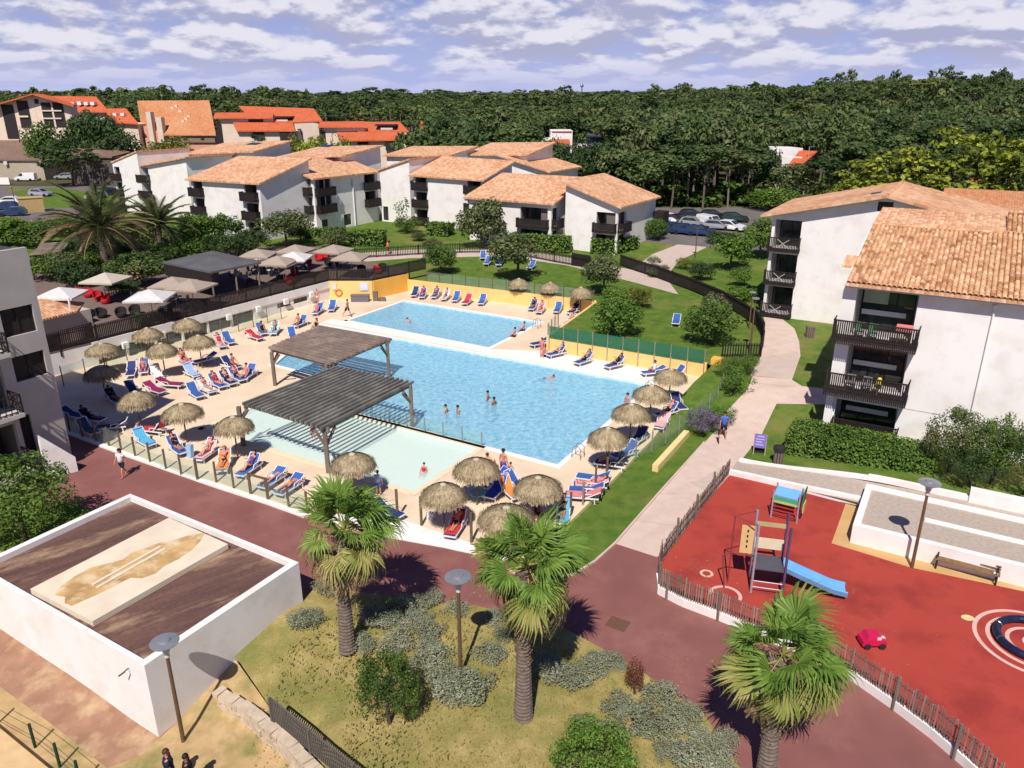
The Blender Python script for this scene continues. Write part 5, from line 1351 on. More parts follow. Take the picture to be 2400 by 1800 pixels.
for x0, y0 in ((-10, 1700), (83, 1752), (141, 1798), (190, 1840)):
 b = P(x0, y0, -1.2); o = MB(); o.bar(b, b + UP * 1.05, 0.07, 0.07, (1, 0, 0)); o.build('post', mat('dark_green_paint', (0.012, 0.05, 0.025)), t)
o = MB()
for z in (0.35, 0.95): o.tube([P(x, y, -1.2) + UP * z for x, y in ((-10, 1700), (83, 1752), (141, 1798), (190, 1840))], 0.008, 4)
o.build('wire', M_darkgrey, t)
def stone_wall():
 run = [P(524, 1634, -0.8), P(600, 1678, -0.8), P(690, 1752, -0.8), P(775, 1840, -0.8)]
 t = thing('stone_wall', 'rough pale stone wall under the dark railing at the bottom edge', 'wall', tuple(run[0]))
 M_stone = mat('pale_stone', (0.56, 0.46, 0.35), (0.46, 0.37, 0.27), 0.9, 3.0, 7, bump=0.4, bscale=14)
 me = {}
 for a, b in zip(run[:-1], run[1:]):
  L = (b - a).length; d = (b - a) / L; n = Vector((d.y, -d.x, 0))
  s = 0.0
  while s < L:
   w = rnd.uniform(0.22, 0.42)
   for k in range(3):
    dz = rnd.uniform(0.24, 0.30)
    o = MB(); j = lambda: rnd.uniform(-0.03, 0.03)
    p = a + d * (s + (k % 2) * 0.12) + UP * (-0.35 + 0.29 * k)
    c8 = [p, p + d * w * 0.94, p + d * w * 0.94 + n * 0.42, p + n * 0.42]; c8 += [q + UP * dz for q in c8]
    o.add([q + Vector((j(), j(), j())) for q in c8], [(3, 2, 1, 0), (4, 5, 6, 7), (0, 1, 5, 4), (1, 2, 6, 5), (2, 3, 7, 6), (3, 0, 4, 7)])
    o.build('stone', M_stone, t)
   s += w
stone_wall()
rr = [tuple(P(640, 1688, -0.15))[:2], tuple(P(760, 1790, -0.15))[:2], tuple(P(900, 1900, -0.15))[:2]]
fence('metal_railing', 'dark close barred railing standing on the stone wall at the bottom edge', rr, -0.15, 0.95, 0.105, 0.045, mat('brown_grey_metal', (0.13, 0.115, 0.105)), posts=2.2, rails=(0.03, 0.97), each=True)
# lamps of the garden
def lamp_proto():
 t = thing('street_lamp', '', 'lamp', group='garden lamps with round flat heads')
 p = MB(); p.tube([(0, 0, 0), (0, 0, 3.75)], [0.075, 0.062], 10); p.build('pole', mat('brown_lamp_pole', (0.145, 0.085, 0.05), (0.11, 0.065, 0.04), 0.6), t)
 c = MB(); c.lathe([(0.085, 3.72), (0.085, 3.92), (0.12, 3.95), (0.12, 4.12)], 12); c.build('collar', M_pale, t)
 g = MB(); g.lathe([(0.09, 4.0), (0.30, 4.26), (0.46, 4.30)], 16)
 g.build('bowl', glassy('lamp_bowl', (0.75, 0.78, 0.80), 0.45, 0.2), t)
 h = MB(); h.lathe([(0.46, 4.30), (0.47, 4.33), (0.20, 4.37), (0.18, 4.42), (0.06, 4.44)], 20); h.build('lamp_head', mat('lamp_grey', (0.36, 0.37, 0.40), None, 0.35, metal=0.5), t)
 return t
lp = lamp_proto()
place(lp, P(1080, 1587, 0.1), 0, 'brown lamp post with a round grey head between the two left palms')
place(lp, P(431, 1742, -1.15), 0, 'lamp post with a round grey head at the corner of the flat roofed hut')
place(lp, P(2137, 1330, 0), 0, 'lamp post with a round grey head at the playground beside the bench')
def thin_lamp(px, py, h, lab, z=None, m=None):
 q = G(px, py) if z is None else P(px, py, z)
 t = thing('lamp_post', lab, 'lamp', tuple(q))
 o = MB(); o.tube([q, q + UP * h], [0.07, 0.05], 6); o.build('pole', m or MATS['brown_lamp_pole'], t)
 o = MB(); o.lathe([(0.08, h - 0.1), (0.3, h), (0.28, h + 0.06), (0.05, h + 0.12)], 10, tuple(q)); o.build('lamp_head', MATS['lamp_grey'], t)
for px, py, h, lab in ((1148, 612, 4.0, 'slim brown lamp post on the lawn behind the blue deckchairs'), (1629, 606, 4.2, 'slim brown lamp post beside the curving path to the car park'), (1757, 828, 4.4, 'brown lamp post just inside the curving black fence'), (1755, 770, 3.2, 'thin pole at the foot of the gabled block'),
      (38, 488, 3.6, 'small white headed lamp in the left car park')):
 thin_lamp(px, py, h, lab)
for px, py, h, lab in ((1883, 456, 9.0, 'tall pale street light behind the gabled block'), (1472, 423, 8, 'tall thin street light behind the right end house'), (1160, 362, 9, 'thin street light behind the middle roofs'), (50, 391, 10, 'thin pale mast in front of the brown bungalow')):
 q = G(px, py if py > 300 else 360); q.z = gz(q.x, q.y)
 t = thing('street_light', lab, 'lamp', tuple(q)); o = MB(); o.tube([q, q + UP * h], [0.11, 0.07], 6); o.build('pole', mat('pale_mast', (0.42, 0.38, 0.26)), t)
 o = MB(); o.obox(q + UP * h - Vector((0.1, 0.1, 0)), (1.2, 0, 0.1), (0, 0.2, 0), (0, 0, 0.12)); o.build('lamp_head', M_steel, t)
# playground fence of split pickets, on its white kerb
PF = [(1709, 1112), (1640, 1200), (1575, 1285), (1550, 1322), (1541, 1360), (1545, 1392), (1600, 1420), (1685, 1452), (1800, 1500), (1900, 1543), (1984, 1584), (2093, 1660), (2180, 1726), (2261, 1796), (2330, 1862), (2400, 1940)]
PFW = [tuple(P(x, y, 0))[:2] for x, y in PF]
mb = MB()
for i, (a, b) in enumerate(zip(PFW[4:-1], PFW[5:])): mb.bar((a[0], a[1], 0.17), (b[0], b[1], 0.17), 0.16, 0.42)
tag(mb.build('kerb_wall', M_white), 'low white kerb wall under the split picket fence round the playground', 'kerb')
def picket_fence():
 t = thing('picket_fence', 'split chestnut picket fence curving round the red playground', 'fence', (PFW[0][0], PFW[0][1], 0))
 M_pick = mat('split_chestnut', (0.23, 0.175, 0.145), (0.15, 0.115, 0.095), 0.9, 4.0, 6)
 M_pick2 = mat('split_chestnut_pale', (0.33, 0.265, 0.225), (0.24, 0.19, 0.16), 0.9, 4.0, 6)
 rl, rest = MB(), MB(); k = 0
 allp = []
 for i, (a, b) in enumerate(zip(PFW[:-1], PFW[1:])):
  A, B = Vector((a[0], a[1], 0)), Vector((b[0], b[1], 0)); L = (B - A).length; d = (B - A) / L; n = Vector((d.y, -d.x, 0))
  zb = 0.05 if i < 3 else 0.34
  for zz in (0.3, 0.75): rl.tube([A + UP * (zb + zz) - n * 0.02, B + UP * (zb + zz) - n * 0.02], 0.014, 4)
  m = max(1, int(L / 0.098))
  for j in range(m): allp.append((A + d * (L * (j + 0.5) / m), d, n, zb, i))
 order = sorted(range(len(allp)), key=lambda q: (allp[q][0]).length)
 near = set(order[:290])
 for q, (p, d, n, zb, i) in enumerate(allp):
  o = MB() if q in near else rest
  w = rnd.uniform(0.03, 0.052); h = rnd.uniform(0.88, 1.05); ln = rnd.uniform(-0.035, 0.035); o2 = rnd.uniform(-0.02, 0.02)
  o.obox(p - d * w / 2 + n * o2 + UP * (zb + rnd.uniform(-0.03, 0.05)), d * w, n * 0.028, UP * h + d * ln)
  if q in near: o.build('picket', M_pick if rnd.random() < 0.68 else M_pick2, t)
 if rest.v: rest.build('pickets', M_pick, t)['kind'] = 'stuff'
 rl.build('wires', M_darkgrey, t)
 for x, y in ((1543, 1385), (1561, 1407), (1681, 1455), (1805, 1506), (1905, 1549), (2091, 1663), (2233, 1780), (1630, 1218), (1670, 1163), (1585, 1276)):
  b = P(x, y, 0); o = MB(); o.tube([b + UP * 0.0, b + UP * 1.45], 0.055, 7); o.build('post', M_wood, t)
picket_fence()
# curving black fence round the upper lawn
BF = [(1862, 838), (1780, 838), (1788, 815), (1791, 792), (1778, 762), (1752, 740), (1700, 715), (1620, 692), (1540, 664), (1470, 646), (1400, 632), (1350, 612)]
bfw = [tuple(G(x, y))[:2] for x, y in [(1782, 836), (1787, 815), (1787, 792), (1772, 764), (1740, 742), (1690, 712), (1620, 682), (1540, 652), (1452, 622)]]
fence('lawn_fence', 'black boarded fence curving round the upper lawn beside the footpath', bfw, None, 1.35, 0.15, 0.105, M_dark, posts=2.6, zf=gz, rails=(0.15, 0.9))
bfw2 = [tuple(G(x, y))[:2] for x, y in [(1384, 630), (1300, 615), (1240, 603), (1140, 592), (1060, 593), (960, 598), (850, 605), (750, 605)]]
fence('lawn_fence', 'long brown black fence of spaced uprights behind the lawn', bfw2, None, 1.25, 0.21, 0.08, M_dark, posts=2.6, zf=gz)
bfw3 = [tuple(G(x, y))[:2] for x, y in [(1452, 622), (1384, 630)]]
t3 = fence('lawn_gate', 'black boarded gate standing in the corner of the lawn fence', [tuple(G(1341, 622))[:2], tuple(G(1384, 629))[:2]], None, 1.5, 0.12, 0.112, M_dark, posts=3.0, zf=gz)
fence('lawn_fence', 'short spaced dark fence at the front corner of the upper lawn', [tuple(G(x, y))[:2] for x, y in [(1692, 838), (1782, 838)]], None, 1.15, 0.20, 0.09, M_dark, posts=2.0, zf=gz)
# glazed and meshed pool fences
def panel_fence(name, label, run, h, glass, post_m, posts, z=0.0, zf=None, thick=0.02, pr_=0.04, lift=0.08):
 t = thing(name, label, 'fence', (run[0][0], run[0][1], z))
 for a, b in zip(run[:-1], run[1:]):
  A, B = Vector((a[0], a[1], z)), Vector((b[0], b[1], z)); L = (B - A).length; n = max(1, round(L / posts)); d = (B - A) / L; sd = Vector((d.y, -d.x, 0))
  for i in range(n):
   p, q = A + d * (L * i / n + 0.06), A + d * (L * (i + 1) / n - 0.06)
   if zf: p.z, q.z = zf(p.x, p.y), zf(q.x, q.y)
   if glass is not None:
    g = MB(); g.add([p + UP * lift - sd * thick / 2, q + UP * lift - sd * thick / 2, q + UP * h - sd * thick / 2, p + UP * h - sd * thick / 2, p + UP * lift + sd * thick / 2, q + UP * lift + sd * thick / 2, q + UP * h + sd * thick / 2, p + UP * h + sd * thick / 2],
       [(0, 1, 2, 3), (5, 4, 7, 6), (3, 2, 6, 7), (1, 0, 4, 5), (0, 3, 7, 4), (2, 1, 5, 6)])
    g.build('panel', glass, t)
  for i in range(n + (1 if b is run[-1] else 0)):
   p = A + d * (L * i / n)
   if zf: p.z = zf(p.x, p.y)
   o = MB(); o.tube([p, p + UP * (h + 0.06)], pr_, 6); o.build('post', post_m, t)
 return t
panel_fence('mesh_fence', 'green mesh fence on thin posts above the yellow wall of the lawn', [(14.5, 54.95), (3.1, 61.6)], 2.25, M_green, M_post, 1.35, 0.0, lift=1.2)
panel_fence('glass_fence', 'clear glass fence along the yellow wall behind the far loungers', [(8.0, 73.4), (-9.2, 81.9)], 2.45, M_clear, M_woodpost, 1.6, 0.0, lift=1.38)
rg = [tuple(P(x, y, 0.1))[:2] for x, y in ((1236, 1215), (1338, 1228 - 60), (1462, 1075), (1565, 1022), (1640, 985), (1672, 958), (1695, 932))]
panel_fence('glass_fence', 'glass fence with pale posts running along the grass bank right of the parasols', [tuple(P(x, y, 0.1))[:2] for x, y in ((1450, 1096), (1527, 1060), (1590, 1022), (1640, 985), (1680, 950), (1697, 905), (1690, 880))], 1.35, M_clear, M_post, 1.5, 0.1)
panel_fence('glass_fence', 'clear glass fence with tall posts below the terrace wall', [tuple(P(x, y, DZ))[:2] for x, y in ((150, 905), (300, 852), (440, 812), (560, 777), (660, 748))], 1.5, M_clear, M_woodpost, 1.9, DZ)
panel_fence('glass_fence', 'four clear panels on slim posts between the shallow and the deep pool', [tuple(uv(u, 35.75))[:2] for u in (-33.2, -23.2)], 0.95, M_clear, M_steel, 1.35, DZ)
panel_fence('glass_screen', 'clear glass wind screen at the corner of the lounger bay', [tuple(P(x, y, DZ))[:2] for x, y in ((1284, 800), (1308, 772))], 1.6, M_clear, M_woodpost, 1.2, DZ)
fp = [(313, 1075), (348, 1089), (385, 1105), (421, 1117), (459, 1132), (500, 1130), (543, 1145), (586, 1165), (620, 1175), (673, 1193), (717, 1208)]
fpp = [(160, 1013), (190, 1026), (222, 1036), (252, 1047), (280, 1056), (313, 1071), (348, 1085), (385, 1101), (421, 1114), (459, 1126), (503, 1132), (544, 1146), (584, 1160), (624, 1172), (673, 1190), (717, 1206)]
t = thing('post_fence', 'row of brown posts with clear panels along the front of the pool deck', 'fence', tuple(P(313, 1073, DZ)))
pv = [P(x, y, DZ) + UB * 0.12 for x, y in fpp]
for i, q in enumerate(pv):
 o = MB(); o.tube([q, q + UP * 1.25], 0.065 if i not in (9, 12, 13) else 0.085, 8); o.build('post', M_woodpost, t)
 if i + 1 < len(pv):
  d = pv[i + 1] - q; g = MB(); g.obox(q + d * 0.06 + UP * 0.1, d * 0.88, Vector((d.y, -d.x, 0)).normalized() * 0.015, UP * 1.05); g.build('panel', M_clear, t)
o = MB(); o.bar(pv[12] + UP * 1.2, pv[13] + UP * 1.2, 0.08, 0.1); o.build('gate_rail', M_woodpost, t)
t = thing('post_fence', 'tall single brown posts along the deck above the white apron', 'fence', tuple(P(932, 1213, DZ)))
for x, y in ((932, 1213), (988, 1231), (1105, 1271)):
 q = P(x, y, DZ); o = MB(); o.tube([q, q + UP * 1.6], 0.07, 8); o.build('post', M_woodpost, t)
t = thing('post_fence', 'tall brown posts at the lounger end of the deck edge by the grass', 'fence', tuple(P(1305, 1246, DZ)))
for x, y in ((1305, 1248), (1337, 1213), (1366, 1188), (1395, 1152), (1422, 1127)):
 q = P(x, y, DZ); o = MB(); o.tube([q, q + UP * 1.45], 0.06, 8); o.build('post', M_woodpost if x != 1366 else M_post, t)
# boules court on the right
def boules():
 c0 = uv(-2.25, 35.75); L = 24.0
 t = thing('boules_court', 'raised gravel boules court framed by white walls', 'court', tuple(c0))
 w = MB(); W = 4.5; th = 0.32
 w.obox(c0 - UP * 0.3, UA * L, UB * th, UP * 1.28)
 w.obox(c0 + UB * (th + 0.002) - UP * 0.3, UA * th, UB * (W - th), UP * 1.28)
 w.obox(c0 + UB * W - UP * 0.3, UA * L, UB * th, UP * 1.30)
 w.build('wall', M_white, t)
 g = MB(); p = c0 + UA * (th + 0.002) + UB * (th + 0.002)
 g.obox(p - UP * 0.2, UA * (L - th), UB * (W - th - 0.004), UP * 1.05); g.build('gravel_bed', M_gravel, t)
 d = MB(); a = P(2167, 1217, 0.88); q = c0 + UA * (a - c0).dot(UA) + UB * 2.3
 d.obox(q + UP * 0.852, UA * 16, UB * 0.26, UP * 0.10); d.build('divider', M_white, t)
 s = MB(); q = P(2270, 1186, 0.9); q = uv(uvof(q)[0], 41.7, 0.3); s.obox(q, UA * 14, UB * 0.5, UP * 1.05);
 tag(s.build('white_block', M_white), 'plain white wall block at the back of the gravel court', 'wall')
boules()
mb = MB()
for (u0, u1) in ((-9.2, -2.3),):
 n = 10
 for i in range(n):
  a, b = uv(u0 + (u1 - u0) * i / n, 41.95), uv(u0 + (u1 - u0) * (i + 1) / n, 41.95)
  mb.bar(a + UP * (gz(a.x, a.y) + 0.06), b + UP * (gz(b.x, b.y) + 0.06), 0.3, 0.2)
 n = 30
 for i in range(n):
  a, b = uv(-2.3 + 16 * i / n, 41.95 ), uv(-2.3 + 16 * (i + 1) / n, 41.95)
  mb.bar(a + UP * (gz(a.x, a.y) + 0.1), b + UP * (gz(b.x, b.y) + 0.1), 0.3, 0.28)
tag(mb.build('white_kerb', M_white), 'long white kerb between the hedge lawn and the gravel path', 'kerb')
mb = MB()
for u0, u1, l0, l1 in ((-9.3, -6.4, 0.04, 0.08), (-6.4, -2.35, 0.08, 0.2)):
 a, b = uv(u0, 40.0), uv(u1, 40.0); mb.bar(a + UP * l0, b + UP * l1, 0.30, 0.44)
tag(mb.build('white_kerb', M_white), 'white kerb between the red playground and the gravel path', 'kerb')
# playground
def ring(mb, c, r0, r1, z, n=40, a0=0.0, a1=2 * math.pi, sq=1.0):
 for k in range(n):
  t0, t1 = a0 + (a1 - a0) * k / n, a0 + (a1 - a0) * (k + 1) / n
  mb.add([(c.x + r * math.cos(t), c.y + r * math.sin(t) * sq, z) for r, t in ((r0, t0), (r1, t0), (r1, t1), (r0, t1))], [(0, 1, 2, 3)])
M_pinkline = mat('pale_pink_rubber', (0.66, 0.42, 0.36), (0.60, 0.37, 0.32), 0.9, 2)
mb = MB(); c = P(1656, 1344, 0); ring(mb, c, 0.18, 0.30, 0.005)
c = P(1700, 1395, 0); ring(mb, c, 0.55, 0.70, 0.005, 30, -0.6, 3.0)
tag(mb.build('floor_marking', M_pinkline), 'pale ring and curved line set in the red playground floor near the fence corner', 'marking')
c = P(2425, 1508, 0)
mb = MB(); ring(mb, c, 1.98, 2.14, 0.005, 56); ring(mb, c, 1.52, 1.68, 0.005, 56); ring(mb, c, 0.85, 1.0, 0.005, 40); ring(mb, c, 0.0, 0.42, 0.005, 24)
tag(mb.build('floor_marking', M_pinkline), 'set of pale concentric rings on the playground floor at the right edge', 'marking')
mb = MB(); e = P(2268, 1448, 0); mb.add([(e.x + 0.26 * math.cos(k * 0.524) , e.y + 0.20 * math.sin(k * 0.524), 0.007) for k in range(12)], [tuple(range(12))])
tag(mb.build('floor_marking', mat('pale_yellow_rubber', (0.70, 0.58, 0.28))), 'pale yellow spot touching the outer ring at the right edge', 'marking')
mb = MB(); n = 30
mb.tube([c + Vector((math.cos(2 * math.pi * k / n), math.sin(2 * math.pi * k / n), 0)) * 1.32 + UP * 0.16 for k in range(n + 1)], 0.155, 10, False)
tr = thing('tyre_ring', 'dark blue padded ring lying on the playground at the right edge', 'play ring', tuple(c))
mb.build('ring', mat('navy_rubber', (0.010, 0.016, 0.055), (0.008, 0.012, 0.04), 0.45), tr)
for k in (2.35, 3.1, 3.9, 4.8):
 o = MB(); d = Vector((math.cos(k), math.sin(k), 0)); q = c + d * 1.32 + UP * 0.16
 o.tube([q + (d * math.cos(a) + UP * math.sin(a)) * 0.163 for a in (0.0, .5, 1.0, 1.57, 2.1, 2.7, 3.2)], 0.012, 4); o.build('strap', M_steel, tr)
def climbing_tower():
 b = [P(1759, 1388, 0), P(1838, 1399, 0)]
 d = (b[1] - b[0]); d.z = 0; d.normalize(); n = Vector((-d.y, d.x, 0)); w = 1.28
 o = b[0].copy(); o.z = 0
 t = thing('climbing_tower', 'metal framed climbing tower with a grey platform and pale panels', 'play tower', tuple(o))
 D = 1.25; H = 3.35
 m = mat('tower_paint', (0.40, 0.34, 0.40), (0.32, 0.27, 0.34), 0.45, 4, metal=0.2); mp = mat('purple_paint', (0.10, 0.06, 0.14))
 for q, mm in ((o, m), (o + d * w, mp), (o + n * D, m), (o + d * w + n * D, mp)):
  p = MB(); p.bar(q, q + UP * H, 0.085, 0.085, (1, 0, 0)); p.build('post', mm, t)
 p = MB(); p.obox(o + d * 0.05 + UP * 1.14 + n * 0.05, d * (w - 0.1), n * (D - 0.1), UP * 0.06); p.build('platform', mat('grey_slate_board', (0.085, 0.085, 0.11), None, 0.5), t)
 p = MB()
 for z in (0.3, 0.6): p.tube([o + UP * z, o + d * w + UP * z], 0.025, 6)
 p.build('rungs', m, t)
 p = MB(); p.obox(o + n * D + UP * 1.5 - n * 0.02, d * w, n * 0.03, UP * 0.52); p.build('panel', mat('cream_board', (0.70, 0.58, 0.42), (0.62, 0.52, 0.36)), t, label='cream coloured back panel')
 p = MB(); p.obox(o + n * D + UP * 2.6 - n * 0.02, d * w, n * 0.04, UP * 0.2); p.build('panel', mat('olive_board', (0.45, 0.36, 0.18)), t, label='narrow brown top panel')
 p = MB(); q = o - d * 0.62 + n * 0.45
 p.obox(q + UP * 1.62, d * 0.52, n * 0.04, UP * 1.35)
 pn = p.build('climbing_panel', mat('sand_yellow_board', (0.66, 0.44, 0.20), (0.60, 0.40, 0.18)), t)
 h = MB()
 for z in (1.9, 2.15, 2.4, 2.65): h.obox(q + d * 0.23 - n * 0.006 + UP * z, d * 0.07, n * 0.05, UP * 0.13)
 ho = h.build('grip_hole', M_darkwin, None); ho.data.transform(Matrix.Translation(-parent_off(t))); ho.parent = pn
 p = MB(); a = o - d * 0.95 + n * 0.5
 p.tube([a, a + UP * H], 0.03, 6); p.tube([a + UP * H, o + n * D + UP * (H - 0.05)], 0.025, 6); p.tube([a + UP * H, o + n * 0.0 + UP * (H - 0.05)], 0.025, 6)
 e = o - d * 1.3 + n * 0.25; p.tube([e + UP * 1.5, a - n * 0.0 + UP * 1.55, o + n * 0.5 + UP * 1.5], 0.03, 6); p.tube([e + UP * 1.5, e + d * 0.2 - n * 0.2], 0.03, 6)
 p.build('side_bars', mat('red_brown_metal', (0.22, 0.05, 0.05)), t)
 sl = MB(); s0 = o + d * w + n * 0.62 + UP * 1.08; e0 = P(1982, 1390, 0.2)
 dv = (e0 - s0); dv.z = 0; Ls = dv.length; dv.normalize(); sd = Vector((-dv.y, dv.x, 0)); prof = []
 for k in range(13):
  u = k / 12; z = 1.1 * (1 - u) + 0.18 if u < 0 else (1.12 - 0.98 * (u ** 0.95) if u < 0.78 else 1.12 - 0.98 * (0.78 ** 0.95) + (0.78 - u) * 0.35)
  prof.append(s0 + dv * (Ls * u) + UP * (z - 1.08))
 hw, hs = 0.36, 0.22; cs = [(-hw - 0.06, hs - 0.02), (-hw, hs), (-hw * 0.9, 0.0), (hw * 0.9, 0.0), (hw, hs), (hw + 0.06, hs - 0.02), (hw * 0.95, -0.06), (-hw * 0.95, -0.06)]
 for q in prof: sl.v += [tuple(q + sd * x + UP * z) for x, z in cs]
 for k in range(12):
  for j in range(8):
   a_, b_ = k * 8 + j, k * 8 + (j + 1) % 8; sl.f.append((a_, a_ + 8, b_ + 8, b_)); sl.m.append(0)
 sl.f.append(tuple(range(8))); sl.m.append(0); sl.f.append(tuple(range(96, 104))[::-1]); sl.m.append(0)
 sl.build('slide', mat('light_blue_plastic', (0.16, 0.40, 0.72), (0.14, 0.36, 0.66), 0.35, spec=0.5), t)
 lg = MB(); lg.bar(prof[10] - UP * 0.4, prof[10], 0.08, 0.08, (1, 0, 0)); lg.build('slide_leg', m, t)
climbing_tower()
def play_house():
 o = P(1806, 1212, 0); d, n = UA, UB
 t = thing('play_shop', 'small play stall with a blue and green counter and a green slanted mast', 'play stall', tuple(o))
 for q in (o, o + d * 1.25, o + n * 0.8, o + d * 1.25 + n * 0.8):
  p = MB(); p.bar(q, q + UP * (1.55 if q in (o,) else 1.6), 0.07, 0.07, (1, 0, 0)); p.build('post', MATS['tower_paint'], t)
 p = MB(); p.obox(o + d * 0.02 + n * 0.1 + UP * 1.22, d * 1.2, n * 0.62 + UP * 0.22, UP * 0.05); p.build('roof', MATS['light_blue_plastic'], t)
 for z, m, nm in ((1.0, mat('sea_green_board', (0.05, 0.36, 0.22)), 'panel'), (0.86, mat('lime_board', (0.45, 0.50, 0.16)), 'panel')):
  p = MB(); p.obox(o + d * 0.04 + n * (0.05 if z < 0.95 else 0.06) + UP * z, d * 1.15, n * 0.03, UP * (0.2 if z > 0.95 else 0.12)); p.build(nm, m, t)
 p = MB(); q = o + d * 1.35 + n * 0.2; p.obox(q + UP * 0.85, n * 0.75, d * 0.05, UP * 0.75 + n * 0.25 ); p.build('side_board', mat('bottle_green', (0.02, 0.16, 0.09)), t)
 p = MB(); p.obox(q + d * 0.08 - n * 0.05 + UP * 0.55, n * 0.6, d * 0.05, UP * 0.5); p.build('side_board', mat('mustard_board', (0.62, 0.46, 0.14)), t)
 p = MB()
 for k in range(3): p.bar(o + d * 0.05 + UP * (0.25 + 0.22 * k) + n * 0.02, o + d * 1.2 + UP * (0.25 + 0.22 * k) + n * 0.02, 0.04, 0.06)
 p.build('rungs', mat('red_paint', (0.45, 0.03, 0.03)), t)
play_house()
def toy_car():
 q = P(2042, 1512, 0)
 t = thing('toy_car', 'small pink red ride-on toy car on the playground', 'toy car', tuple(q))
 ang = 0.55 + AX; d = Vector((math.cos(ang), math.sin(ang), 0)); n = Vector((-d.y, d.x, 0)); L, W = 0.95, 0.5
 body = MB(); pr_ = [(-0.47, 0.14), (-0.47, 0.36), (-0.36, 0.42), (-0.26, 0.60), (0.16, 0.60), (0.28, 0.42), (0.46, 0.36), (0.48, 0.16)]
 for s in (-1, 1):
  for x, z in pr_: body.v.append(tuple(q + d * x + n * (s * W / 2 * (0.86 if z > 0.5 else 1.0)) + UP * z))
 k = len(pr_); body.f += [tuple(range(k)), tuple(range(2 * k - 1, k - 1, -1))] + [(i, i + k, (i + 1) % k + k, (i + 1) % k) for i in range(k)]; body.m += [0] * (k + 2)
 body.build('body', mat('magenta_plastic', (0.55, 0.012, 0.09), (0.50, 0.012, 0.06), 0.35, spec=0.5), t)
 for x in (-0.28, 0.3):
  for s in (-1, 1):
   o = MB(); o.tube([q + d * x + n * (s * 0.20) + UP * 0.13, q + d * x + n * (s * 0.29) + UP * 0.13], 0.13, 12); o.build('wheel', M_darkwin, t)
 o = MB(); o.obox(q + d * 0.05 - n * 0.235 + UP * 0.43, d * 0.16, n * -0.02, UP * 0.12); o.obox(q + d * 0.30 - n * 0.15 + UP * 0.425, d * 0.12, n * 0.14, UP * 0.02); o.build('window', M_pale, t)
toy_car()
def bench():
 a, b = P(2186, 1332, 0), P(2338, 1375, 0); d = (b - a); d.z = 0; L = d.length; d.normalize(); n = Vector((-d.y, d.x, 0)); a.z = 0
 t = thing('park_bench', 'long slatted wooden bench against the white court wall', 'bench', tuple(a))
 mw = mat('bench_timber', (0.24, 0.145, 0.07), (0.17, 0.10, 0.05), 0.7, 5)
 for s in (0.1, L - 0.1):
  o = MB(); o.bar(a + d * s + n * 0.05, a + d * s + n * 0.05 + UP * 0.45, 0.06, 0.06, (1, 0, 0)); o.bar(a + d * s + n * 0.5, a + d * s + n * 0.6 + UP * 0.95, 0.06, 0.06, (1, 0, 0)); o.bar(a + d * s + UP * 0.43, a + d * s + n * 0.52 + UP * 0.43, 0.06, 0.05); o.bar(a + d * s + n * 0.02 + UP * 0.66, a + d * s + n * 0.55 + UP * 0.66, 0.06, 0.05); o.build('leg', M_dark, t)
 for k in range(4): o = MB(); o.bar(a + n * (0.06 + 0.115 * k) + UP * 0.475, a + d * L + n * (0.06 + 0.115 * k) + UP * 0.475, 0.095, 0.035); o.build('seat_slat', mw, t)
 for k in range(4): o = MB(); o.bar(a + n * (0.50 + 0.03 * k) + UP * (0.57 + 0.12 * k), a + d * L + n * (0.50 + 0.03 * k) + UP * (0.57 + 0.12 * k), 0.03, 0.095); o.build('back_slat', mw, t)
 o = MB(); o.obox(a + d * (L - 0.25) + n * 0.15 + UP * 0.496, d * 0.16, n * 0.16, UP * 0.015); tag(o.build('paper', M_white), 'small white paper left on the right end of the bench', 'paper')
bench()
def litter_bin():
 q = G(1822, 1088)
 t = thing('litter_bin', 'slatted wooden litter bin with a black lid by the hedge end', 'bin', tuple(q))
 for k in range(10):
  a = 2 * math.pi * k / 10; e = q + Vector((math.cos(a), math.sin(a), 0)) * 0.24; o = MB(); o.bar(e, e + UP * 0.85, 0.12, 0.03, (math.cos(a), math.sin(a), 0)); o.build('slat', M_wood, t)
 o = MB(); o.lathe([(0.3, 0.86), (0.34, 0.9), (0.34, 1.12), (0.15, 1.2)], 12, tuple(q)); o.build('lid', M_darkwin, t)
litter_bin()
def litter_bin2():
 q = G(1890, 790)
 t = thing('litter_bin', 'dark wooden post bin on the grass at the foot of the gabled block', 'bin', tuple(q))
 for k in range(4):
  e = q + UA * (0.16 * k); o = MB(); o.bar(e, e + UP * 0.95, 0.13, 0.4, (0, 1, 0)); o.build('board', M_wood, t)
litter_bin2()
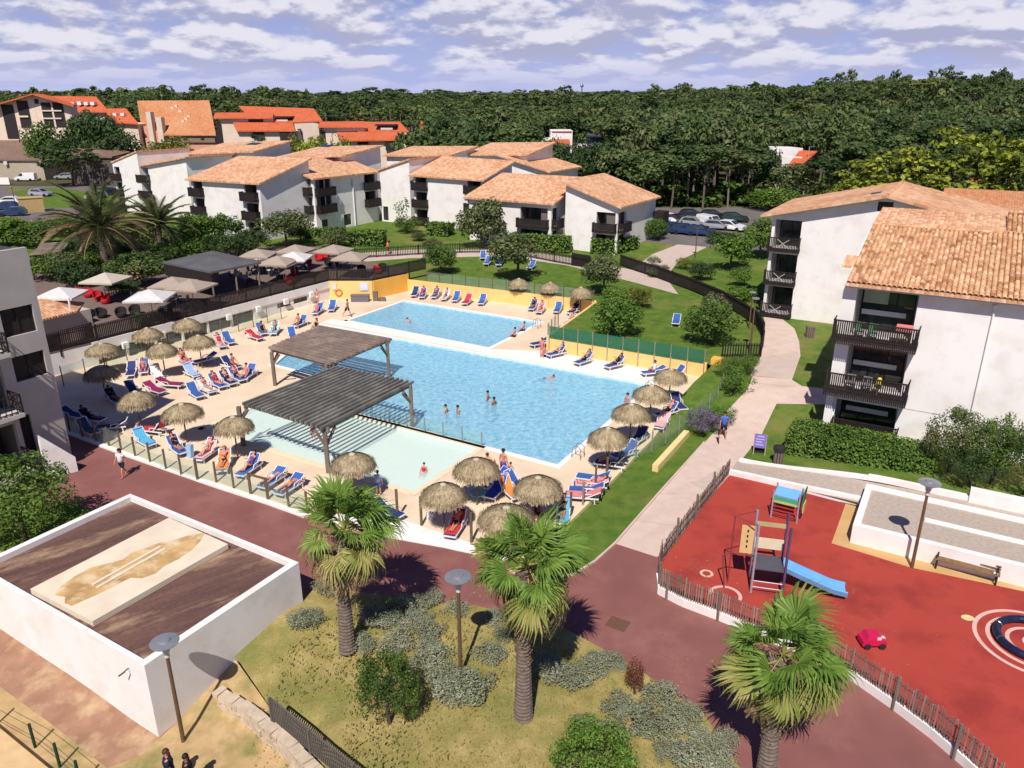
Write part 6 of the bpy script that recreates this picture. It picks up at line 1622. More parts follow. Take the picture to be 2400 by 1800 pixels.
def a_board():
 q = G(1778, 1068)
 t = thing('notice_board', 'violet notice sign on two legs standing at the edge of the footpath', 'sign', tuple(q))
 d = Vector((0.93, -0.35, 0)).normalized(); n = Vector((-d.y, d.x, 0))
 for s in (-0.33, 0.33):
  o = MB(); o.bar(q + d * s, q + d * s + UP * 1.35 + n * 0.12, 0.05, 0.05, (1, 0, 0)); o.build('leg', mat('light_timber', (0.45, 0.36, 0.26)), t)
 o = MB(); o.obox(q - d * 0.36 + UP * 0.5 - n * 0.03 + n * 0.05, d * 0.72, n * 0.03, UP * 0.85 + n * 0.075); b = o.build('board', mat('violet_board', (0.20, 0.16, 0.46), (0.16, 0.13, 0.40), 0.5), t)
 pt = MB()
 for r, ws in enumerate(((0.12, 0.42), (0.06, 0.5), (0.1, 0.35), (0.08, 0.45))):
  pt.obox(q - d * 0.33 + d * ws[0] + UP * (1.18 - 0.17 * r) - n * 0.034 + n * (0.05 + 0.0882 * (0.68 - 0.17 * r)), d * ws[1], n * 0.004, UP * 0.07)
 po = pt.build('lettering_band', mat('pale_violet_print', (0.50, 0.46, 0.72)), None); po.data.transform(Matrix.Translation(-parent_off(t))); po.parent = b
 o = MB(); o.obox(q - d * 0.28 + n * 0.25, d * 0.6, n * 0.3, UP * 0.5); o.build('foot', M_darkwin, t)
a_board()
mb = MB(); c = P(1448, 1462, 0); d1, d2 = UA, UB
mb.obox(c - d1 * 0.42 - d2 * 0.36 - UP * 0.03, d1 * 0.84, d2 * 0.72, UP * 0.036)
tag(mb.build('manhole_cover', mat('manhole_brown', (0.155, 0.075, 0.045), (0.12, 0.06, 0.04), 0.9, 8)), 'brown square manhole cover in the red brown path', 'manhole cover')
# pergolas
def pergola(label, c, posts, along, m, nsl, z=2.95, prof=0.12):
 """c: left, back, right, front corners in plan; slats run along the first or the second side"""
 L, Bk, R, F = [Vector((p[0], p[1], 0)) for p in c]
 cen = (L + Bk + R + F) / 4
 t = thing('pergola', label, 'pergola', (F.x, F.y, 0))
 if along: a0, a1, b0, b1 = L, Bk, F, R
 else: a0, a1, b0, b1 = F, L, R, Bk
 for k in range(nsl):
  f = (k + 0.5) / nsl
  p, q = a0.lerp(a1, f), b0.lerp(b1, f); e = (q - p).normalized() * rnd.uniform(0.0, 0.12)
  o = MB(); o.bar(p - e + UP * (z + rnd.uniform(-0.012, 0.012)), q + e + UP * z, prof, 0.17); o.build('slat', m, t)
 o = MB()
 for p, q in ((a0, a1), (b0, b1)):
  i0, i1 = p.lerp(q, 0.0), q
  s = (b0 - a0).normalized() * (0.35 if p is a0 else -0.35)
  o.bar(i0 + s + UP * (z - 0.20), i1 + s + UP * (z - 0.20), 0.14, 0.22)
 s = (a1 - a0).normalized() * 0.3
 for p, q, sg in ((a0, b0, 1), (a1, b1, -1)): o.bar(p + s * sg + UP * (z - 0.199), q + s * sg + UP * (z - 0.199), 0.12, 0.20)
 o.build('beam', m, t)
 for p in posts:
  p = Vector((p[0], p[1], 0))
  o = MB(); o.bar(p, p + UP * (z - 0.30), 0.22, 0.22, (1, 0, 0)); o.build('post', M_wood, t)
  o = MB()
  for e in ((a1 - a0).normalized(), (b0 - a0).normalized()):
   if (cen - p).dot(e) < 0: e = -e
   o.bar(p + UP * (z - 1.15) + e * 0.1, p + e * 0.85 + UP * (z - 0.32), 0.12, 0.12)
  o.build('brace', M_wood, t)
pergola('nearer grey timber pergola over the shallow pool', [(-16.17, 42.56), (-11.99, 49.24), (-6.21, 46.08), (-10.32, 38.78)], [(-10.41, 39.15), (-16.4, 42.75), (-6.45, 45.7), (-12.0, 48.8)], False, M_woodgrey, 17, 2.95, 0.13)
pergola('farther brown timber pergola at the end of the deep pool', [(-17.74, 53.32), (-15.25, 59.12), (-9.09, 55.65), (-12.5, 49.69)], [(-17.5, 53.25), (-9.4, 55.3), (-12.6, 50.2), (-15.2, 58.6)], True, M_woodbrown, 13, 2.95, 0.30)
for px, py, lab in ((1352, 1072, 'steel pool ladder at the near right corner of the deep pool'), (1520, 918, 'steel pool ladder at the far right corner of the deep pool'), (1256, 768, 'steel pool ladder at the right corner of the back pool')):
 q = P(px, py, DZ); t = thing('pool_ladder', lab, 'ladder', tuple(q))
 for s in (-0.25, 0.25):
  o = MB(); p = q + UB * s; o.tube([p + UA * 0.35, p + UA * 0.33 + UP * 0.7, p + UA * 0.1 + UP * 0.85, p - UA * 0.15 + UP * 0.75, p - UA * 0.25, p - UA * 0.25 - UP * 0.8], 0.025, 6); o.build('rail', M_steel, t)
 o = MB()
 for z in (-0.2, -0.5): o.bar(q - UA * 0.25 - UB * 0.25 + UP * z, q - UA * 0.25 + UB * 0.25 + UP * z, 0.06, 0.03)
 o.build('steps', M_steel, t)
q = P(1200, 711, DZ); t = thing('wooden_frame', 'open wooden frame stand near the yellow wall by the far loungers', 'stand', tuple(q))
for s in (0, 0.8):
 o = MB(); o.bar(q - UA * s, q - UA * s + UP * 1.0, 0.1, 0.1, (1, 0, 0)); o.build('leg', M_woodpost, t)
o = MB(); o.bar(q + UP * 1.0, q - UA * 0.8 + UP * 1.0, 0.1, 0.1); o.build('crossbar', M_woodpost, t)
# thatched parasols
def straw_mat():
 m, nt, b = new_mat('straw')
 g = nt.nodes.new('ShaderNodeNewGeometry'); n = nz(nt, 2.2, 4, 0.6)
 ad = nt.nodes.new('ShaderNodeMath'); ad.operation = 'MULTIPLY_ADD'; ad.inputs[1].default_value = 0.6
 s = nt.nodes.new('ShaderNodeMath'); s.operation = 'MULTIPLY_ADD'; s.inputs[1].default_value = 1.0; s.inputs[2].default_value = -0.3
 nt.links.new(n.outputs['Fac'], s.inputs[0]); nt.links.new(g.outputs['Random Per Island'], ad.inputs[0]); nt.links.new(s.outputs[0], ad.inputs[2])
 nt.links.new(rampn(nt, ad.outputs[0], [(0, (0.12, 0.09, 0.055)), (0.35, (0.26, 0.20, 0.12)), (0.7, (0.40, 0.325, 0.205)), (1, (0.55, 0.47, 0.32))]), b.inputs['Base Color'])
 b.inputs['Roughness'].default_value = 0.85; b.inputs['Specular IOR Level'].default_value = 0.1
 return m
M_straw = straw_mat()
def thatch_mesh(seed):
 g = np.random.default_rng(seed); R = 1.32; out = []
 for k in range(2300):
  a = g.uniform(0, 2 * math.pi); r0 = R * math.sqrt(g.uniform(0.0, 0.86)); ln = g.uniform(0.25, 0.5)
  r1 = min(r0 + ln, R * g.uniform(0.98, 1.14))
  h = lambda r: 2.62 - 0.34 * (r / R) ** 1.5 - 0.30 * (r / R) ** 4
  z0, z1 = h(r0) + g.uniform(0.0, 0.05), h(r1) - g.uniform(0.0, 0.06) + 0.02
  a1 = a + g.uniform(-0.10, 0.10); w = g.uniform(0.012, 0.03)
  c, s = math.cos(a), math.sin(a); c1, s1 = math.cos(a1), math.sin(a1)
  out += [(r0 * c - w * s, r0 * s + w * c, z0), (r0 * c + w * s, r0 * s - w * c, z0 + g.uniform(-0.01, 0.01)), (r1 * c1 + w * .7 * s1, r1 * s1 - w * .7 * c1, z1), (r1 * c1 - w * .7 * s1, r1 * s1 + w * .7 * c1, z1)]
 for k in range(520):
  a = g.uniform(0, 2 * math.pi); r = R * g.uniform(0.94, 1.05); w = g.uniform(0.012, 0.028); dz = g.uniform(0.12, 0.36)
  c, s = math.cos(a), math.sin(a); z = 1.98 + g.uniform(0, 0.1); r2 = r * g.uniform(0.98, 1.09)
  out += [(r * c - w * s, r * s + w * c, z + 0.1), (r * c + w * s, r * s - w * c, z + 0.1), (r2 * c + w * .4 * s, r2 * s - w * .4 * c, z + 0.1 - dz), (r2 * c - w * .4 * s, r2 * s + w * .4 * c, z + 0.1 - dz)]
 return np_mesh('thatch', np.array(out), 4, M_straw)
def parasol_proto(seed):
 t = thing('thatched_parasol', '', 'parasol', group='thatched parasols round the pool')
 p = MB(); p.tube([(0, 0, 0), (0, 0, 2.55)], 0.055, 8); p.build('pole', M_woodpost, t)
 c = MB(); c.lathe([(1.27, 1.99), (1.2, 2.08), (0.8, 2.36), (0.35, 2.54), (0.1, 2.60)], 20); co = c.build('canopy', M_straw, t)
 link('thatch', thatch_mesh(seed), co)
 k = MB(); k.lathe([(0.20, 2.58), (0.19, 2.66), (0.04, 2.72)], 10); k.build('cap', mat('pale_straw_cap', (0.50, 0.44, 0.33)), t)
 return t
PAR = [(333, 1010, 'thatched parasol half in the shadow of the left block, beside the light blue lounger'), (439, 1037, 'thatched parasol next to the corner of the shallow pool, its shade over two loungers'), (558, 1073, 'thatched parasol in front of the near pergola post'), (250, 940, 'thatched parasol wholly in shade near the left block, over wicker chairs'), (250, 878, 'dark thatched parasol in shade against the terrace wall'),
  (356, 844, 'thatched parasol below the terrace wall, left of two in a row'), (389, 884, 'thatched parasol with a cluttered lounger just under it'), (446, 817, 'thatched parasol closest to the terrace wall windows'), (475, 863, 'thatched parasol casting its shade on the open deck above the lounger row'), (833, 1166, 'thatched parasol showing behind the left palm crown'),
  (1042, 1247, 'thatched parasol by the white apron over a red striped towel'), (1118, 1183, 'thatched parasol at the edge of the shallow pool over blue loungers'), (1260, 1224, 'thatched parasol right of the orange towel'), (1187, 1300, 'large thatched parasol just above the middle palm'), (1421, 1106, 'nearest thatched parasol of the row along the grass, beside the pool ladder'),
  (1475, 1040, 'second thatched parasol from the near end along the grass bank'), (1522, 992, 'third thatched parasol from the near end along the grass bank'), (1567, 946, 'farthest thatched parasol along the grass bank, near the yellow wall'), (1289, 719, 'small far thatched parasol in front of the yellow wall, middle one'), (1360, 735, 'small far thatched parasol at the right end of the sheltered bay'), (1216, 711, 'small far thatched parasol beside the wooden frame')]
pp = [parasol_proto(s) for s in (3, 4, 5)]
for i, (x, y, lab) in enumerate(PAR):
 q = P(x, y, DZ); place(pp[i % 3], q, rnd.uniform(0, 6.28), lab, None, [rnd.uniform(0.8, 0.88) * (1.12 if i == 13 else 1)] * 2 + [rnd.uniform(0.94, 1.02)])
# sun loungers
M_blue = mat('blue_sling', (0.045, 0.12, 0.36), (0.035, 0.095, 0.30), 0.7, 3)
M_navy = mat('navy_sling', (0.025, 0.04, 0.16), (0.02, 0.03, 0.12), 0.7, 3)
M_whiteplastic = mat('white_plastic', (0.78, 0.76, 0.78), None, 0.4, spec=0.4)
SEAT = 0.36
def lounger_proto(m, ang):
 """foot end at -Y, head at +Y; the back raised by ang"""
 t = thing('sun_lounger', '', 'sun lounger', group='sun loungers round the pool')
 c, s = math.cos(ang), math.sin(ang); hy = 0.22; Lb = 0.78
 f = MB()
 for x in (-0.32, 0.32):
  f.bar((x, -0.98, SEAT - 0.04), (x, 0.85, SEAT - 0.04), 0.05, 0.07)
  f.bar((x, hy, SEAT), (x, hy + Lb * c, SEAT + Lb * s), 0.045, 0.05)
 f.bar((-0.32, -0.96, SEAT - 0.04), (0.32, -0.96, SEAT - 0.04), 0.05, 0.07); f.bar((-0.32, hy + Lb * c, SEAT + Lb * s), (0.32, hy + Lb * c, SEAT + Lb * s), 0.05, 0.05)
 f.build('frame', M_whiteplastic, t)
 st = MB(); st.box(-0.295, -0.93, SEAT - 0.02, 0.295, hy - 0.02, SEAT + 0.015); st.build('seat', m, t)
 b = MB(); b.obox((-0.295, hy, SEAT - 0.01), (0.59, 0, 0), (0, Lb * c * 0.97, Lb * s * 0.97), (0, -0.03 * s, 0.03 * c)); b.build('backrest', m, t)
 for x in (-0.3, 0.3):
  for y in (-0.75, 0.62):
   l = MB(); l.bar((x, y, SEAT - 0.07), (x * 1.04, y * 1.06, 0), 0.05, 0.06, (1, 0, 0)); l.build('leg', M_whiteplastic, t)
  a = MB(); a.bar((x * 1.1, -0.05, SEAT + 0.02), (x * 1.1, 0.02, SEAT + 0.2), 0.05, 0.04, (1, 0, 0)); a.bar((x * 1.1, 0.0, SEAT + 0.2), (x * 1.1, 0.48, SEAT + 0.22), 0.05, 0.035); a.build('armrest', M_whiteplastic, t)
 return t
A_UP, A_LOW = math.radians(50), math.radians(28)
lg = {('b', 1): lounger_proto(M_blue, A_UP), ('b', 0): lounger_proto(M_blue, A_LOW), ('n', 1): lounger_proto(M_navy, A_UP), ('n', 0): lounger_proto(M_navy, A_LOW)}
TOW = {}
def towel_mesh(ang, colm, full):
 key = (ang, colm.name, full)
 if key in TOW: return TOW[key]
 c, s = math.cos(ang), math.sin(ang); mb = MB(); e = 0.028; w = 0.31
 prof = [(-0.85 if full else -0.15, 0), (0.2, 0), (0.22 + 0.8 * c, 0.8 * s)] if full else [(-0.1, 0), (0.2, 0), (0.22 + 0.8 * c, 0.8 * s)]
 prof = [(y, SEAT + z + e) for y, z in prof] + [(prof[-1][0] + 0.06, SEAT + prof[-1][1] - 0.35)]
 n = len(prof)
 for d in (0, 0.014):
  for y, z in prof: mb.v += [(-w, y + d * .6, z + d), (w, y + d * .6, z + d)]
 for i in range(n - 1):
  mb.f += [(2 * i, 2 * i + 2, 2 * i + 3, 2 * i + 1), (2 * n + 2 * i, 2 * n + 2 * i + 1, 2 * n + 2 * i + 3, 2 * n + 2 * i + 2), (2 * i, 2 * n + 2 * i, 2 * n + 2 * i + 2, 2 * i + 2), (2 * i + 1, 2 * i + 3, 2 * n + 2 * i + 3, 2 * n + 2 * i + 1)]; mb.m += [0] * 4
 mb.f += [(0, 1, 2 * n + 1, 2 * n), (2 * n - 2, 4 * n - 2, 4 * n - 1, 2 * n - 1)]; mb.m += [0] * 2
 TOW[key] = mb.mesh('towel', colm); return TOW[key]
TC = {'red': mat('red_towel', (0.50, 0.04, 0.05)), 'pink': MATS['pink_towel'], 'orange': mat('bright_orange_towel', (0.72, 0.26, 0.06)), 'cyan': mat('sky_blue_towel', (0.10, 0.42, 0.66)), 'pale': mat('pale_blue_towel', (0.32, 0.46, 0.68)), 'mag': mat('magenta_towel', (0.26, 0.02, 0.09)), 'turq': mat('turquoise_towel', (0.28, 0.58, 0.58)), 'royal': mat('royal_blue_towel', (0.03, 0.07, 0.45)), 'white': mat('white_towel', (0.75, 0.72, 0.70)), 'rose': mat('rose_towel', (0.68, 0.40, 0.40))}
# people
SKIN = [mat('fair_skin', (0.58, 0.30, 0.20), (0.54, 0.27, 0.18), 0.6, 4), mat('tanned_skin', (0.46, 0.205, 0.115), (0.42, 0.18, 0.10), 0.6, 4), mat('sunburnt_skin', (0.60, 0.235, 0.165), (0.56, 0.21, 0.15), 0.6, 4), mat('brown_skin', (0.30, 0.135, 0.08), (0.27, 0.12, 0.07), 0.6, 4)]
HAIR = [mat('dark_hair', (0.018, 0.012, 0.010), None, 0.6), mat('brown_hair', (0.07, 0.036, 0.02), None, 0.6), mat('fair_hair', (0.32, 0.20, 0.09), None, 0.6), mat('grey_hair', (0.34, 0.32, 0.31), None, 0.6)]
CLOTH = {k: mat(k + '_cloth', c, None, 0.85, 6) for k, c in dict(navy=(0.014, 0.018, 0.05), black=(0.012, 0.012, 0.014), red=(0.46, 0.03, 0.035), white=(0.74, 0.72, 0.72), pink=(0.62, 0.20, 0.26), blue=(0.06, 0.14, 0.50), orange=(0.68, 0.24, 0.05), green=(0.06, 0.26, 0.13), yellow=(0.70, 0.52, 0.12), purple=(0.16, 0.06, 0.22), turquoise=(0.12, 0.42, 0.46), sky=(0.30, 0.48, 0.72)).items()}
def V3(x, y, z): return Vector((x, y, z))
def body_mesh(name, J):
 """one continuous skin over a joint tree: J = {joint: (pos, radius, parent)}"""
 names = list(J); me = bpy.data.meshes.new(name)
 me.from_pydata([tuple(J[n][0]) for n in names], [(names.index(n), names.index(J[n][2])) for n in names if J[n][2]], [])
 ob = bpy.data.objects.new(name, me); COL.objects.link(ob)
 md = ob.modifiers.new('skin', 'SKIN'); md.use_smooth_shade = True; md.branch_smoothing = 0.3
 sub = ob.modifiers.new('sub', 'SUBSURF'); sub.levels = 1
 for i, n in enumerate(names):
  sv = me.skin_vertices[0].data[i]; r = J[n][1]
  sv.radius = r if hasattr(r, '__len__') else (r, r); sv.use_root = (n == 'pelvis')
 dg = bpy.context.evaluated_depsgraph_get()
 out = bpy.data.meshes.new_from_object(ob.evaluated_get(dg))
 out.name = name; out.materials.clear(); out.materials.append(SKIN[0])
 bpy.data.objects.remove(ob); bpy.data.meshes.remove(me)
 return out
def pose(pelvis, spine_dir, front, thighL, thighR, shinL, shinR, armL, armR, foreL, foreR, head_dir=None):
 """joint positions from unit directions; front: the way the chest faces"""
 sd = spine_dir.normalized(); fr = (front - sd * front.dot(sd)).normalized(); rt = fr.cross(sd)
 hd = (head_dir or sd).normalized()
 J = {'pelvis': (pelvis, (0.135, 0.10), None)}
 J['waist'] = (pelvis + sd * 0.19, (0.115, 0.088), 'pelvis'); J['chest'] = (pelvis + sd * 0.38, (0.14, 0.10), 'waist')
 J['collar'] = (pelvis + sd * 0.51, (0.10, 0.075), 'chest'); J['neck'] = (pelvis + sd * 0.59, 0.052, 'collar')
 hb = pelvis + sd * 0.60
 J['skull'] = (hb + hd * 0.12 + fr * 0.012, (0.082, 0.092), 'neck'); J['crown'] = (hb + hd * 0.215 + fr * 0.01, (0.062, 0.07), 'skull')
 for s, arm, fore, th, sh in (('L', armL, foreL, thighL, shinL), ('R', armR, foreR, thighR, shinR)):
  k = -1 if s == 'L' else 1
  shd = pelvis + sd * 0.485 + rt * (0.175 * k); J['sh' + s] = (shd, 0.058, 'collar')
  el = shd + arm.normalized() * 0.29; J['el' + s] = (el, 0.040, 'sh' + s)
  wr = el + fore.normalized() * 0.245; J['wr' + s] = (wr, 0.028, 'el' + s)
  J['palm' + s] = (wr + fore.normalized() * 0.085, (0.038, 0.02), 'wr' + s)
  J['tip' + s] = (wr + fore.normalized() * 0.175, (0.024, 0.012), 'palm' + s)
  hp = pelvis + rt * (0.095 * k) - sd * 0.05; J['hip' + s] = (hp, 0.092, 'pelvis')
  kn = hp + th.normalized() * 0.43; J['kn' + s] = (kn, 0.058, 'hip' + s)
  J['calf' + s] = (kn + sh.normalized() * 0.15, 0.056, 'kn' + s)
  an = kn + sh.normalized() * 0.42; J['an' + s] = (an, 0.036, 'calf' + s)
  tv = (front if abs(sh.normalized().dot(front.normalized())) < 0.8 else Vector((0, 0, 1)))
  tv = (tv - sh.normalized() * tv.dot(sh.normalized())).normalized()
  J['toe' + s] = (an + tv * 0.16 + sh.normalized() * 0.05, (0.04, 0.026), 'an' + s)
 return J, sd, fr, rt, hd
class Figure:
 def __init__(s, name, J5):
  J, sd, fr, rt, hd = J5; s.J = J
  s.body = body_mesh('body', J)
  p = lambda n: J[n][0]
  c = p('skull') + hd * 0.035; mb = MB()
  mb.ball((0, 0, 0), 0.112, 10, 8)
  keep = [f for f in mb.f if sum(mb.v[i][2] for i in f) / len(f) > -0.02 or sum(mb.v[i][1] for i in f) / len(f) < -0.035]
  mb.f = keep; mb.m = [0] * len(keep)
  R = Matrix((rt, fr, hd)).transposed()
  mb.v = [tuple(c - fr * 0.016 + hd * 0.02 + R @ Vector(v)) for v in mb.v]
  s.hair = mb.mesh('hair', HAIR[0], smooth=True)
  m2 = MB(); m2.v, m2.f, m2.m = list(mb.v), list(mb.f), list(mb.m)
  b = c - fr * 0.08; m2.tube([b + hd * 0.02, b - hd * 0.12 - fr * 0.02, b - hd * 0.27 - fr * 0.02], [0.075, 0.078, 0.045], 8)
  s.longhair = m2.mesh('hair', HAIR[0], smooth=True)
  f = MB(); q = p('skull') + fr * 0.09
  f.ball(q + hd * 0.005 + fr * 0.012, 0.016, 6, 4, (0.8, 1, 1.3)); f.mi(0)
  for k in (-1, 1): f.ball(p('skull') + rt * (0.092 * k) + hd * 0.005, 0.022, 6, 4, (0.6, 0.8, 1.2))
  f.mi(1)
  for k in (-1, 1): f.ball(q + rt * (0.035 * k) + hd * 0.045 - fr * 0.006, 0.011, 6, 4)
  f.mi(2); f.ball(q - hd * 0.05 - fr * 0.004, 0.02, 6, 4, (1.2, 0.5, 0.4))
  s.face = f.mesh('face', [SKIN[0], HAIR[0], mat('lip_red', (0.40, 0.11, 0.09))], smooth=True)
  def tube(pts_, rad): t = MB(); t.tube(pts_, rad, 12); return t
  sh = MB(); sh.tube([p('pelvis') + sd * 0.10, p('pelvis') + sd * 0.02, p('pelvis') - sd * 0.09], [0.135, 0.158, 0.15], 12)
  for k in 'LR':
   th = (p('kn' + k) - p('hip' + k)); sh.tube([p('hip' + k), p('hip' + k) + th * 0.3, p('hip' + k) + th * 0.62], [0.105, 0.102, 0.09], 10)
  s.shorts = sh.mesh('shorts', CLOTH['navy'], smooth=True)
  br = MB(); br.tube([p('pelvis') + sd * 0.06, p('pelvis') - sd * 0.0, p('pelvis') - sd * 0.11], [0.140, 0.152, 0.11], 12)
  s.brief = br.mesh('swim_briefs', CLOTH['navy'], smooth=True)
  bk = MB(); bk.tube([p('chest') - sd * 0.055, p('chest') + sd * 0.055], [0.146, 0.142], 12)
  s.bikini = bk.mesh('bikini_top', CLOTH['navy'], smooth=True)
  sp = MB(); sp.tube([p('pelvis') - sd * 0.11, p('pelvis'), p('waist'), p('chest'), p('chest') + sd * 0.08], [0.11, 0.155, 0.135, 0.152, 0.13], 12)
  s.suit = sp.mesh('swimsuit', CLOTH['navy'], smooth=True)
  tp = MB(); tp.tube([p('pelvis') + sd * 0.02, p('waist'), p('chest'), p('collar') + sd * 0.02, p('neck') - sd * 0.02], [0.168, 0.15, 0.168, 0.13, 0.07], 12)
  for k in 'LR':
   ar = p('el' + k) - p('sh' + k); tp.tube([p('sh' + k) - ar * 0.1, p('sh' + k) + ar * 0.55], [0.08, 0.07], 8)
  s.shirt = tp.mesh('shirt', CLOTH['white'], smooth=True)
D = Vector
def stand(walk=0.0, arms=0.12, lean=0.0):
 a = walk
 return pose(V3(0, 0, 0.93), D((0, lean, 1)), D((0, 1, 0)), D((-0.04, a, -1)), D((0.04, -a, -1)), D((-0.02, a * 0.6 - 0.3 * abs(a), -1)), D((0.02, -a * 1.6, -1)), D((-arms - .12, -a * .8, -1)), D((arms + .12, a * .8, -1)), D((-arms, 0.25 - a * .5, -1)), D((arms, 0.25 + a * .5, -1)))
def seat_pose(knee=1.0, arms=0.3):
 return pose(V3(0, 0, 0.10), D((0, -0.12, 1)), D((0, 1, 0)), D((-0.12, 1, 0.05)), D((0.12, 1, 0.05)), D((0, 0.15, -1 * knee)), D((0, 0.1, -1 * knee)), D((-arms, 0.35, -1)), D((arms, 0.35, -1)), D((0.1, 0.9, -0.35)), D((-0.1, 0.9, -0.35)))
def floor_pose():
 return pose(V3(0, 0, 0.12), D((0, -0.25, 1)), D((0, 1, 0)), D((-0.15, 0.85, 0.55)), D((0.15, 0.85, 0.5)), D((0, 0.45, -0.85)), D((0, 0.5, -0.85)), D((-0.3, 0.3, -1)), D((0.3, 0.3, -1)), D((0.1, 0.9, -0.1)), D((-0.1, 0.9, -0.1)))
def lie_pose(back, knees=0.0):
 """on a lounger: head towards +Y up the back, feet to -Y, face up"""
 c, s = math.cos(back), math.sin(back)
 return pose(V3(0, 0.16, SEAT + 0.14), D((0, c, s)), D((0, -s, c)), D((-0.08, -1, 0.05 + knees)), D((0.10, -1, 0.03 + knees * 0.4)), D((0, -1, -0.05 - knees * 1.1)), D((0, -1, -0.03 - knees * .5)), D((-0.5, -0.6 * c - .2, -0.5 * s)), D((0.5, -0.6 * c - .2, -0.5 * s)), D((0.15, -1, 0.15)), D((-0.6, -0.5, 0.35)), D((0, c, s + 0.15)))
def prone_pose():
 return pose(V3(0, 0.05, SEAT + 0.13), D((0, 1, 0.02)), D((0, 0, -1)), D((-0.08, -1, 0)), D((0.08, -1, 0)), D((0, -1, 0)), D((0, -1, 0)), D((-1, 0.4, -0.1)), D((1, 0.4, -0.1)), D((0.5, 1, 0)), D((-0.5, 1, 0)))
def swim_pose():
 return pose(V3(0, 0, 0.0), D((0, 1, 0.25)), D((0, 0.2, -1)), D((-0.1, -1, -0.15)), D((0.1, -1, -0.1)), D((0, -1, -0.1)), D((0, -1, -0.1)), D((-0.8, 0.7, -0.1)), D((0.6, 1, -0.1)), D((0.1, 1, -0.2)), D((-0.3, 1, 0)), D((0, 0.9, 0.9)))
FIG = {'stand': Figure('stand', stand()), 'walk': Figure('walk', stand(0.42)), 'run': Figure('run', stand(0.62, 0.2, 0.12)), 'seat': Figure('seat', seat_pose()), 'edge': Figure('edge', seat_pose(1.0, 0.15)), 'floor': Figure('floor', floor_pose()),
  'lie1': Figure('lie', lie_pose(A_UP)), 'lie0': Figure('lie', lie_pose(A_LOW)), 'knee1': Figure('lie', lie_pose(A_UP, 0.55)), 'knee0': Figure('lie', lie_pose(A_LOW, 0.55)), 'prone': Figure('prone', prone_pose()), 'swim': Figure('swim', swim_pose())}
def person(fig, loc, rz, label, skin=0, hair=0, wear=(), long=False, scale=1.0, group=None):
 F = FIG[fig]; t = thing('person', label, 'person', loc, rz, group); t.scale = (scale,) * 3
 def piece(nm, me, m, slots=None):
  o = bpy.data.objects.new(nm, me); COL.objects.link(o); o.parent = t
  o.material_slots[0].link = 'OBJECT'; o.material_slots[0].material = m
  return o
 piece('body', F.body, SKIN[skin]); piece('hair', F.longhair if long else F.hair, HAIR[hair]); piece('face', F.face, SKIN[skin])
 for w, c in wear: piece({'brief': 'swim_briefs', 'bikini': 'bikini_top', 'suit': 'swimsuit'}.get(w, w), getattr(F, w), CLOTH[c])
 return t
def facing(dx, dy): return math.atan2(-dx, dy)
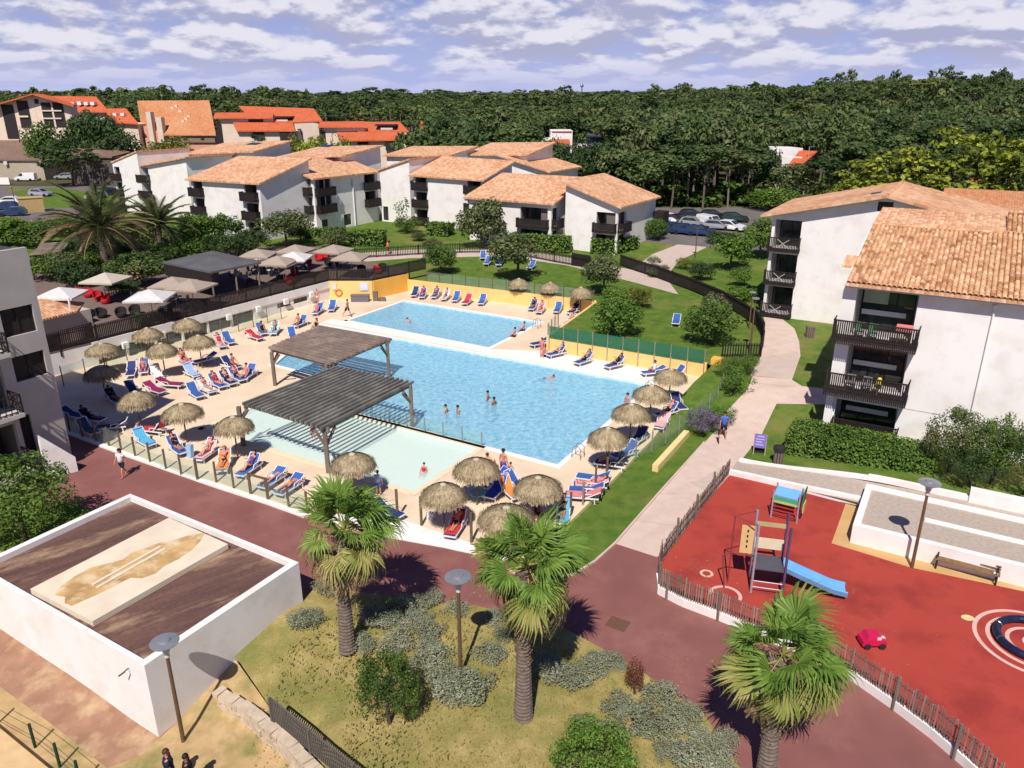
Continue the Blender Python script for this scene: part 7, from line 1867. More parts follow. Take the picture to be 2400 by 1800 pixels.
LND = [
 ((435, 906), (481, 938), 'b', 1, None, None, 'empty blue lounger at the near end of the diagonal row on the left deck'),
 ((460, 898), (510, 925), 'b', 1, 'white', ('lie1', 2, 1, (('bikini', 'orange'), ('brief', 'turquoise')), 0, 'sunbather in an orange top on the second lounger of the diagonal row'), 'second lounger from the near end of the diagonal row, occupied'),
 ((485, 886), (535, 913), 'b', 1, None, ('lie1', 2, 0, (('suit', 'red'),), 1, 'sunbather in a red swimsuit on the middle lounger of the diagonal row'), 'middle lounger of the diagonal row, occupied by a person in red'),
 ((511, 879), (558, 906), 'n', 1, None, ('lie1', 0, 0, (('shorts', 'navy'),), 0, 'dark haired sunbather on the fourth lounger of the diagonal row'), 'fourth lounger of the diagonal row, occupied'),
 ((534, 872), (579, 896), 'b', 1, None, ('knee1', 2, 1, (('shorts', 'black'),), 0, 'sunbather in black shorts on the far lounger of the diagonal row'), 'far lounger of the diagonal row, occupied by a person in black'),
 ((596, 868), (570, 888), 'b', 1, None, ('seat', 2, 0, (('suit', 'pink'),), 0, 'person in pink sitting up at the end of the diagonal row'), 'lounger turned the other way at the end of the diagonal row'),
 ((513, 848), (570, 864), 'n', 1, None, ('seat', 1, 1, (('shorts', 'red'),), 0, 'bare backed man sitting up on the foot of a lounger behind the diagonal row'), 'dark lounger standing crosswise behind the diagonal row'),
 ((427, 862), (474, 888), 'b', 1, 'pale', None, 'lounger under a pale blue towel beside the parasol shade'),
 ((418, 833), (447, 856), 'b', 1, 'pink', ('knee1', 1, 0, (('shorts', 'black'),), 0, 'person on the pink towel half hidden by a parasol'), 'lounger with a long pink towel left of a parasol'),
 ((504, 836), (458, 850), 'b', 0, None, None, 'lounger in the shade right under a parasol near the terrace wall'),
 ((519, 786), (553, 810), 'b', 1, None, None, 'empty blue lounger near the terrace fence, right of an occupied one'),
 ((502, 793), (530, 820), 'b', 1, 'rose', ('lie1', 0, 1, (('suit', 'red'),), 1, 'sunbather near the terrace fence beside an empty blue lounger'), 'occupied lounger near the terrace fence'),
 ((313, 860), (303, 883), 'n', 1, None, None, 'dark lounger at the edge of the building shadow, left of a red haired one'),
 ((342, 850), (334, 880), 'b', 1, None, ('seat', 2, 2, (('shorts', 'red'),), 0, 'pale person in red shorts sitting at the shadow edge'), 'lounger at the edge of the building shadow with a person in red shorts'),
 ((360, 866), (377, 892), 'n', 1, 'white', None, 'cluttered lounger with a white towel right below a parasol'),
 ((296, 903), (330, 932), 'n', 1, None, None, 'empty dark lounger alone in the building shadow'),
 ((341, 905), (386, 922), 'n', 0, 'mag', None, 'lounger with a dark magenta towel in the building shadow'),
 ((383, 898), (417, 903), 'n', 0, 'mag', None, 'lounger with a crumpled magenta towel on the shadow edge'),
 ((244, 922), (292, 948), 'n', 1, None, ('lie1', 3, 0, (('shirt', 'black'),), 0, 'dark dressed person resting in deep shade under a parasol'), 'lounger with a dark figure under the shaded parasol'),
 ((158, 968), (184, 976), 'n', 0, None, None, 'lounger close to the corner of the left block in shade'),
 ((192, 976), (236, 985), 'n', 1, None, ('lie1', 3, 0, (('shirt', 'black'), ('shorts', 'black')), 0, 'person in black in the shade beside the left block'), 'lounger with a person in black by the left block'),
 ((185, 997), (228, 1018), 'n', 1, None, None, 'white framed lounger in shade behind the front fence'),
 ((282, 996), (245, 1003), 'n', 0, None, None, 'lounger in shade pointing away from the left block'),
 ((378, 1008), (342, 1007), 'n', 1, 'red', None, 'lounger with a dark red towel under the half shaded parasol'),
 ((313, 1018), (364, 1049), 'b', 1, 'cyan', None, 'lounger under a bright sky blue towel by the front fence'),
 ((402, 1040), (428, 1062), 'b', 1, None, ('lie1', 1, 0, (('suit', 'black'),), 1, 'person in black on a lounger below the corner parasol'), 'lounger below the corner parasol with a person in black'),
 ((500, 1050), (470, 1075), 'b', 1, 'rose', ('knee1', 0, 1, (('bikini', 'pink'), ('brief', 'pink')), 0, 'pale person in pink on a lounger facing left under the corner parasol'), 'lounger facing left under the corner parasol'),
 ((533, 1066), (516, 1110), 'b', 1, 'orange', ('lie1', 2, 2, (('brief', 'black'),), 0, 'sunbather on an orange towel behind the front fence'), 'lounger with an orange towel behind the front fence'),
 ((611, 1077), (556, 1120), 'b', 1, None, ('knee1', 0, 0, (('suit', 'purple'),), 1, 'dark haired woman reading on a blue lounger under the parasol'), 'blue lounger in parasol shade with a reading woman'),
 ((662, 1108), (614, 1143), 'b', 0, None, ('prone', 0, 1, (('brief', 'white'),), 0, 'pale sunbather lying face down, left of a pair by the front fence'), 'left lounger of the pair by the front fence'),
 ((705, 1122), (653, 1160), 'b', 0, None, ('prone', 2, 1, (('brief', 'orange'),), 0, 'sunbather in orange briefs lying face down, right of a pair by the front fence'), 'right lounger of the pair by the front fence'),
 ((578, 782), (616, 796), 'b', 0, 'red', None, 'lounger with a red towel at the upper left deck'),
 ((601, 765), (626, 788), 'b', 1, None, ('seat', 3, 0, (('suit', 'black'),), 1, 'long haired person in black sitting on a lounger at the upper left deck'), 'blue lounger behind the red towel at the upper left deck'),
 ((649, 766), (638, 785), 'b', 1, 'turq', ('knee1', 1, 2, (('shorts', 'blue'),), 0, 'person lying on a turquoise towel at the upper left deck'), 'lounger with a turquoise towel at the upper left deck'),
 ((682, 780), (690, 794), 'b', 1, None, None, 'blue lounger just showing above the brown pergola'),
 ((716, 752), (692, 764), 'b', 1, None, ('seat', 1, 0, (('brief', 'black'),), 0, 'tanned person sitting cross legged on a lounger above the brown pergola'), 'lounger above the brown pergola with a seated person'),
 ((755, 722), (736, 736), 'b', 1, None, ('seat', 2, 1, (('suit', 'pink'),), 0, 'person leaning forward on a lounger left of the running man'), 'lounger left of an empty one near the lifebuoy wall'),
 ((785, 712), (772, 731), 'b', 1, None, None, 'empty blue lounger near the lifebuoy wall'),
 ((980, 680), (965, 697), 'n', 1, None, None, 'leftmost dark lounger of the far row by the yellow wall'),
 ((996, 684), (986, 700), 'b', 1, None, ('lie1', 2, 0, (('suit', 'red'),), 0, 'sunbather in red at the left end of the far row'), 'second lounger of the far row, with a person in red'),
 ((1029, 684), (1012, 700), 'b', 1, None, ('lie1', 1, 0, (('brief', 'navy'),), 0, 'tanned sunbather in navy briefs in the far row'), 'third lounger of the far row, occupied'),
 ((1053, 688), (1035, 705), 'b', 1, 'white', ('lie1', 0, 1, (('shorts', 'purple'),), 0, 'pale sunbather on a white towel in the far row'), 'fourth lounger of the far row, with a white towel'),
 ((1077, 691), (1061, 709), 'b', 1, None, None, 'empty blue lounger in the far row left of the red towel'),
 ((1106, 698), (1083, 716), 'b', 1, 'red', None, 'lounger draped in a plain red towel in the far row'),
 ((1139, 696), (1121, 718), 'b', 1, None, None, 'empty blue lounger at the right end of the far row'),
 ((1258, 710), (1240, 729), 'b', 1, None, ('lie1', 1, 0, (('suit', 'black'),), 1, 'person in black under the middle far parasol'), 'left lounger under the middle far parasol'),
 ((1275, 717), (1259, 736), 'b', 1, 'rose', ('knee1', 2, 1, (('shorts', 'red'),), 0, 'person in red shorts on a rose towel under the middle far parasol'), 'right lounger under the middle far parasol with a rose towel'),
 ((1315, 715), (1299, 737), 'b', 1, None, None, 'empty blue lounger with its back raised between two far parasols'),
 ((1357, 722), (1331, 736), 'n', 1, None, ('lie1', 3, 0, (('shirt', 'black'),), 0, 'dark figure resting under the right far parasol'), 'lounger under the right far parasol'),
 ((1350, 746), (1322, 764), 'b', 1, 'pale', ('lie1', 2, 1, (('suit', 'orange'),), 0, 'sunbather in orange by the glass wind screen'), 'lounger by the glass wind screen with an occupant'),
 ((1281, 800), (1252, 808), 'n', 0, None, None, 'two toned lounger left of the yellow wall end, empty'),
 ((1326, 822), (1283, 834), 'b', 1, None, ('knee1', 0, 1, (('brief', 'navy'),), 0, 'sunbather with raised knees beside the standing person at the yellow wall'), 'leftmost lounger along the near yellow wall'),
 ((1388, 838), (1349, 853), 'b', 1, None, ('knee1', 1, 0, (('shorts', 'black'),), 0, 'sunbather next to the green swim ring at the yellow wall'), 'lounger beside the green swim ring at the yellow wall'),
 ((1465, 848), (1418, 862), 'b', 1, None, ('knee1', 3, 0, (('suit', 'black'),), 1, 'dark tanned sunbather in black at the middle of the yellow wall'), 'lounger at the middle of the near yellow wall'),
 ((1558, 868), (1506, 876), 'b', 0, None, ('edge', 2, 1, (('shirt', 'white'), ('shorts', 'red')), 0, 'person in a white shirt sitting sideways on a lounger at the yellow wall'), 'flat lounger carrying a person in a white shirt'),
 ((1608, 872), (1556, 884), 'b', 1, None, None, 'empty lounger with a steep back at the right end of the yellow wall'),
 ((1582, 940), (1596, 956), 'n', 1, None, None, 'dark lounger in the shade behind the farthest parasol of the bank'),
 ((1584, 958), (1542, 976), 'b', 1, None, ('knee1', 2, 1, (('shorts', 'navy'),), 0, 'sunbather beside the grass bank under the third parasol'), 'lounger against the grass bank right of the third parasol'),
 ((1556, 984), (1548, 998), 'n', 0, 'rose', None, 'lounger with a rose towel in shade at the grass bank'),
 ((1508, 1018), (1480, 1040), 'n', 1, None, None, 'dark lounger in shade of the second parasol'),
 ((1480, 1056), (1452, 1068), 'b', 1, None, None, 'white framed lounger between the two nearest bank parasols'),
 ((1455, 1088), (1412, 1086), 'n', 1, None, ('seat', 1, 0, (('shorts', 'purple'),), 0, 'bare backed tanned man sitting under the nearest bank parasol'), 'lounger under the nearest bank parasol with a tanned man'),
 ((1416, 1122), (1366, 1119), 'b', 0, None, None, 'topmost of four stacked close loungers beside the grass, empty and blue'),
 ((1412, 1136), (1358, 1138), 'b', 0, 'rose', ('lie0', 2, 1, (('suit', 'pink'),), 0, 'sunbather in pink among the close loungers beside the grass'), 'second of the close loungers beside the grass, with a rose towel'),
 ((1400, 1149), (1350, 1150), 'b', 0, None, None, 'third of the close loungers beside the grass'),
 ((1392, 1162), (1340, 1162), 'b', 0, 'pink', None, 'nearest of the close loungers beside the grass, with a pink towel'),
 ((1190, 1118), (1136, 1140), 'b', 1, 'royal', None, 'lounger with a royal blue towel beside the thatched parasol at the shallow pool'),
 ((1175, 1136), (1152, 1162), 'b', 1, 'royal', None, 'second lounger with a royal blue towel, nearer and half in shade'),
 ((1182, 1138), (1206, 1162), 'b', 1, 'orange', None, 'lounger with a plain orange towel between two parasols'),
 ((1203, 1130), (1222, 1142), 'b', 1, None, None, 'blue lounger tucked behind the orange towel'),
 ((1078, 1218), (1058, 1252), 'n', 1, 'red', ('lie1', 2, 1, (('brief', 'black'),), 0, 'sunbather on a red striped towel below the apron parasol'), 'lounger with a red striped towel below the apron parasol'),
 ((1258, 1202), (1264, 1226), 'n', 1, 'rose', ('lie1', 3, 0, (('suit', 'black'),), 0, 'sunbather in black on a rose towel right of the orange lounger'), 'lounger with a rose towel in the shade right of the orange one'),
 ((1322, 1188), (1318, 1224), 'b', 1, 'cyan', ('lie1', 1, 0, (('bikini', 'black'), ('brief', 'black')), 1, 'sunbather in a black bikini beside the grass edge'), 'lounger with a blue towel against the grass edge'),
 ((894, 1190), (923, 1206), 'n', 0, None, None, 'dark blue lounger peeping out right of the left palm crown'),
 ((860, 1186), (880, 1200), 'n', 0, None, None, 'flat navy lounger hidden behind the left palm crown'),
]
for (hp, fp_, m, up_, tw, who, lab) in LND:
 h, f = P(hp[0], hp[1], DZ + 0.35), P(fp_[0], fp_[1], DZ + 0.25)
 d = h - f; d.z = 0; c = (h + f) / 2; c.z = DZ; rz = facing(d.x, d.y)
 place(lg[(m, up_)], c, rz, lab)
 if tw:
  o = link('towel', towel_mesh(A_UP if up_ else A_LOW, TC[tw], True)); o.location = c; o.rotation_euler = (0, 0, rz)
  w = {'cyan': 'sky blue', 'pale': 'pale blue', 'mag': 'magenta', 'turq': 'turquoise', 'royal': 'royal blue'}.get(tw, tw)
  ws = lab.split()
  tag(o, ' '.join((w + ' towel spread on the ' + lab).split()[:16]), 'towel', 'towels on the loungers')
 if who:
  ps, sk, hr, wr, lng, wl = who
  if ps in ('seat', 'edge'):
   e = d.normalized()
   if ps == 'edge': loc = c + UP * SEAT; r2 = facing(-e.y * -1, e.x * -1) if False else rz + math.pi / 2 + 0.3
   else: loc = c - e * 0.30 + UP * (SEAT + 0.02); r2 = rz + math.pi
   person(ps, loc, r2, wl, sk, hr, wr, bool(lng), 0.97)
  else: person(ps, c, rz, wl, sk, hr, wr, bool(lng), 0.98)
for hp, fp_, lab in (((1589, 745), (1580, 776), 'single blue lounger alone on the upper lawn'), ((1134, 598), (1130, 617), 'leftmost of three blue white loungers on the back lawn'), ((1152, 612), (1134, 630), 'nearest of three blue white loungers on the back lawn'), ((1178, 612), (1164, 634), 'right one of three blue white loungers on the back lawn'), ((1252, 626), (1240, 634), 'lounger behind the lawn tree, barely showing')):
 h, f = G(*hp), G(*fp_); d = h - f; d.z = 0; c = (h + f) / 2; c.z = gz(c.x, c.y)
 place(lg[('b', 0 if 'single' in lab else 1)], c, facing(d.x, d.y), lab)
person('walk', P(290, 1117, 0), facing(-0.25, -1), 'dark haired walker in a white top and navy shorts on the brown path', 2, 0, (('shirt', 'white'), ('shorts', 'navy')), True, 0.97)
mn = person('walk', G(1694, 1028), facing(-0.15, -1), 'man in a blue checked shirt walking down the pale footpath', 1, 0, (('shirt', 'blue'), ('shorts', 'navy')), False, 1.02)
person('run', P(815, 743, DZ), facing(0.9, -0.5), 'tanned man in dark trunks striding past the back pool', 2, 0, (('shorts', 'black'),), False, 1.0)
person('stand', P(1270, 838, DZ), facing(-0.5, -1), 'pink skinned person standing at the end of the yellow wall', 2, 1, (('suit', 'pink'),), False, 0.95)
person('stand', P(1277, 858, -0.72), facing(-0.3, -1), 'person standing hip deep at the far edge of the deep pool', 2, 0, (('shorts', 'navy'),), False, 0.98)
for x, y, z, lab, sk in ((1045, 965, -1.15, 'left bather of the nearer pair in the deep pool', 0), (1073, 967, -1.15, 'right bather of the nearer pair in the deep pool', 1), (1143, 935, -1.05, 'left bather of the middle pair, standing higher in the deep pool', 1), (1158, 946, -1.18, 'right bather of the middle pair in the deep pool', 3), (1470, 944, -0.95, 'lone bather with a bare back near the right edge of the deep pool', 2)):
 q = P(x, y, 0.05); person('stand', (q.x, q.y, z), rnd.uniform(0, 6.28), lab, sk, 0, (('brief', 'navy'),), False, 0.97)
q = P(1276, 886, -0.02); person('swim', (q.x, q.y, -0.15), facing(1, 0.1), 'swimmer stretched out near the far edge of the deep pool', 2, 1, (('shorts', 'navy'),))
q = P(962, 754, -0.02); person('swim', (q.x, q.y, -0.15), facing(-0.6, 1), 'lone swimmer in the back pool', 0, 1, (('brief', 'navy'),))
for x, y, lab, hr in ((1205, 790, 'nearer of two people sitting on the edge of the back pool', 0), (1227, 776, 'farther of two people sitting on the edge of the back pool', 1)):
 q = P(x, y, DZ); person('edge', q + UP * 0.02, facing(-1, 0.55), lab, 2, hr, (('shorts', 'navy'),), False, 0.95)
person('floor', P(993, 1112, -0.18), facing(-0.2, -1), 'small child in a dark red suit sitting in the shallow pool', 2, 0, (('suit', 'red'),), False, 0.72)
person('stand', P(735, 1034, -0.2), facing(0.5, -1), 'child in pink standing under the near pergola in the shallow pool', 2, 1, (('suit', 'pink'),), False, 0.62)
person('stand', P(1180, 1121, DZ), facing(0.6, 0.8), 'bare backed tanned man standing by the royal blue loungers', 2, 0, (('shorts', 'purple'),), False, 1.02)
person('stand', P(1197, 1128, DZ), facing(0.4, 0.9), 'child standing close to the tanned man', 2, 1, (('shorts', 'red'),), False, 0.66)
person('floor', P(1146, 1092, DZ), facing(0.5, 1), 'person sitting on the deck behind the shallow pool parasol', 0, 1, (('suit', 'navy'),), False, 0.95)
person('stand', P(888, 1160, DZ), facing(0.2, 1), 'boy wrapped in light blue standing at the shallow pool edge behind the left palm', 2, 0, (('shirt', 'sky'), ('shorts', 'blue')), False, 0.82)
person('floor', P(741, 770, DZ), facing(-0.4, -1), 'person sitting on the deck at the far corner of the brown pergola', 1, 0, (('suit', 'black'),), True)
person('stand', P(745, 715, DZ), facing(0, -1), 'person standing at the white wall behind the leaning sunbather', 2, 2, (('brief', 'white'),), False, 0.95)
person('walk', G(910, 597), facing(-1, -0.2), 'walker in an orange red top behind the long lawn fence', 2, 1, (('shirt', 'orange'), ('shorts', 'red')), False, 1.0)
q = P(389, 1766, 0.42); person('walk', (q.x, q.y, gz(q.x, q.y) if gz(q.x, q.y) < -0.9 else -1.15), facing(1, 0.3), 'man in a navy shirt cut by the bottom edge of the photo', 2, 1, (('shirt', 'navy'), ('shorts', 'black')), False, 1.0)
q = P(436, 1782, 0.3); person('walk', (q.x, q.y, -1.15), facing(1, 0.3), 'dark haired companion just right of the man at the bottom edge', 3, 0, (('shirt', 'black'), ('shorts', 'navy')), False, 0.95)
for x, y, lab, c in ((402, 700, 'guest in a red top seated among the left terrace tables', 'red'), (385, 690, 'guest in a tan top seated behind the red one on the terrace', 'yellow'), (560, 648, 'guest in white seated inside the bar pavilion', 'white'), (600, 640, 'guest in black seated behind the pavilion post', 'black'), (640, 655, 'guest in grey blue seated at the crowded tables', 'sky'), (620, 640, 'guest in a dark top seated at the crowded tables', 'navy')):
 q = TP(x, y); person('seat', (q.x, q.y, TZ + 0.45), rnd.uniform(0, 6.28), lab, 2, 0, (('shirt', c), ('shorts', 'navy')), False, 0.98)
q = P(1387, 834, DZ); mb = MB(); n = 20; c = q + UP * 0.62
mb.tube([c + (UA * math.cos(2 * math.pi * k / n) + (UP * 0.9 + UB * 0.4) * math.sin(2 * math.pi * k / n)) * 0.33 for k in range(n + 1)], 0.13, 8, False)
tag(mb.build('swim_ring', mat('green_vinyl', (0.03, 0.36, 0.24), None, 0.35, spec=0.5)), 'green inflatable swim ring leaning on a lounger at the yellow wall', 'swim ring')
mb = MB(); q = P(1120, 1172, DZ); mb.lathe([(0.05, 0), (0.05, 0.4), (0.45, 0.42), (0.45, 0.46)], 12, tuple(q))
tag(mb.build('side_table', mat('teal_plastic', (0.22, 0.46, 0.48))), 'small teal side table in the shade of the shallow pool parasol', 'table')
for x, y, m, lab in ((442, 1072, 'sky', 'light blue towel hung over a fence post below the corner parasol'), (1005, 1218, 'white', 'white bag on the deck left of the red striped towel'), (760, 1140, 'white', 'white bag lying behind the left palm crown')):
 q = P(x, y, DZ); mb = MB(); mb.obox(q - UA * 0.2, UA * 0.42 + UP * 0.05, UB * 0.22, UP * (0.75 if m == 'sky' else 0.3) + UB * 0.08)
 tag(mb.build('hanging_towel' if m == 'sky' else 'beach_bag', CLOTH[m]), lab, 'towel' if m == 'sky' else 'bag')
def scooter():
 q = G(1683, 1040); t = thing('kick_scooter', 'small dark kick scooter beside the man in the blue shirt', 'scooter', tuple(q))
 d = Vector((-0.15, -1, 0)).normalized()
 o = MB(); o.bar(q + UP * 0.12, q + d * -0.6 + UP * 0.12, 0.12, 0.03); o.build('deck', M_darkgrey, t)
 o = MB(); o.tube([q + d * 0.08 + UP * 0.12, q + UP * 0.95], 0.022, 6); o.bar(q + UP * 0.95 - Vector((0.2, 0, 0)), q + UP * 0.95 + Vector((0.2, 0, 0)), 0.03, 0.03); o.build('handlebar', M_darkgrey, t)
 for s in (0.1, -0.62):
  o = MB(); c = q + d * s + UP * 0.09; o.tube([c - Vector((0.025, 0, 0)), c + Vector((0.025, 0, 0))], 0.09, 10); o.build('wheel', M_darkwin, t)
scooter()
# plants
M_bark = mat('bark', (0.12, 0.09, 0.07), (0.075, 0.055, 0.045), 0.95, 4)
M_barkpale = mat('pale_bark', (0.24, 0.20, 0.165), (0.16, 0.13, 0.105), 0.95, 4)
LM = dict(
 mid=leaf_mat('mid_green_leaves', [(0.03, 0.06, 0.012), (0.06, 0.115, 0.02), (0.11, 0.18, 0.032), (0.18, 0.25, 0.055)]),
 dark=leaf_mat('dark_green_leaves', [(0.016, 0.034, 0.011), (0.034, 0.065, 0.02), (0.06, 0.10, 0.03), (0.10, 0.145, 0.045)]),
 olive=leaf_mat('olive_leaves', [(0.045, 0.065, 0.024), (0.085, 0.115, 0.04), (0.135, 0.165, 0.06), (0.20, 0.22, 0.09)]),
 fresh=leaf_mat('fresh_green_leaves', [(0.035, 0.08, 0.012), (0.075, 0.15, 0.02), (0.14, 0.24, 0.035), (0.23, 0.33, 0.065)]),
 lime=leaf_mat('lime_leaves', [(0.014, 0.026, 0.007), (0.07, 0.10, 0.015), (0.28, 0.32, 0.032), (0.52, 0.52, 0.07)], big=0.4),
 gold=leaf_mat('yellow_green_leaves', [(0.05, 0.06, 0.012), (0.12, 0.14, 0.025), (0.22, 0.22, 0.04), (0.34, 0.31, 0.07)]),
 lav=leaf_mat('lavender_leaves', [(0.11, 0.125, 0.07), (0.19, 0.21, 0.13), (0.275, 0.295, 0.20), (0.37, 0.385, 0.29)], 0.12, 0.8),
 mauve=leaf_mat('mauve_flowers', [(0.06, 0.07, 0.05), (0.11, 0.10, 0.12), (0.16, 0.13, 0.19), (0.24, 0.20, 0.26)], 0.1, 0.8),
 pine=leaf_mat('pine_needles', [(0.04, 0.066, 0.022), (0.078, 0.122, 0.036), (0.125, 0.175, 0.052), (0.19, 0.225, 0.075)], 0.3, 0.06, 0.18),
 pink=leaf_mat('oleander_leaves', [(0.02, 0.045, 0.01), (0.05, 0.10, 0.02), (0.11, 0.16, 0.04), (0.50, 0.24, 0.22)]),
 red=leaf_mat('red_spiky_leaves', [(0.06, 0.02, 0.012), (0.13, 0.04, 0.022), (0.20, 0.07, 0.04), (0.28, 0.12, 0.07)]))
CM = {}
def crown_mesh(kind):
 if kind not in CM:
  k, i = kind.split(':'); i = int(i)
  a = dict(r=(3800, 0.066, 24, 0.40, 1.0, -0.6, 0.3, 0.62, 0.35), b=(3800, 0.058, 30, 0.36, 1.0, -0.35, 0.3, 0.64, 0.35), n=(6500, 0.034, 46, 0.27, 1.0, -0.2, 0.15, 0.66, 0.35),
     c=(2600, 0.05, 46, 0.24, 0.35, -0.2, 0.1, 0.72, 1.0), p=(900, 0.095, 13, 0.40, 0.55, -0.1, 0.12, 0.55, 0.9), l=(2200, 0.05, 20, 0.40, 1.0, 0.0, 0.25, 0.6, 0.5))[k]
  v = crown(a[0], (1, 1, 1), a[1], a[2], a[3], 11 + i * 7 + ord(k), a[4], a[5], a[6], a[7], a[8])
  CM[kind] = np_mesh('foliage', v, 4, LM['mid'])
 return CM[kind]
def put(nm, me, parent, m, loc=(0, 0, 0), sc=(1, 1, 1), rz=0.0):
 o = bpy.data.objects.new(nm, me); COL.objects.link(o); o.parent = parent; o.location = loc; o.scale = sc; o.rotation_euler = (0, 0, rz)
 o.material_slots[0].link = 'OBJECT'; o.material_slots[0].material = m
 return o
TRK = {}
def trunk_mesh(i):
 if i not in TRK:
  r = random.Random(i); mb = MB(); b = Vector((r.uniform(-.06, .06), r.uniform(-.06, .06), 0))
  mb.tube([(0, 0, -0.05), b + UP * 0.5, b * 2.2 + UP * 1.0], [0.055, 0.042, 0.03], 7)
  for k in range(5):
   a = k * 1.26 + r.uniform(-.4, .4); s = b * 1.6 + UP * r.uniform(0.55, 0.9); e = s + Vector((math.cos(a) * .3, math.sin(a) * .3, 0.35))
   mb.tube([s, s.lerp(e, .5) + UP * .03, e], [0.028, 0.018, 0.008], 5)
  TRK[i] = mb.mesh('trunk', M_bark)
 return TRK[i]
NTREE = [0]
def tree(label, base, rx, rz_, trunk, kind, m, cat='tree', name='tree', bark=None, group=None, ry=None):
 """base point; crown half width rx, half height rz_, its centre at trunk + rz_"""
 NTREE[0] += 1; i = NTREE[0]
 t = thing(name, label, cat, tuple(base), rnd.uniform(0, 6.28), group)
 put('foliage', crown_mesh(kind), t, m, (0, 0, trunk + rz_ * 0.95), (rx, ry or rx, rz_))
 h = trunk + rz_ * 1.2
 put('trunk' if cat == 'tree' else 'stem', trunk_mesh(i % 4), t, bark or M_bark, (0, 0, 0), (h * 0.85, h * 0.85, h))
 return t
FARY = {1305: 162, 1362: 160, 1852: 146, 1786: 150, 165: 172, 215: 196, 105: 190, 275: 190, 240: 193, 400: 190, 604: 165, 735: 160, 800: 160, 690: 165, 1395: 150}
def plant(label, bx, by, ty, wpx, kind, m, trunk=0.12, cat='shrub', name='shrub', z=None, group=None, bark=None):
 b = G(bx, by) if z is None else P(bx, by, z)
 if bx in FARY and by < 420: b = at(bx, by, FARY[bx]); b.z = gz(b.x, b.y)
 H = max(0.4, zat(b.y, ty) - b.z); fw = b.y * CT - (b.z - EYE_H) * ST
 rx = wpx / 2 / FOC * fw; tr = H * trunk
 return tree(label, b, rx * 1.1, (H - tr) / 1.8, tr, kind, LM[m], cat, name, bark, group)
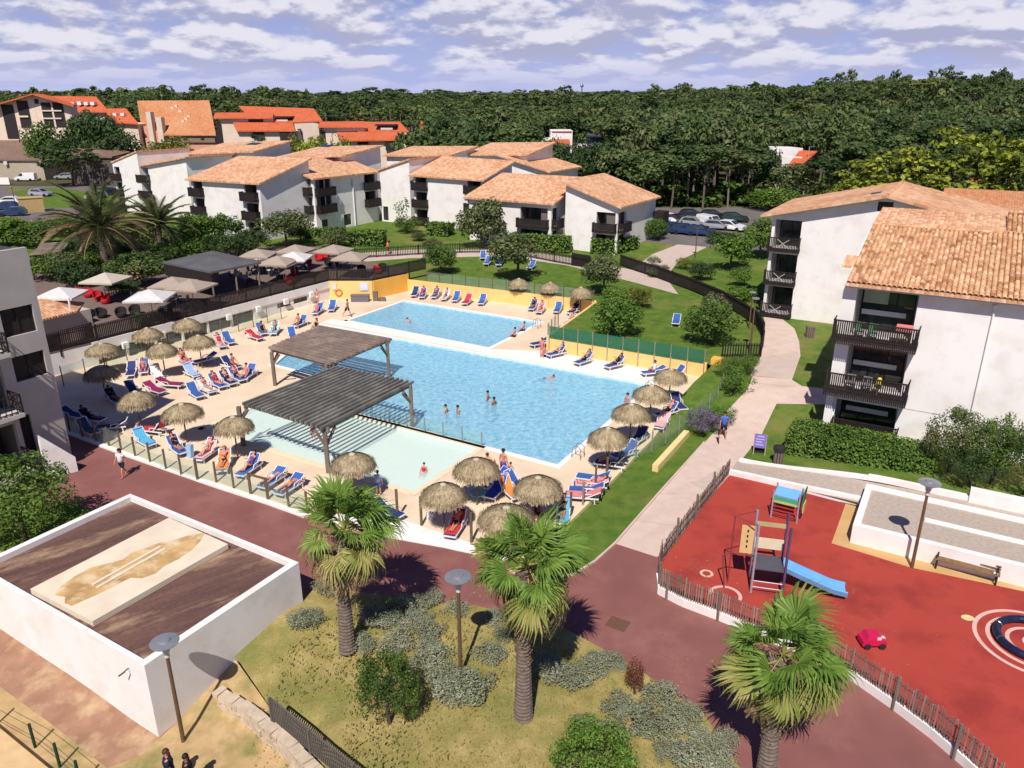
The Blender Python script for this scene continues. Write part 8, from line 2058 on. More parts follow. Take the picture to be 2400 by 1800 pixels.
PL = [
 ('round leafy tree left of the three storey house', 530, 584, 500, 74, 'r:0', 'mid', .3, 'tree'), ('leafy tree right of the date palms', 470, 592, 503, 76, 'r:1', 'fresh', .25, 'tree'), ('dark green shrub at the foot of the blank side wall', 592, 592, 540, 72, 'b:0', 'dark', .1, 'shrub'),
 ('round grey green tree before the blank grey house wall', 674, 580, 495, 104, 'r:2', 'olive', .32, 'tree'), ('two tiered round tree beside the middle white house', 958, 518, 452, 86, 'r:3', 'mid', .3, 'tree'), ('low round bush under the two tiered tree', 955, 545, 510, 58, 'b:1', 'mid', .05, 'shrub'),
 ('dense cone shaped grey tree before the two storey house', 1130, 580, 472, 98, 'r:1', 'olive', .05, 'tree'), ('spreading multi stemmed tree on the back lawn', 1212, 657, 546, 112, 'r:0', 'olive', .28, 'tree'), ('small tree by the end of the terrace fence', 1033, 642, 572, 66, 'r:2', 'mid', .15, 'tree'),
 ('dull green tree at the top of the upper lawn slope', 1412, 690, 600, 88, 'r:3', 'olive', .2, 'tree'), ('large round shaggy bush on the upper lawn', 1447, 786, 700, 108, 'b:0', 'fresh', .0, 'shrub'), ('yellow green bush behind the round shaggy one', 1494, 722, 678, 58, 'b:2', 'gold', .05, 'shrub'), ('spiky bush rising out of the round shaggy one', 1440, 740, 676, 60, 'r:1', 'fresh', .2, 'shrub'),
 ('dark palm like clump beside the lawn fence', 1668, 806, 715, 116, 'b:1', 'mid', .05, 'shrub'), ('lighter tuft at the top of the dark lawn clump', 1672, 770, 688, 62, 'r:2', 'olive', .2, 'shrub'), ('leafy tree on the slope left of the gabled block', 1712, 634, 545, 88, 'r:0', 'fresh', .25, 'tree'), ('second leafy tree touching the gabled block', 1782, 606, 515, 84, 'r:3', 'mid', .2, 'tree'),
 ('dark round shrub on the slope below the path', 1641, 657, 616, 54, 'b:0', 'dark', .0, 'shrub'), ('small fan leaved plant on the slope', 1732, 672, 630, 50, 'r:1', 'fresh', .15, 'shrub'), ('bright green bushy plants by the fence bend', 1722, 708, 674, 64, 'b:1', 'fresh', .0, 'shrub'), ('bright shrub at the foot of the slope tree', 1756, 700, 672, 50, 'b:2', 'fresh', .0, 'shrub'),
 ('dark bush at the corner of the right end house', 1533, 562, 516, 58, 'b:2', 'mid', .0, 'shrub'), ('reddish grass clump on the right lawn, left one', 1490, 622, 603, 32, 'l:0', 'gold', .0, 'shrub'), ('reddish grass clump on the right lawn, right one', 1530, 625, 602, 34, 'l:1', 'olive', .0, 'shrub'), ('clump at the fork of the path, left one', 1530, 650, 632, 30, 'l:0', 'olive', .0, 'shrub'), ('clump at the fork of the path, right one', 1556, 640, 622, 30, 'l:1', 'olive', .0, 'shrub'), ('yellowish clump at the foot of the path lamp', 1606, 632, 606, 46, 'l:0', 'gold', .0, 'shrub'),
 ('dark round tree in front of the white villa', 1395, 412, 338, 118, 'r:1', 'dark', .15, 'tree'), ('round bright tree behind the car park', 1812, 492, 440, 104, 'r:2', 'fresh', .1, 'tree'), ('low bush beside the parked cars', 1690, 570, 545, 70, 'b:0', 'dark', .0, 'shrub'), ('shrub left of the curving path end', 1780, 560, 535, 60, 'b:1', 'mid', .0, 'shrub'),
 ('broad dark conifer between the brown roofs', 165, 398, 330, 130, 'c:0', 'dark', .05, 'tree'), ('dark spreading tree behind the brown roofs', 215, 338, 262, 112, 'r:0', 'dark', .15, 'tree'), ('green tree under the far left gable', 105, 330, 293, 84, 'r:3', 'mid', .1, 'tree'), ('dark tree right of the dormered houses', 275, 350, 300, 90, 'r:2', 'dark', .1, 'tree'), ('yellow green shrub below the pink house', 400, 352, 330, 110, 'b:0', 'gold', .0, 'shrub'),
 ('leafy bush at the left edge beyond the left block', 20, 575, 512, 100, 'r:1', 'fresh', .05, 'shrub'), ('leafy bush left of the date palm', 98, 578, 515, 96, 'r:2', 'mid', .05, 'shrub'), ('leafy bush behind the brown slatted roof', 165, 570, 508, 90, 'r:0', 'mid', .05, 'shrub'), ('dark cypress shrub in front of the left red roofed house', 604, 352, 320, 70, 'c:1', 'dark', .0, 'shrub'), ('bright shrub row behind the corner house roof', 735, 358, 330, 70, 'b:2', 'lime', .0, 'shrub'), ('bright shrub right of the row behind the corner roof', 800, 356, 332, 60, 'b:1', 'lime', .0, 'shrub'),
 ('oleander with dull pink flowers left of the pavilion', 325, 668, 596, 116, 'r:3', 'pink', .05, 'shrub'), ('dark shrub beside the off white sunshade', 290, 690, 655, 70, 'b:0', 'dark', .0, 'shrub'), ('bushy plant under the left end of the date palms', 200, 655, 598, 70, 'r:1', 'mid', .05, 'shrub'), ('flowering shrub behind the pavilion', 385, 625, 570, 70, 'r:0', 'pink', .05, 'shrub'), ('dark bushes at the foot of the second date palm', 440, 610, 560, 90, 'r:2', 'mid', .05, 'shrub'),
 ('broad round bush in front of the far hedges', 790, 577, 539, 74, 'b:1', 'olive', .0, 'shrub'), ('small brown green bush by the hedge gap', 980, 564, 545, 36, 'b:2', 'olive', .0, 'shrub'), ('slender young tree by the back path', 1015, 605, 560, 40, 'r:3', 'olive', .3, 'tree'),
 ('grassy bank plants beside the footpath, lowest', 1692, 1000, 958, 60, 'l:0', 'fresh', .0, 'shrub'), ('white flecked bank plants beside the footpath', 1722, 925, 868, 74, 'l:1', 'fresh', .0, 'shrub'), ('bank plants under the spaced dark fence', 1746, 878, 836, 66, 'l:0', 'mid', .0, 'shrub'), ('bank plants left of the spaced dark fence', 1706, 880, 842, 54, 'l:1', 'mid', .0, 'shrub'), ('mauve grey lavender bush at the glass fence', 1645, 1016, 962, 78, 'n:1', 'mauve', .0, 'shrub'),
 ('oleander at the right end of the clipped hedge', 2222, 1112, 970, 120, 'n:0', 'pink', .02, 'shrub'), ('dense shrub at the right edge beyond the oleander', 2320, 1135, 985, 130, 'n:1', 'mid', .02, 'shrub'), ('pale flowered shrub cut by the right edge', 2400, 1160, 1005, 130, 'n:0', 'pink', .02, 'shrub'), ('dark shrub between the oleanders on the right', 2270, 1140, 1040, 110, 'n:1', 'dark', .0, 'shrub'),
 ('large dark green bush in the left foreground behind the hut', 62, 1275, 1092, 235, 'n:0', 'mid', .02, 'shrub'), ('round green bush below the left palm', 912, 1690, 1540, 138, 'n:1', 'mid', .0, 'shrub'), ('small offshoot bush beside the round green one', 965, 1690, 1660, 42, 'l:0', 'mid', .0, 'shrub'), ('bright green bush at the bottom edge', 1385, 1850, 1716, 178, 'n:0', 'fresh', .0, 'shrub'),
 ('red brown spiky plant at the garden edge', 1487, 1630, 1555, 46, 'l:1', 'red', .0, 'shrub'), ('mass of dark bushes under the large date palm, left part', 215, 615, 545, 110, 'r:2', 'dark', .0, 'shrub'), ('mass of dark bushes under the large date palm, right part', 300, 620, 560, 110, 'r:0', 'mid', .0, 'shrub'), ('tall leafy shrubs between the two date palms', 330, 590, 515, 80, 'r:3', 'mid', .05, 'shrub'), ('bushes behind the small hut at the left', 130, 640, 590, 80, 'r:1', 'mid', .0, 'shrub'), ('dark shrub behind the pavilion roof', 560, 600, 545, 80, 'r:2', 'dark', .05, 'shrub'), ('leafy shrub left of the three storey house corner', 440, 575, 520, 80, 'r:0', 'mid', .0, 'shrub'), ('light bush in front of the stepped red houses', 690, 352, 328, 60, 'b:0', 'gold', .0, 'shrub'), ('dark trees between the gabled building and the pink house', 240, 330, 272, 80, 'r:1', 'dark', .1, 'tree'), ('bush by the left car park exit', 255, 520, 470, 60, 'r:3', 'fresh', .0, 'shrub'), ('dark bush under the round tree by the houses', 500, 595, 555, 60, 'b:2', 'dark', .0, 'shrub'), ('green tree right of the blank side wall', 705, 566, 525, 50, 'b:1', 'mid', .0, 'shrub'),
 ('leafy mass behind the off white sunshade', 245, 640, 588, 90, 'r:1', 'mid', .0, 'shrub'), ('dark leafy mass left of the off white sunshade', 185, 672, 612, 84, 'r:3', 'dark', .0, 'shrub'), ('bushes at the far left of the terrace', 118, 655, 600, 90, 'b:0', 'mid', .0, 'shrub'), ('shrubs between sunshades and pavilion', 362, 640, 590, 80, 'b:1', 'pink', .0, 'shrub'), ('olive bushes at the foot of the far date palm', 420, 588, 540, 70, 'r:0', 'olive', .0, 'shrub'), ('dark bush before the white villa', 1305, 345, 336, 90, 'b:0', 'dark', .0, 'shrub'), ('dark bush before the slate house', 1362, 345, 342, 80, 'b:1', 'dark', .0, 'shrub'), ('olive bushes before the second villa', 1852, 400, 390, 120, 'b:2', 'olive', .0, 'shrub'), ('dark tree left of the second villa', 1786, 400, 356, 80, 'r:1', 'dark', .0, 'tree'),
 ('potted green plant on the terrace edge', 333, 764, 735, 34, 'b:0', 'fresh', .0, 'shrub'), ('palm fronds behind the small hut on the terrace', 168, 660, 590, 84, 'r:2', 'olive', .1, 'shrub'),
]
for lab, bx, by, ty, w, kind, m, tr, cat in PL:
 plant(lab, bx, by, ty, w, kind, m, tr, cat, cat, z=TZ if 'terrace edge' in lab else None)
for lab, x, y, h, rx in (('big yellow green cypress with layered sprays, left part', 50.0, 104, 11.5, 8.0), ('big yellow green cypress with layered sprays, highest part', 60.0, 108, 14.5, 9.0), ('big yellow green cypress with layered sprays, right part', 70.5, 106, 13.2, 8.5), ('low yellow green cypress at the roof edge of the gabled block', 44.0, 100, 7.0, 5.0)):
 b = Vector((x, y, gz(x, y))); tree(lab, b, rx, h * 0.52, 0.3, 'c:%d' % (int(x) % 3), LM['lime'], 'tree', 'cypress_tree', group='cypresses behind the gabled block')
def hedge(label, a, b, depth, h, m='fresh', size=0.11, dens=55):
 a, b = Vector(a), Vector(b); d = b - a; d.z = 0; L = d.length; d.normalize(); n = Vector((-d.y, d.x, 0)); z = min(gz(a.x, a.y), gz(b.x, b.y))
 t = thing('hedge', label, 'hedge', (a.x, a.y, z))
 mb = MB(); mb.obox(d * 0.12 + n * 0.12, d * (L - 0.24), n * (depth - 0.24), UP * (h - 0.12)); mb.build('hedge_core', mat('hedge_core_green', (0.012, 0.022, 0.006), None, 0.95), t, world=False)
 g = npr; C, O = [], []
 for (o, e1, e2, nn) in ((Vector(), d * L, UP * h, -n), (n * depth, d * L, UP * h, n), (Vector(), n * depth, UP * h, -d), (d * L, n * depth, UP * h, d), (UP * h, d * L, n * depth, UP)):
  k = int(e1.length * e2.length * dens); u, v = g.random(k), g.random(k)
  c = np.array(o) + u[:, None] * np.array(e1) + v[:, None] * np.array(e2) + np.array(nn) * g.normal(0, 0.05, k)[:, None]
  C.append(c); O.append(np.repeat(np.array(nn)[None, :], k, 0))
 link('foliage', np_mesh('foliage', leaf_quads(np.concatenate(C), size, np.concatenate(O)), 4, LM[m]), t)
hedge('long clipped hedge in front of the nearest right block', G(1836, 1068), G(2190, 1120), 2.7, 1.55, 'fresh', 0.075, 130)
for lab, x0, y0, x1, y1, dp, h in (('clipped box hedge below the middle houses, right of the round bush', 818, 578, 899, 582, 3.0, 2.0), ('low hedge strip under the long shaded house wall', 712, 560, 812, 556, 2.0, 1.2), ('small clipped hedge at the foot of the middle white house', 996, 553, 1051, 556, 2.5, 1.7), ('long clipped hedge before the two storey house', 1180, 588, 1336, 595, 1.6, 2.1), ('left of two clipped hedges at the right end house', 1384, 596, 1436, 599, 1.3, 2.0), ('right of two clipped hedges at the right end house', 1442, 599, 1498, 584, 1.3, 1.8)):
 hedge(lab, G(x0, y0), G(x1, y1), dp, h, 'fresh', 0.16, 22)
hedge('dark hedge behind the left car park', P(-20, 412, 2), P(150, 408, 2), 3, 2.2, 'dark', 0.3, 8)
LV = [(712, 1470, 66, 'left of the left palm'), (735, 1452, 40, 'left of the left palm'), (770, 1390, 56, 'left of the left palm'), (870, 1455, 64, 'between the left palm and the lamp'), (850, 1520, 60, 'between the left palm and the lamp'), (930, 1520, 76, 'between the left palm and the lamp'), (975, 1470, 70, 'between the left palm and the lamp'), (1010, 1495, 66, 'between the left palm and the lamp'), (960, 1435, 66, 'between the left palm and the lamp'), (1015, 1415, 58, 'by the brown path above the lamp'), (1070, 1438, 54, 'by the brown path above the lamp'), (1010, 1560, 80, 'in front of the lamp'), (1040, 1600, 70, 'in front of the lamp'), (1105, 1625, 110, 'in front of the lamp'), (1060, 1640, 84, 'in front of the lamp'), (1150, 1545, 70, 'between the lamp and the middle palm'), (1180, 1500, 46, 'between the lamp and the middle palm'), (1165, 1460, 50, 'between the lamp and the middle palm'), (905, 1470, 60, 'between the left palm and the lamp'), (1000, 1525, 60, 'between the left palm and the lamp'),
  (1300, 1590, 70, 'right of the middle palm'), (1345, 1600, 80, 'right of the middle palm'), (1390, 1570, 66, 'right of the middle palm'), (1430, 1560, 56, 'right of the middle palm'), (1280, 1560, 50, 'right of the middle palm'), (1445, 1570, 44, 'right of the middle palm'), (1550, 1640, 70, 'around the red spiky plant'), (1450, 1665, 70, 'around the red spiky plant'), (1500, 1695, 96, 'around the red spiky plant'), (1560, 1715, 80, 'around the red spiky plant'), (1610, 1680, 66, 'around the red spiky plant'), (1440, 1720, 60, 'around the red spiky plant'), (1370, 1705, 56, 'around the red spiky plant'), (1640, 1740, 70, 'in the bottom right of the dry garden'), (1610, 1790, 90, 'in the bottom right of the dry garden'), (1680, 1790, 76, 'in the bottom right of the dry garden'), (1700, 1740, 56, 'in the bottom right of the dry garden'), (1560, 1770, 60, 'in the bottom right of the dry garden')]
for i, (x, y, w, where) in enumerate(LV):
 b = G(x, y); r = w / 2 / FOC * (b.y * CT + EYE_H * ST) * 1.22
 t = thing('lavender_mound', 'grey green lavender mound ' + where, 'lavender', (b.x, b.y, 0.1 * sm(20, 25, b.y)), rnd.uniform(0, 6.28), 'lavender mounds in the dry garden')
 put('foliage', crown_mesh('l:%d' % (i % 3)), t, LM['lav'], (0, 0, r * 0.22), (r * rnd.uniform(0.9, 1.2), r * rnd.uniform(0.8, 1.1), r * rnd.uniform(0.5, 0.75)))
# fan palms of the foreground
def frond_mesh(seed, m, droop, n=38, R=1.08, pet=1.0):
 g = random.Random(seed); mb = MB()
 mb.mi(1); mb.tube([(0, 0, 0), (0, pet * 0.5, 0.07), (0, pet, 0.0)], [0.026, 0.02, 0.014], 5); mb.mi(0); cup = g.uniform(0.10, 0.42); sw = g.uniform(-.12, .30)
 for k in range(n):
  a = math.radians(-104 + 208 * k / (n - 1)); L = R * (0.66 + 0.34 * math.cos(a * 0.8)) * g.uniform(0.84, 1.12)
  d = Vector((math.sin(a), math.cos(a), 0)); s = Vector((d.y, -d.x, 0)); w = 0.036 * R
  b = Vector((0, pet, 0)); fold = 0.02 * (1 if k % 2 else -1)
  p1 = b + d * L * 0.55 + UP * (-0.06 * droop + 0.03 + fold * .5 + cup * abs(math.sin(a)) * L); p2 = b + d * L * 0.82 + UP * (-0.20 * droop + cup * abs(math.sin(a)) * L) + Vector((g.uniform(-.05, .05) + sw * .3, g.uniform(-.05, .05), 0)); p3 = b + d * L * 1.0 + UP * (-0.55 * droop + cup * .7 * abs(math.sin(a)) * L + g.uniform(-.10, .05)) + Vector((sw + g.uniform(-.06, .06), 0, 0))
  mb.add([b, p1 - s * w + UP * fold, p1 + s * w - UP * fold, p2 - s * w * .55, p2 + s * w * .55, p3], [(0, 2, 1), (1, 2, 4, 3), (3, 4, 5)])
 return mb.mesh('frond', [m, M_pet])
M_pet = mat('yellow_leaf_stalk', (0.34, 0.33, 0.09), (0.26, 0.24, 0.07), 0.6)
M_fr = leaf_mat('palm_green', [(0.065, 0.13, 0.02), (0.12, 0.22, 0.035), (0.21, 0.33, 0.06), (0.36, 0.44, 0.12)], 0.35)
M_fy = leaf_mat('palm_yellowing', [(0.12, 0.17, 0.03), (0.22, 0.26, 0.055), (0.36, 0.33, 0.11), (0.52, 0.42, 0.19)], 0.3)
M_fd = leaf_mat('palm_dry', [(0.11, 0.07, 0.035), (0.2, 0.13, 0.07), (0.32, 0.22, 0.12), (0.42, 0.30, 0.18)], 0.1)
FR = [[frond_mesh(s, m, dr) for s in (1, 2, 3, 4, 5)] for m, dr in ((M_fr, 0.5), (M_fy, 0.95), (M_fd, 1.4))]
def frond_at(t, me, loc, az, el, roll, sc):
 o = bpy.data.objects.new('frond', me); COL.objects.link(o); o.parent = t
 M = Matrix.Rotation(az, 4, 'Z') @ Matrix.Rotation(el, 4, 'X') @ Matrix.Rotation(roll, 4, 'Y')
 M.translation = loc; o.matrix_local = M @ Matrix.Scale(sc, 4)
 return o
def palm_trunk(t, top, lean, r0, r1, rough):
 mb = MB(); g = random.Random(int(top * 10)); N = int(top / 0.07); pts_, rad = [], []
 for k in range(N + 1):
  u = k / N; pts_.append(Vector((lean[0] * u ** 1.4, lean[1] * u ** 1.4, top * u))); rad.append((r0 * (1 - u) ** 2 * .6 + r1) * (1 + (0.06 if k % 2 else -0.03)) * (1 + (0.25 if u > 0.75 else 0)))
 mb.tube(pts_, rad, 12)
 mb.build('trunk', mat('palm_trunk_grey', (0.20, 0.155, 0.13), (0.12, 0.09, 0.075), 0.95, 5, stretch=(1, 1, 2.5), bump=0.5, bscale=16), t, world=False)
 st = MB()
 for k in range(rough):
  u = g.uniform(0.35, 1.0); a = g.uniform(0, 6.28); p = Vector((lean[0] * u ** 1.4, lean[1] * u ** 1.4, top * u)); d = Vector((math.cos(a), math.sin(a), 0)); r = r1 * (1.05 if u < .75 else 1.3)
  st.bar(p + d * r * 0.9, p + d * (r + 0.09) + UP * g.uniform(0.1, 0.24), 0.07, 0.025, d)
 st.build('leaf_bases', mat('leaf_base_brown', (0.25, 0.17, 0.11), (0.16, 0.105, 0.07), 0.95, 6), t, world=False)['kind'] = 'stuff'
def fan_palm(label, base, top, lean, sc, seed, n=(17, 9, 8), rough=90):
 t = thing('fan_palm', label, 'palm tree', tuple(base)); g = random.Random(seed)
 palm_trunk(t, top, lean, 0.22, 0.20, rough)
 c = Vector((lean[0], lean[1], top + 0.05))
 for cls, cnt, e0, e1 in ((0, n[0], 78, -12), (1, n[1], 0, -48), (2, n[2], -45, -78)):
  for k in range(cnt):
   az = k * 2.399 + g.uniform(-.25, .25) + cls; el = math.radians(e0 + (e1 - e0) * (k + .5) / cnt + g.uniform(-14, 14))
   frond_at(t, g.choice(FR[cls]), c + UP * (0.12 - 0.25 * cls * .6) + Vector((0.12, 0.03, 0)), az - 0.42 * math.cos(az), el, g.uniform(-.6, .6), sc * g.uniform(0.68, 1.2))
 return t
def palm_px(label, bx, by, cx, cy, sc, seed, **k):
 b = G(bx, by) if by < 1800 else P(bx, by, 0.0); b.z = max(b.z, 0.0)
 top = zat(b.y, cy) - b.z; fw = b.y * CT - (top + b.z - EYE_H) * ST
 return fan_palm(label, b, top, ((cx - 1200) / FOC * fw - b.x, 0.15), sc, seed, **k)
palm_px('left one of three fan palms, at the corner of the brown path', 815, 1526, 797, 1258, 1.02, 5)
palm_px('middle one of three fan palms, its trunk rough halfway up', 1227, 1682, 1226, 1345, 1.0, 8, n=(20, 9, 7), rough=150)
palm_px('right one of three fan palms, overlapping the playground fence', 1792, 1838, 1828, 1556, 0.95, 12, n=(16, 10, 9), rough=170)
def date_frond(seed, m, L=3.9, bend=1.5):
 g = random.Random(seed); mb = MB(); N = 20; P_ = []
 for k in range(N + 1):
  u = k / N; P_.append(Vector((0, L * (u - 0.16 * u * u), -bend * u * u + 0.25 * u)))
 mb.tube(P_[::2], [0.035 * (1 - i / 12) + 0.006 for i in range(len(P_[::2]))], 4)
 for k in range(2, N + 1):
  for h in (0, .5):
   for s in (-1, 1):
    p = P_[k - 1].lerp(P_[k], h); u = k / N; l = 0.62 * math.sin(math.pi * min(1, u * 0.9 + .08)) + .08
    d = Vector((s * 0.8, 0.62, -0.15 + g.uniform(-.12, .12))).normalized(); w = Vector((0, 0.03, 0.02))
    e = p + d * l - UP * 0.12 * l; mb.add([p - w, p + w, e], [(0, 1, 2)])
 return mb.mesh('frond', m)
M_dg = leaf_mat('date_palm_green', [(0.03, 0.045, 0.014), (0.06, 0.08, 0.026), (0.11, 0.125, 0.045), (0.17, 0.175, 0.075)], 0.2)
M_db = leaf_mat('date_palm_dry', [(0.16, 0.11, 0.055), (0.26, 0.19, 0.10), (0.36, 0.28, 0.15), (0.46, 0.37, 0.22)], 0.1)
DF = [date_frond(s, M_dg) for s in (1, 2)] + [date_frond(3, M_db, 3.6, 1.9)]
for lab, bx, by, cx, cy, sc, n, seed in (('large date palm with half brown fronds behind the terrace', 252, 645, 250, 535, 1.75, 58, 3), ('green date palm right of the large brownish one', 380, 612, 382, 526, 1.35, 50, 4)):
 b = G(bx, by); top = zat(b.y, cy) - b.z; t = thing('date_palm', lab, 'palm tree', tuple(b)); g = random.Random(seed)
 palm_trunk(t, top, (0.1, 0), 0.22, 0.30, 60)
 for k in range(n):
  el = math.radians(72 - 92 * (k + .5) / n + g.uniform(-8, 8))
  frond_at(t, DF[2] if g.random() < (0.42 if seed == 3 else 0.12) and el < 0.7 else DF[g.randint(0, 1)], Vector((0.1, 0, top)), k * 2.399 + g.uniform(-.2, .2), el, g.uniform(-.2, .2), sc * g.uniform(0.85, 1.1))
# the pine wood
BLOCK = [(-200, 1030, 262), (1262, 1425, 180), (1790, 1925, 168), (980, 1030, 232)]
def free(x, y, h):
 u, v = pix((x, y, gz(x, y) + h * 0.6))
 if y < 262 and u < 975: return False
 if 985 < u < 1012 and y < 231: return False
 for l, r, Y in BLOCK[1:3]:
  if l - 6 < u < r + 6 and Y - 45 < y < Y + 9: return False
 if y < 134 + 0.0 * x and 14 < x < 112: return False
 return True
W = random.Random(21); spots = []
y = 128.0
while y < 250:
 x = -0.12 * y if y < 200 else -0.3 * y
 while x < y * 0.78:
  xx, yy = x + W.uniform(-2.6, 2.6), y + W.uniform(-2.6, 2.6); h = W.uniform(10.5, 15.0) * (0.75 if yy < 150 else 1.0)
  if yy < 134 and not (xx < 8 and xx > -6): pass
  elif free(xx, yy, h) and not (yy < 146 and xx < 14) : spots.append((xx, yy, h))
  x += 6.0
 y += 6.0
spots.sort(key=lambda s: s[1])
M_prk = mat('pine_bark', (0.16, 0.125, 0.105), (0.10, 0.078, 0.066), 0.95, 2)
def pine_trunk():
 mb = MB(); mb.tube([(0, 0, 0), (0.02, 0.01, 0.5), (-0.01, 0.02, 0.95)], [0.020, 0.015, 0.007], 6)
 for k in range(4):
  a = k * 1.7; mb.tube([(0, 0, 0.5 + .1 * k), (0.13 * math.cos(a), 0.13 * math.sin(a), 0.62 + .1 * k)], [0.008, 0.003], 4)
 return mb.mesh('trunk', M_prk)
PT = pine_trunk()
for i, (x, y, h) in enumerate(spots[:285]):
 wh = 'left of the white villa' if pix((x, y, 8))[0] < 1270 else ('behind the white villa' if pix((x, y, 8))[0] < 1440 else ('beyond the right car park' if y < 165 else ('behind the second villa' if pix((x, y, 8))[0] < 1950 else 'above the gabled block')))
 t = thing('pine_tree', ('dark green', 'tall spreading')[i % 2] + ' pine at the near edge of the wood, ' + wh, 'tree', (x, y, gz(x, y)), W.uniform(0, 6.28), 'pines at the near edge of the wood')
 low = W.random() < 0.4; r = W.uniform(3.4, 5.2); rz_ = h * (0.42 if low else 0.24)
 put('foliage', crown_mesh('p:%d' % (i % 5)), t, LM['pine' if W.random() < .55 else ('dark' if W.random() < .55 else 'olive')], (0, 0, h - rz_ * 0.85), (r, r, rz_))
 put('trunk', PT, t, M_prk if W.random() < .7 else M_barkpale, (0, 0, -0.3), (h, h, h))
rest = spots[285:]
y = 250.0
while y < 1500:
 st = 7.6 if y < 420 else (10 if y < 700 else 16)
 x = -0.74 * y
 while x < y * 0.76:
  xx, yy = x + W.uniform(-.48, .48) * st, y + W.uniform(-.48, .48) * st
  if free(xx, yy, 12): rest.append((xx, yy, W.uniform(8.5, 15.5) * (1.28 if W.random() < 0.07 else 1.0)))
  x += st
 y += st * (0.95 if y < 420 else 1.45)
g = np.random.default_rng(5)
LO = [crown(k, (1, 1, 1), s, c, 0.36, 50 + i, 0.6, -0.05, 0.1, 0.6, 1.0) for i, (k, s, c) in enumerate(((260, 0.14, 12), (260, 0.14, 9), (260, 0.14, 14), (66, 0.28, 8), (66, 0.28, 10)))]
LM['pine2'] = leaf_mat('pine_needles_dark', [(0.026, 0.046, 0.018), (0.05, 0.08, 0.028), (0.085, 0.12, 0.04), (0.13, 0.165, 0.055)], 0.25, 0.06, 0.18)
LM['pine3'] = leaf_mat('pine_needles_olive', [(0.06, 0.08, 0.026), (0.11, 0.145, 0.042), (0.165, 0.20, 0.06), (0.23, 0.255, 0.085)], 0.3, 0.06, 0.18)
bins = {'pine': [], 'pine2': [], 'pine3': []}; tr = []
for i, (x, y, h) in enumerate(rest):
 q = LO[i % 3] if y < 420 else LO[3 + i % 2]
 hi = math.sin(x * 0.011 + 2.0) + math.sin(y * 0.021 + x * 0.006) > -0.1
 r = g.uniform(3.2, 5.6) * (1.0 if y < 420 else (1.45 if y < 700 else 2.5)); rz_ = h * (g.uniform(0.15, 0.24) if hi else g.uniform(0.28, 0.48)); a = g.uniform(0, 6.28); c, s = math.cos(a), math.sin(a)
 v = q * np.array([r, r * g.uniform(.8, 1.1), rz_]); v = np.stack([v[:, 0] * c - v[:, 1] * s, v[:, 0] * s + v[:, 1] * c, v[:, 2]], 1) + np.array([x, y, gz(x, y) + h - rz_ * .85])
 bins[('pine', 'pine', 'pine2', 'pine2', 'pine3')[int(g.integers(0, 5))]].append(v)
 if y < 480:
  z = gz(x, y); w = g.uniform(.15, .26); lx = g.uniform(-.8, .8)
  for d in ((w, 0), (0, w)): tr += [(x - d[0], y - d[1], z), (x + d[0], y + d[1], z), (x + lx + d[0] * .5, y + d[1] * .5, z + h * .9), (x + lx - d[0] * .5, y - d[1] * .5, z + h * .9)]
ug = []
for i in range(420):
 y = 138 + 50 * g.random() ** 1.3; x = g.uniform(-.12, .80) * y; u = pix((x, y, gz(x, y)))[0]
 if 1262 < u < 1425 or 1790 < u < 1925 or (y < 150 and x > 60): continue
 r = g.uniform(1.6, 3.4); ug.append(LO[i % 3] * np.array([r, r, r * .75]) + np.array([x, y, gz(x, y) + r * .3]))
o = link('undergrowth', np_mesh('undergrowth', np.concatenate(ug), 4, LM['mid'])); tag(o, 'low green undergrowth beneath the front pines', 'undergrowth'); o['kind'] = 'stuff'
for k, lab in (('pine', 'mid green pines of the wood covering the low hills'), ('pine2', 'darker pines scattered through the wood on the low hills'), ('pine3', 'paler olive pines scattered through the wood on the low hills')):
 o = link('pine_wood', np_mesh('pine_wood', np.concatenate(bins[k]), 4, LM[k])); tag(o, lab, 'wood'); o['kind'] = 'stuff'
o = link('pine_trunks', np_mesh('pine_trunks', np.array(tr), 4, M_barkpale)); tag(o, 'bare pine trunks standing deep in the wood', 'trunks'); o['kind'] = 'stuff'
g = np.random.default_rng(9); q = []
for i in range(9000):
 x, y = g.uniform(-9, 10), g.uniform(17.5, 29); u, v = pix((x, y, 0))
 if not (v > 1395 + 0.24 * max(0, u - 850) and u < 1735 and v > 1660 - 0.72 * (u - 480) and v > 1640 + 0.78 * (u - 950) - 420): continue
 h = g.uniform(.05, .16); a = g.uniform(0, 3.14); w = g.uniform(.02, .05); c, s = math.cos(a) * w, math.sin(a) * w; z = gz(x, y) + 0.22 * sm(0, 2.5, min(abs(x + 5.5), 3)) * sm(20, 25, y) * (1 - sm(26, 28, y)); l = g.uniform(-.08, .08)
 q += [(x - c, y - s, z - .01), (x + c, y + s, z - .01), (x + c * .3 + l, y + s * .3, z + h), (x - c * .3 + l, y - s * .3, z + h)]
o = link('grass', np_mesh('grass', np.array(q), 4, leaf_mat('dry_tufts', [(0.16, 0.16, 0.05), (0.28, 0.25, 0.09), (0.40, 0.33, 0.14), (0.5, 0.42, 0.2)], 0.2, 0.4))); tag(o, 'short dry grass tufts in the palm garden', 'grass'); o['kind'] = 'stuff'
c = []
for bx, by, n, sp in ((1200, 1480, 90, 3.0), (1560, 1580, 110, 3.2), (870, 1350, 60, 2.5), (1760, 1650, 90, 2.5), (1900, 1450, 90, 4.0), (1620, 1330, 60, 2.2), (1100, 1400, 60, 3), (520, 1250, 40, 3)):
 b = P(bx, by, 0.02); c += [(b.x + g.normal() * sp * .5, b.y + g.normal() * sp * .35, gz(b.x, b.y) + 0.015) for _ in range(n)]
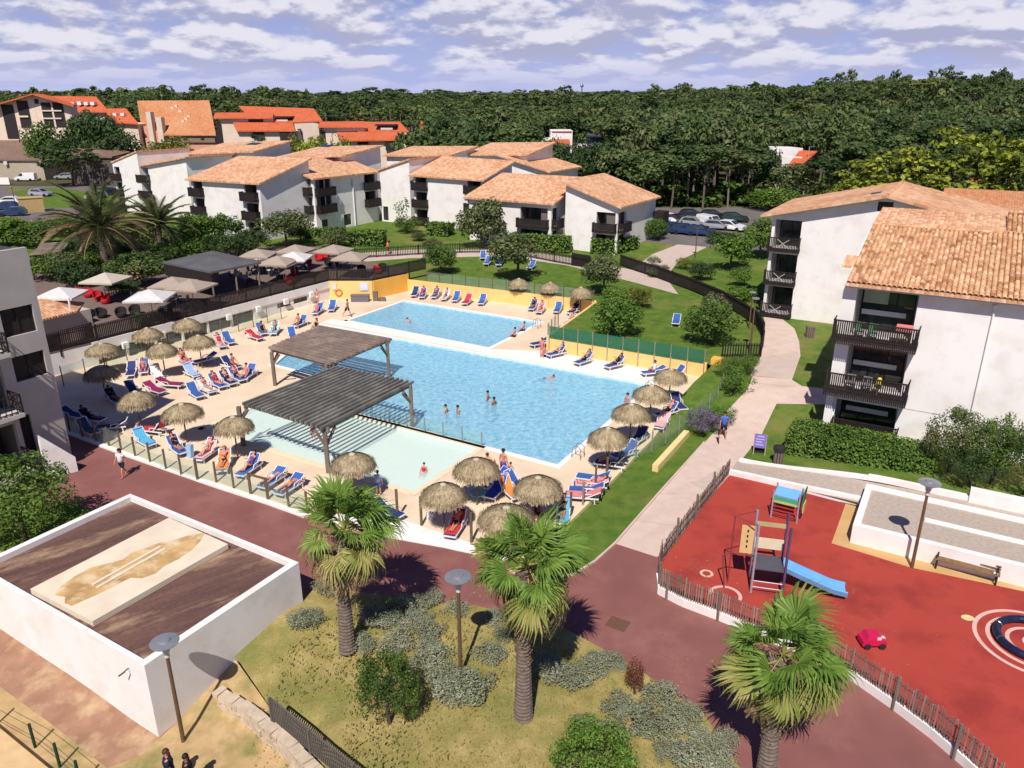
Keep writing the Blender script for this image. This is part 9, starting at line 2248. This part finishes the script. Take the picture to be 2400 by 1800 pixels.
c = np.array(c); o = link('fallen_leaves', np_mesh('fallen_leaves', leaf_quads(c, 0.05, np.repeat([[0., 0., 1.]], len(c), 0) * 3, up=4), 4, M_fd)); tag(o, 'scattered dry leaf scraps on the paths and playground', 'leaves'); o['kind'] = 'stuff'
# cars
M_tyre = mat('tyre', (0.015, 0.015, 0.016), None, 0.8)
PAINT = {k: mat(k + '_paintwork', c, None, 0.25, spec=0.6, metal=mt) for k, c, mt in (('white', (0.74, 0.74, 0.75), 0), ('silver', (0.40, 0.41, 0.44), 0.4), ('black', (0.015, 0.016, 0.02), 0.1), ('blue', (0.02, 0.045, 0.14), 0.2), ('darkred', (0.18, 0.015, 0.03), 0.2), ('green', (0.02, 0.05, 0.035), 0.2), ('lilac', (0.42, 0.40, 0.50), 0.3))}
def car_proto(van):
 t = thing('van' if van else 'parked_car', '', 'van' if van else 'car', group='vehicles in the car parks')
 L, W, H = (2.2, 0.88, 1.85) if van else (2.1, 0.86, 1.46)
 def shell(prof, w0, w1, zt):
  mb = MB()
  for s in (-1, 1):
   for y, z in prof: mb.v.append((s * (w0 + (w1 - w0) * max(0, (z - 0.8) / (zt - 0.8))), y, z))
  k = len(prof); mb.f = [tuple(range(k))[::-1], tuple(range(k, 2 * k))] + [(i, (i + 1) % k, (i + 1) % k + k, i + k) for i in range(k)]; mb.m = [0] * len(mb.f)
  return mb
 if van: prof = [(-L, 0.3), (-L, 1.7), (-L + .1, H), (0.6, H), (1.25, 1.1), (2.1, 0.9), (L, 0.6), (L, 0.3)]
 else: prof = [(-L, 0.32), (-L - .02, 0.75), (-L + .12, 0.95), (-1.75, 1.30), (-1.3, H), (0.1, H), (0.9, 0.98), (1.9, 0.82), (L, 0.6), (L, 0.32)]
 shell(prof, W, W * 0.78, H).build('body', PAINT['white'], t, world=False)
 gl = [(0.68, H - .1), (1.2, 1.15), (0.3, 1.15), (0.3, H - .12)] if van else [(-1.72, 1.0), (-1.3, H - .09), (0.05, H - .09), (0.72, 1.0)]
 shell(gl, W * 1.004, W * 0.80, H).build('window', M_glass, t, world=False)
 mb = MB(); a, b = ((0.66, H - .04), (1.27, 1.12)) if van else ((0.16, H - .03), (0.88, 1.02))
 mb.add([(-W * .66, a[0] + .02, a[1]), (W * .66, a[0] + .02, a[1]), (W * .8, b[0] + .02, b[1] + .02), (-W * .8, b[0] + .02, b[1] + .02)], [(3, 2, 1, 0)])
 if not van: mb.add([(-W * .66, -1.36, H - .04), (W * .66, -1.36, H - .04), (W * .76, -1.80, 1.27), (-W * .76, -1.80, 1.27)], [(0, 1, 2, 3)])
 mb.build('windscreen', M_glass, t, world=False)
 for y in (-1.3, 1.3):
  for s in (-1, 1): o = MB(); o.tube([(s * (W - .17), y, 0.31), (s * (W + .015), y, 0.31)], 0.31, 12); o.build('wheel', M_tyre, t, world=False)
 for s in (-1, 1): o = MB(); o.box(s * 0.62 - .14, L - .05, 0.58, s * 0.62 + .14, L + .012, 0.70); o.build('headlight', M_pale, t, world=False)
 return t
CP, VP = car_proto(False), car_proto(True)
def car(px, py, ang, c, lab, van=False, z=None):
 q = G(px, py) if z is None else P(px, py, z)
 o = place(VP if van else CP, tuple(q), math.radians(ang), lab)
 for ch in o.children:
  if ch.name.startswith('body'): ch.material_slots[0].link = 'OBJECT'; ch.material_slots[0].material = PAINT[c]
for px, py, a, c, lab, v in ((1568, 523, 200, 'white', 'white car at the left end of the right car park row', 0), (1592, 526, 200, 'black', 'dark car second from the left in the right car park row', 0), (1626, 531, 240, 'silver', 'silver car in the middle of the right car park row', 0), (1664, 534, 215, 'white', 'white van like car in the right car park row', 1), (1680, 538, 250, 'silver', 'silver white car beside the white van like one', 0), (1712, 540, 230, 'white', 'white car at the right end of the front row', 0),
       (1622, 512, 260, 'black', 'black car in the rear row of the right car park, left one', 0), (1672, 514, 260, 'black', 'black car in the rear row of the right car park, middle one', 0), (1722, 520, 260, 'green', 'dark green car in the rear row of the right car park', 0), (1578, 545, 250, 'blue', 'dark blue car below the right car park row, left one', 0), (1608, 549, 250, 'blue', 'dark blue car below the right car park row, middle one', 0), (1642, 552, 250, 'blue', 'blue car below the right car park row, right one', 0),
       (62, 424, 96, 'white', 'white delivery van in the left car park', 1), (152, 420, 92, 'silver', 'silver car parked facing left before the shed', 0), (97, 460, 262, 'lilac', 'pale lilac estate car alone on the left car park', 0), (226, 466, 165, 'white', 'white car seen from the front beside the left end house', 0), (248, 458, 165, 'blue', 'dark blue car beside the white one at the left end house', 0), (45, 406, 95, 'darkred', 'dark red car behind the white van', 0), (86, 412, 95, 'black', 'black car behind the white van', 0), (18, 480, 100, 'white', 'white car at the left edge of the car park', 0), (12, 492, 100, 'blue', 'dark blue car nearest at the left edge', 0), (30, 506, 110, 'blue', 'dark blue car in front of the yellow container', 0)):
 car(px, py, a, c, lab, bool(v))
q = G(48, 500); mb = MB(); a = Vector((0.8, 0.5, 0)).normalized(); b = Vector((-a.y, a.x, 0)); mb.obox(q, a * 3.6, b * 2.6, UP * 2.3); mb.obox(q - a * .1 - b * .1 + UP * 2.302, a * 3.8, b * 2.8, UP * 0.12)
tag(mb.build('container', mat('ochre_container', (0.46, 0.33, 0.15))), 'ochre yellow box shelter in the left car park', 'container')
q = G(182, 414); mb = MB(); mb.obox(q, Vector((5.5, -0.8, 0)), Vector((0.5, 3.0, 0)), UP * 3.0); t = tag(mb.build('shed', mat('pale_yellow_render', (0.60, 0.48, 0.24))), 'small pale yellow shed behind the silver car', 'shed')
mb = MB(); mb.obox(q - Vector((0.4, 0.4, 0)) + UP * 3.02, Vector((6.3, -0.9, 0)), Vector((0.5, 3.6, 0)), UP * 0.25); o = mb.build('roof', M_oldroof, None); o.parent = t
mb = MB(); mb.obox(q + Vector((3.2, -0.6, 0)), Vector((1.0, -.15, 0)), Vector((0, -.1, 0)), UP * 2.2); o = mb.build('door', PAINT['blue'], None); o.parent = t
q = G(0, 432); mb = MB(); mb.obox(q - Vector((6, 0, 0)), Vector((8.5, -.5, 0)), Vector((0, .3, 0)), UP * 1.5)
tag(mb.build('low_wall', M_cope), 'low pale wall at the left edge of the car park', 'wall')
q = at(1363, 236, 900); mb = MB(); mb.tube([Vector((q.x, 900, 10)), Vector((q.x, 900, zat(900, 196)))], [1.6, 0.5], 6); mb.lathe([(1.5, 0), (2.0, 1.5), (0.5, 4)], 8, (q.x, 900, zat(900, 204)))
tag(mb.build('radio_mast', M_steel), 'tiny mast standing above the wood on the skyline', 'mast')
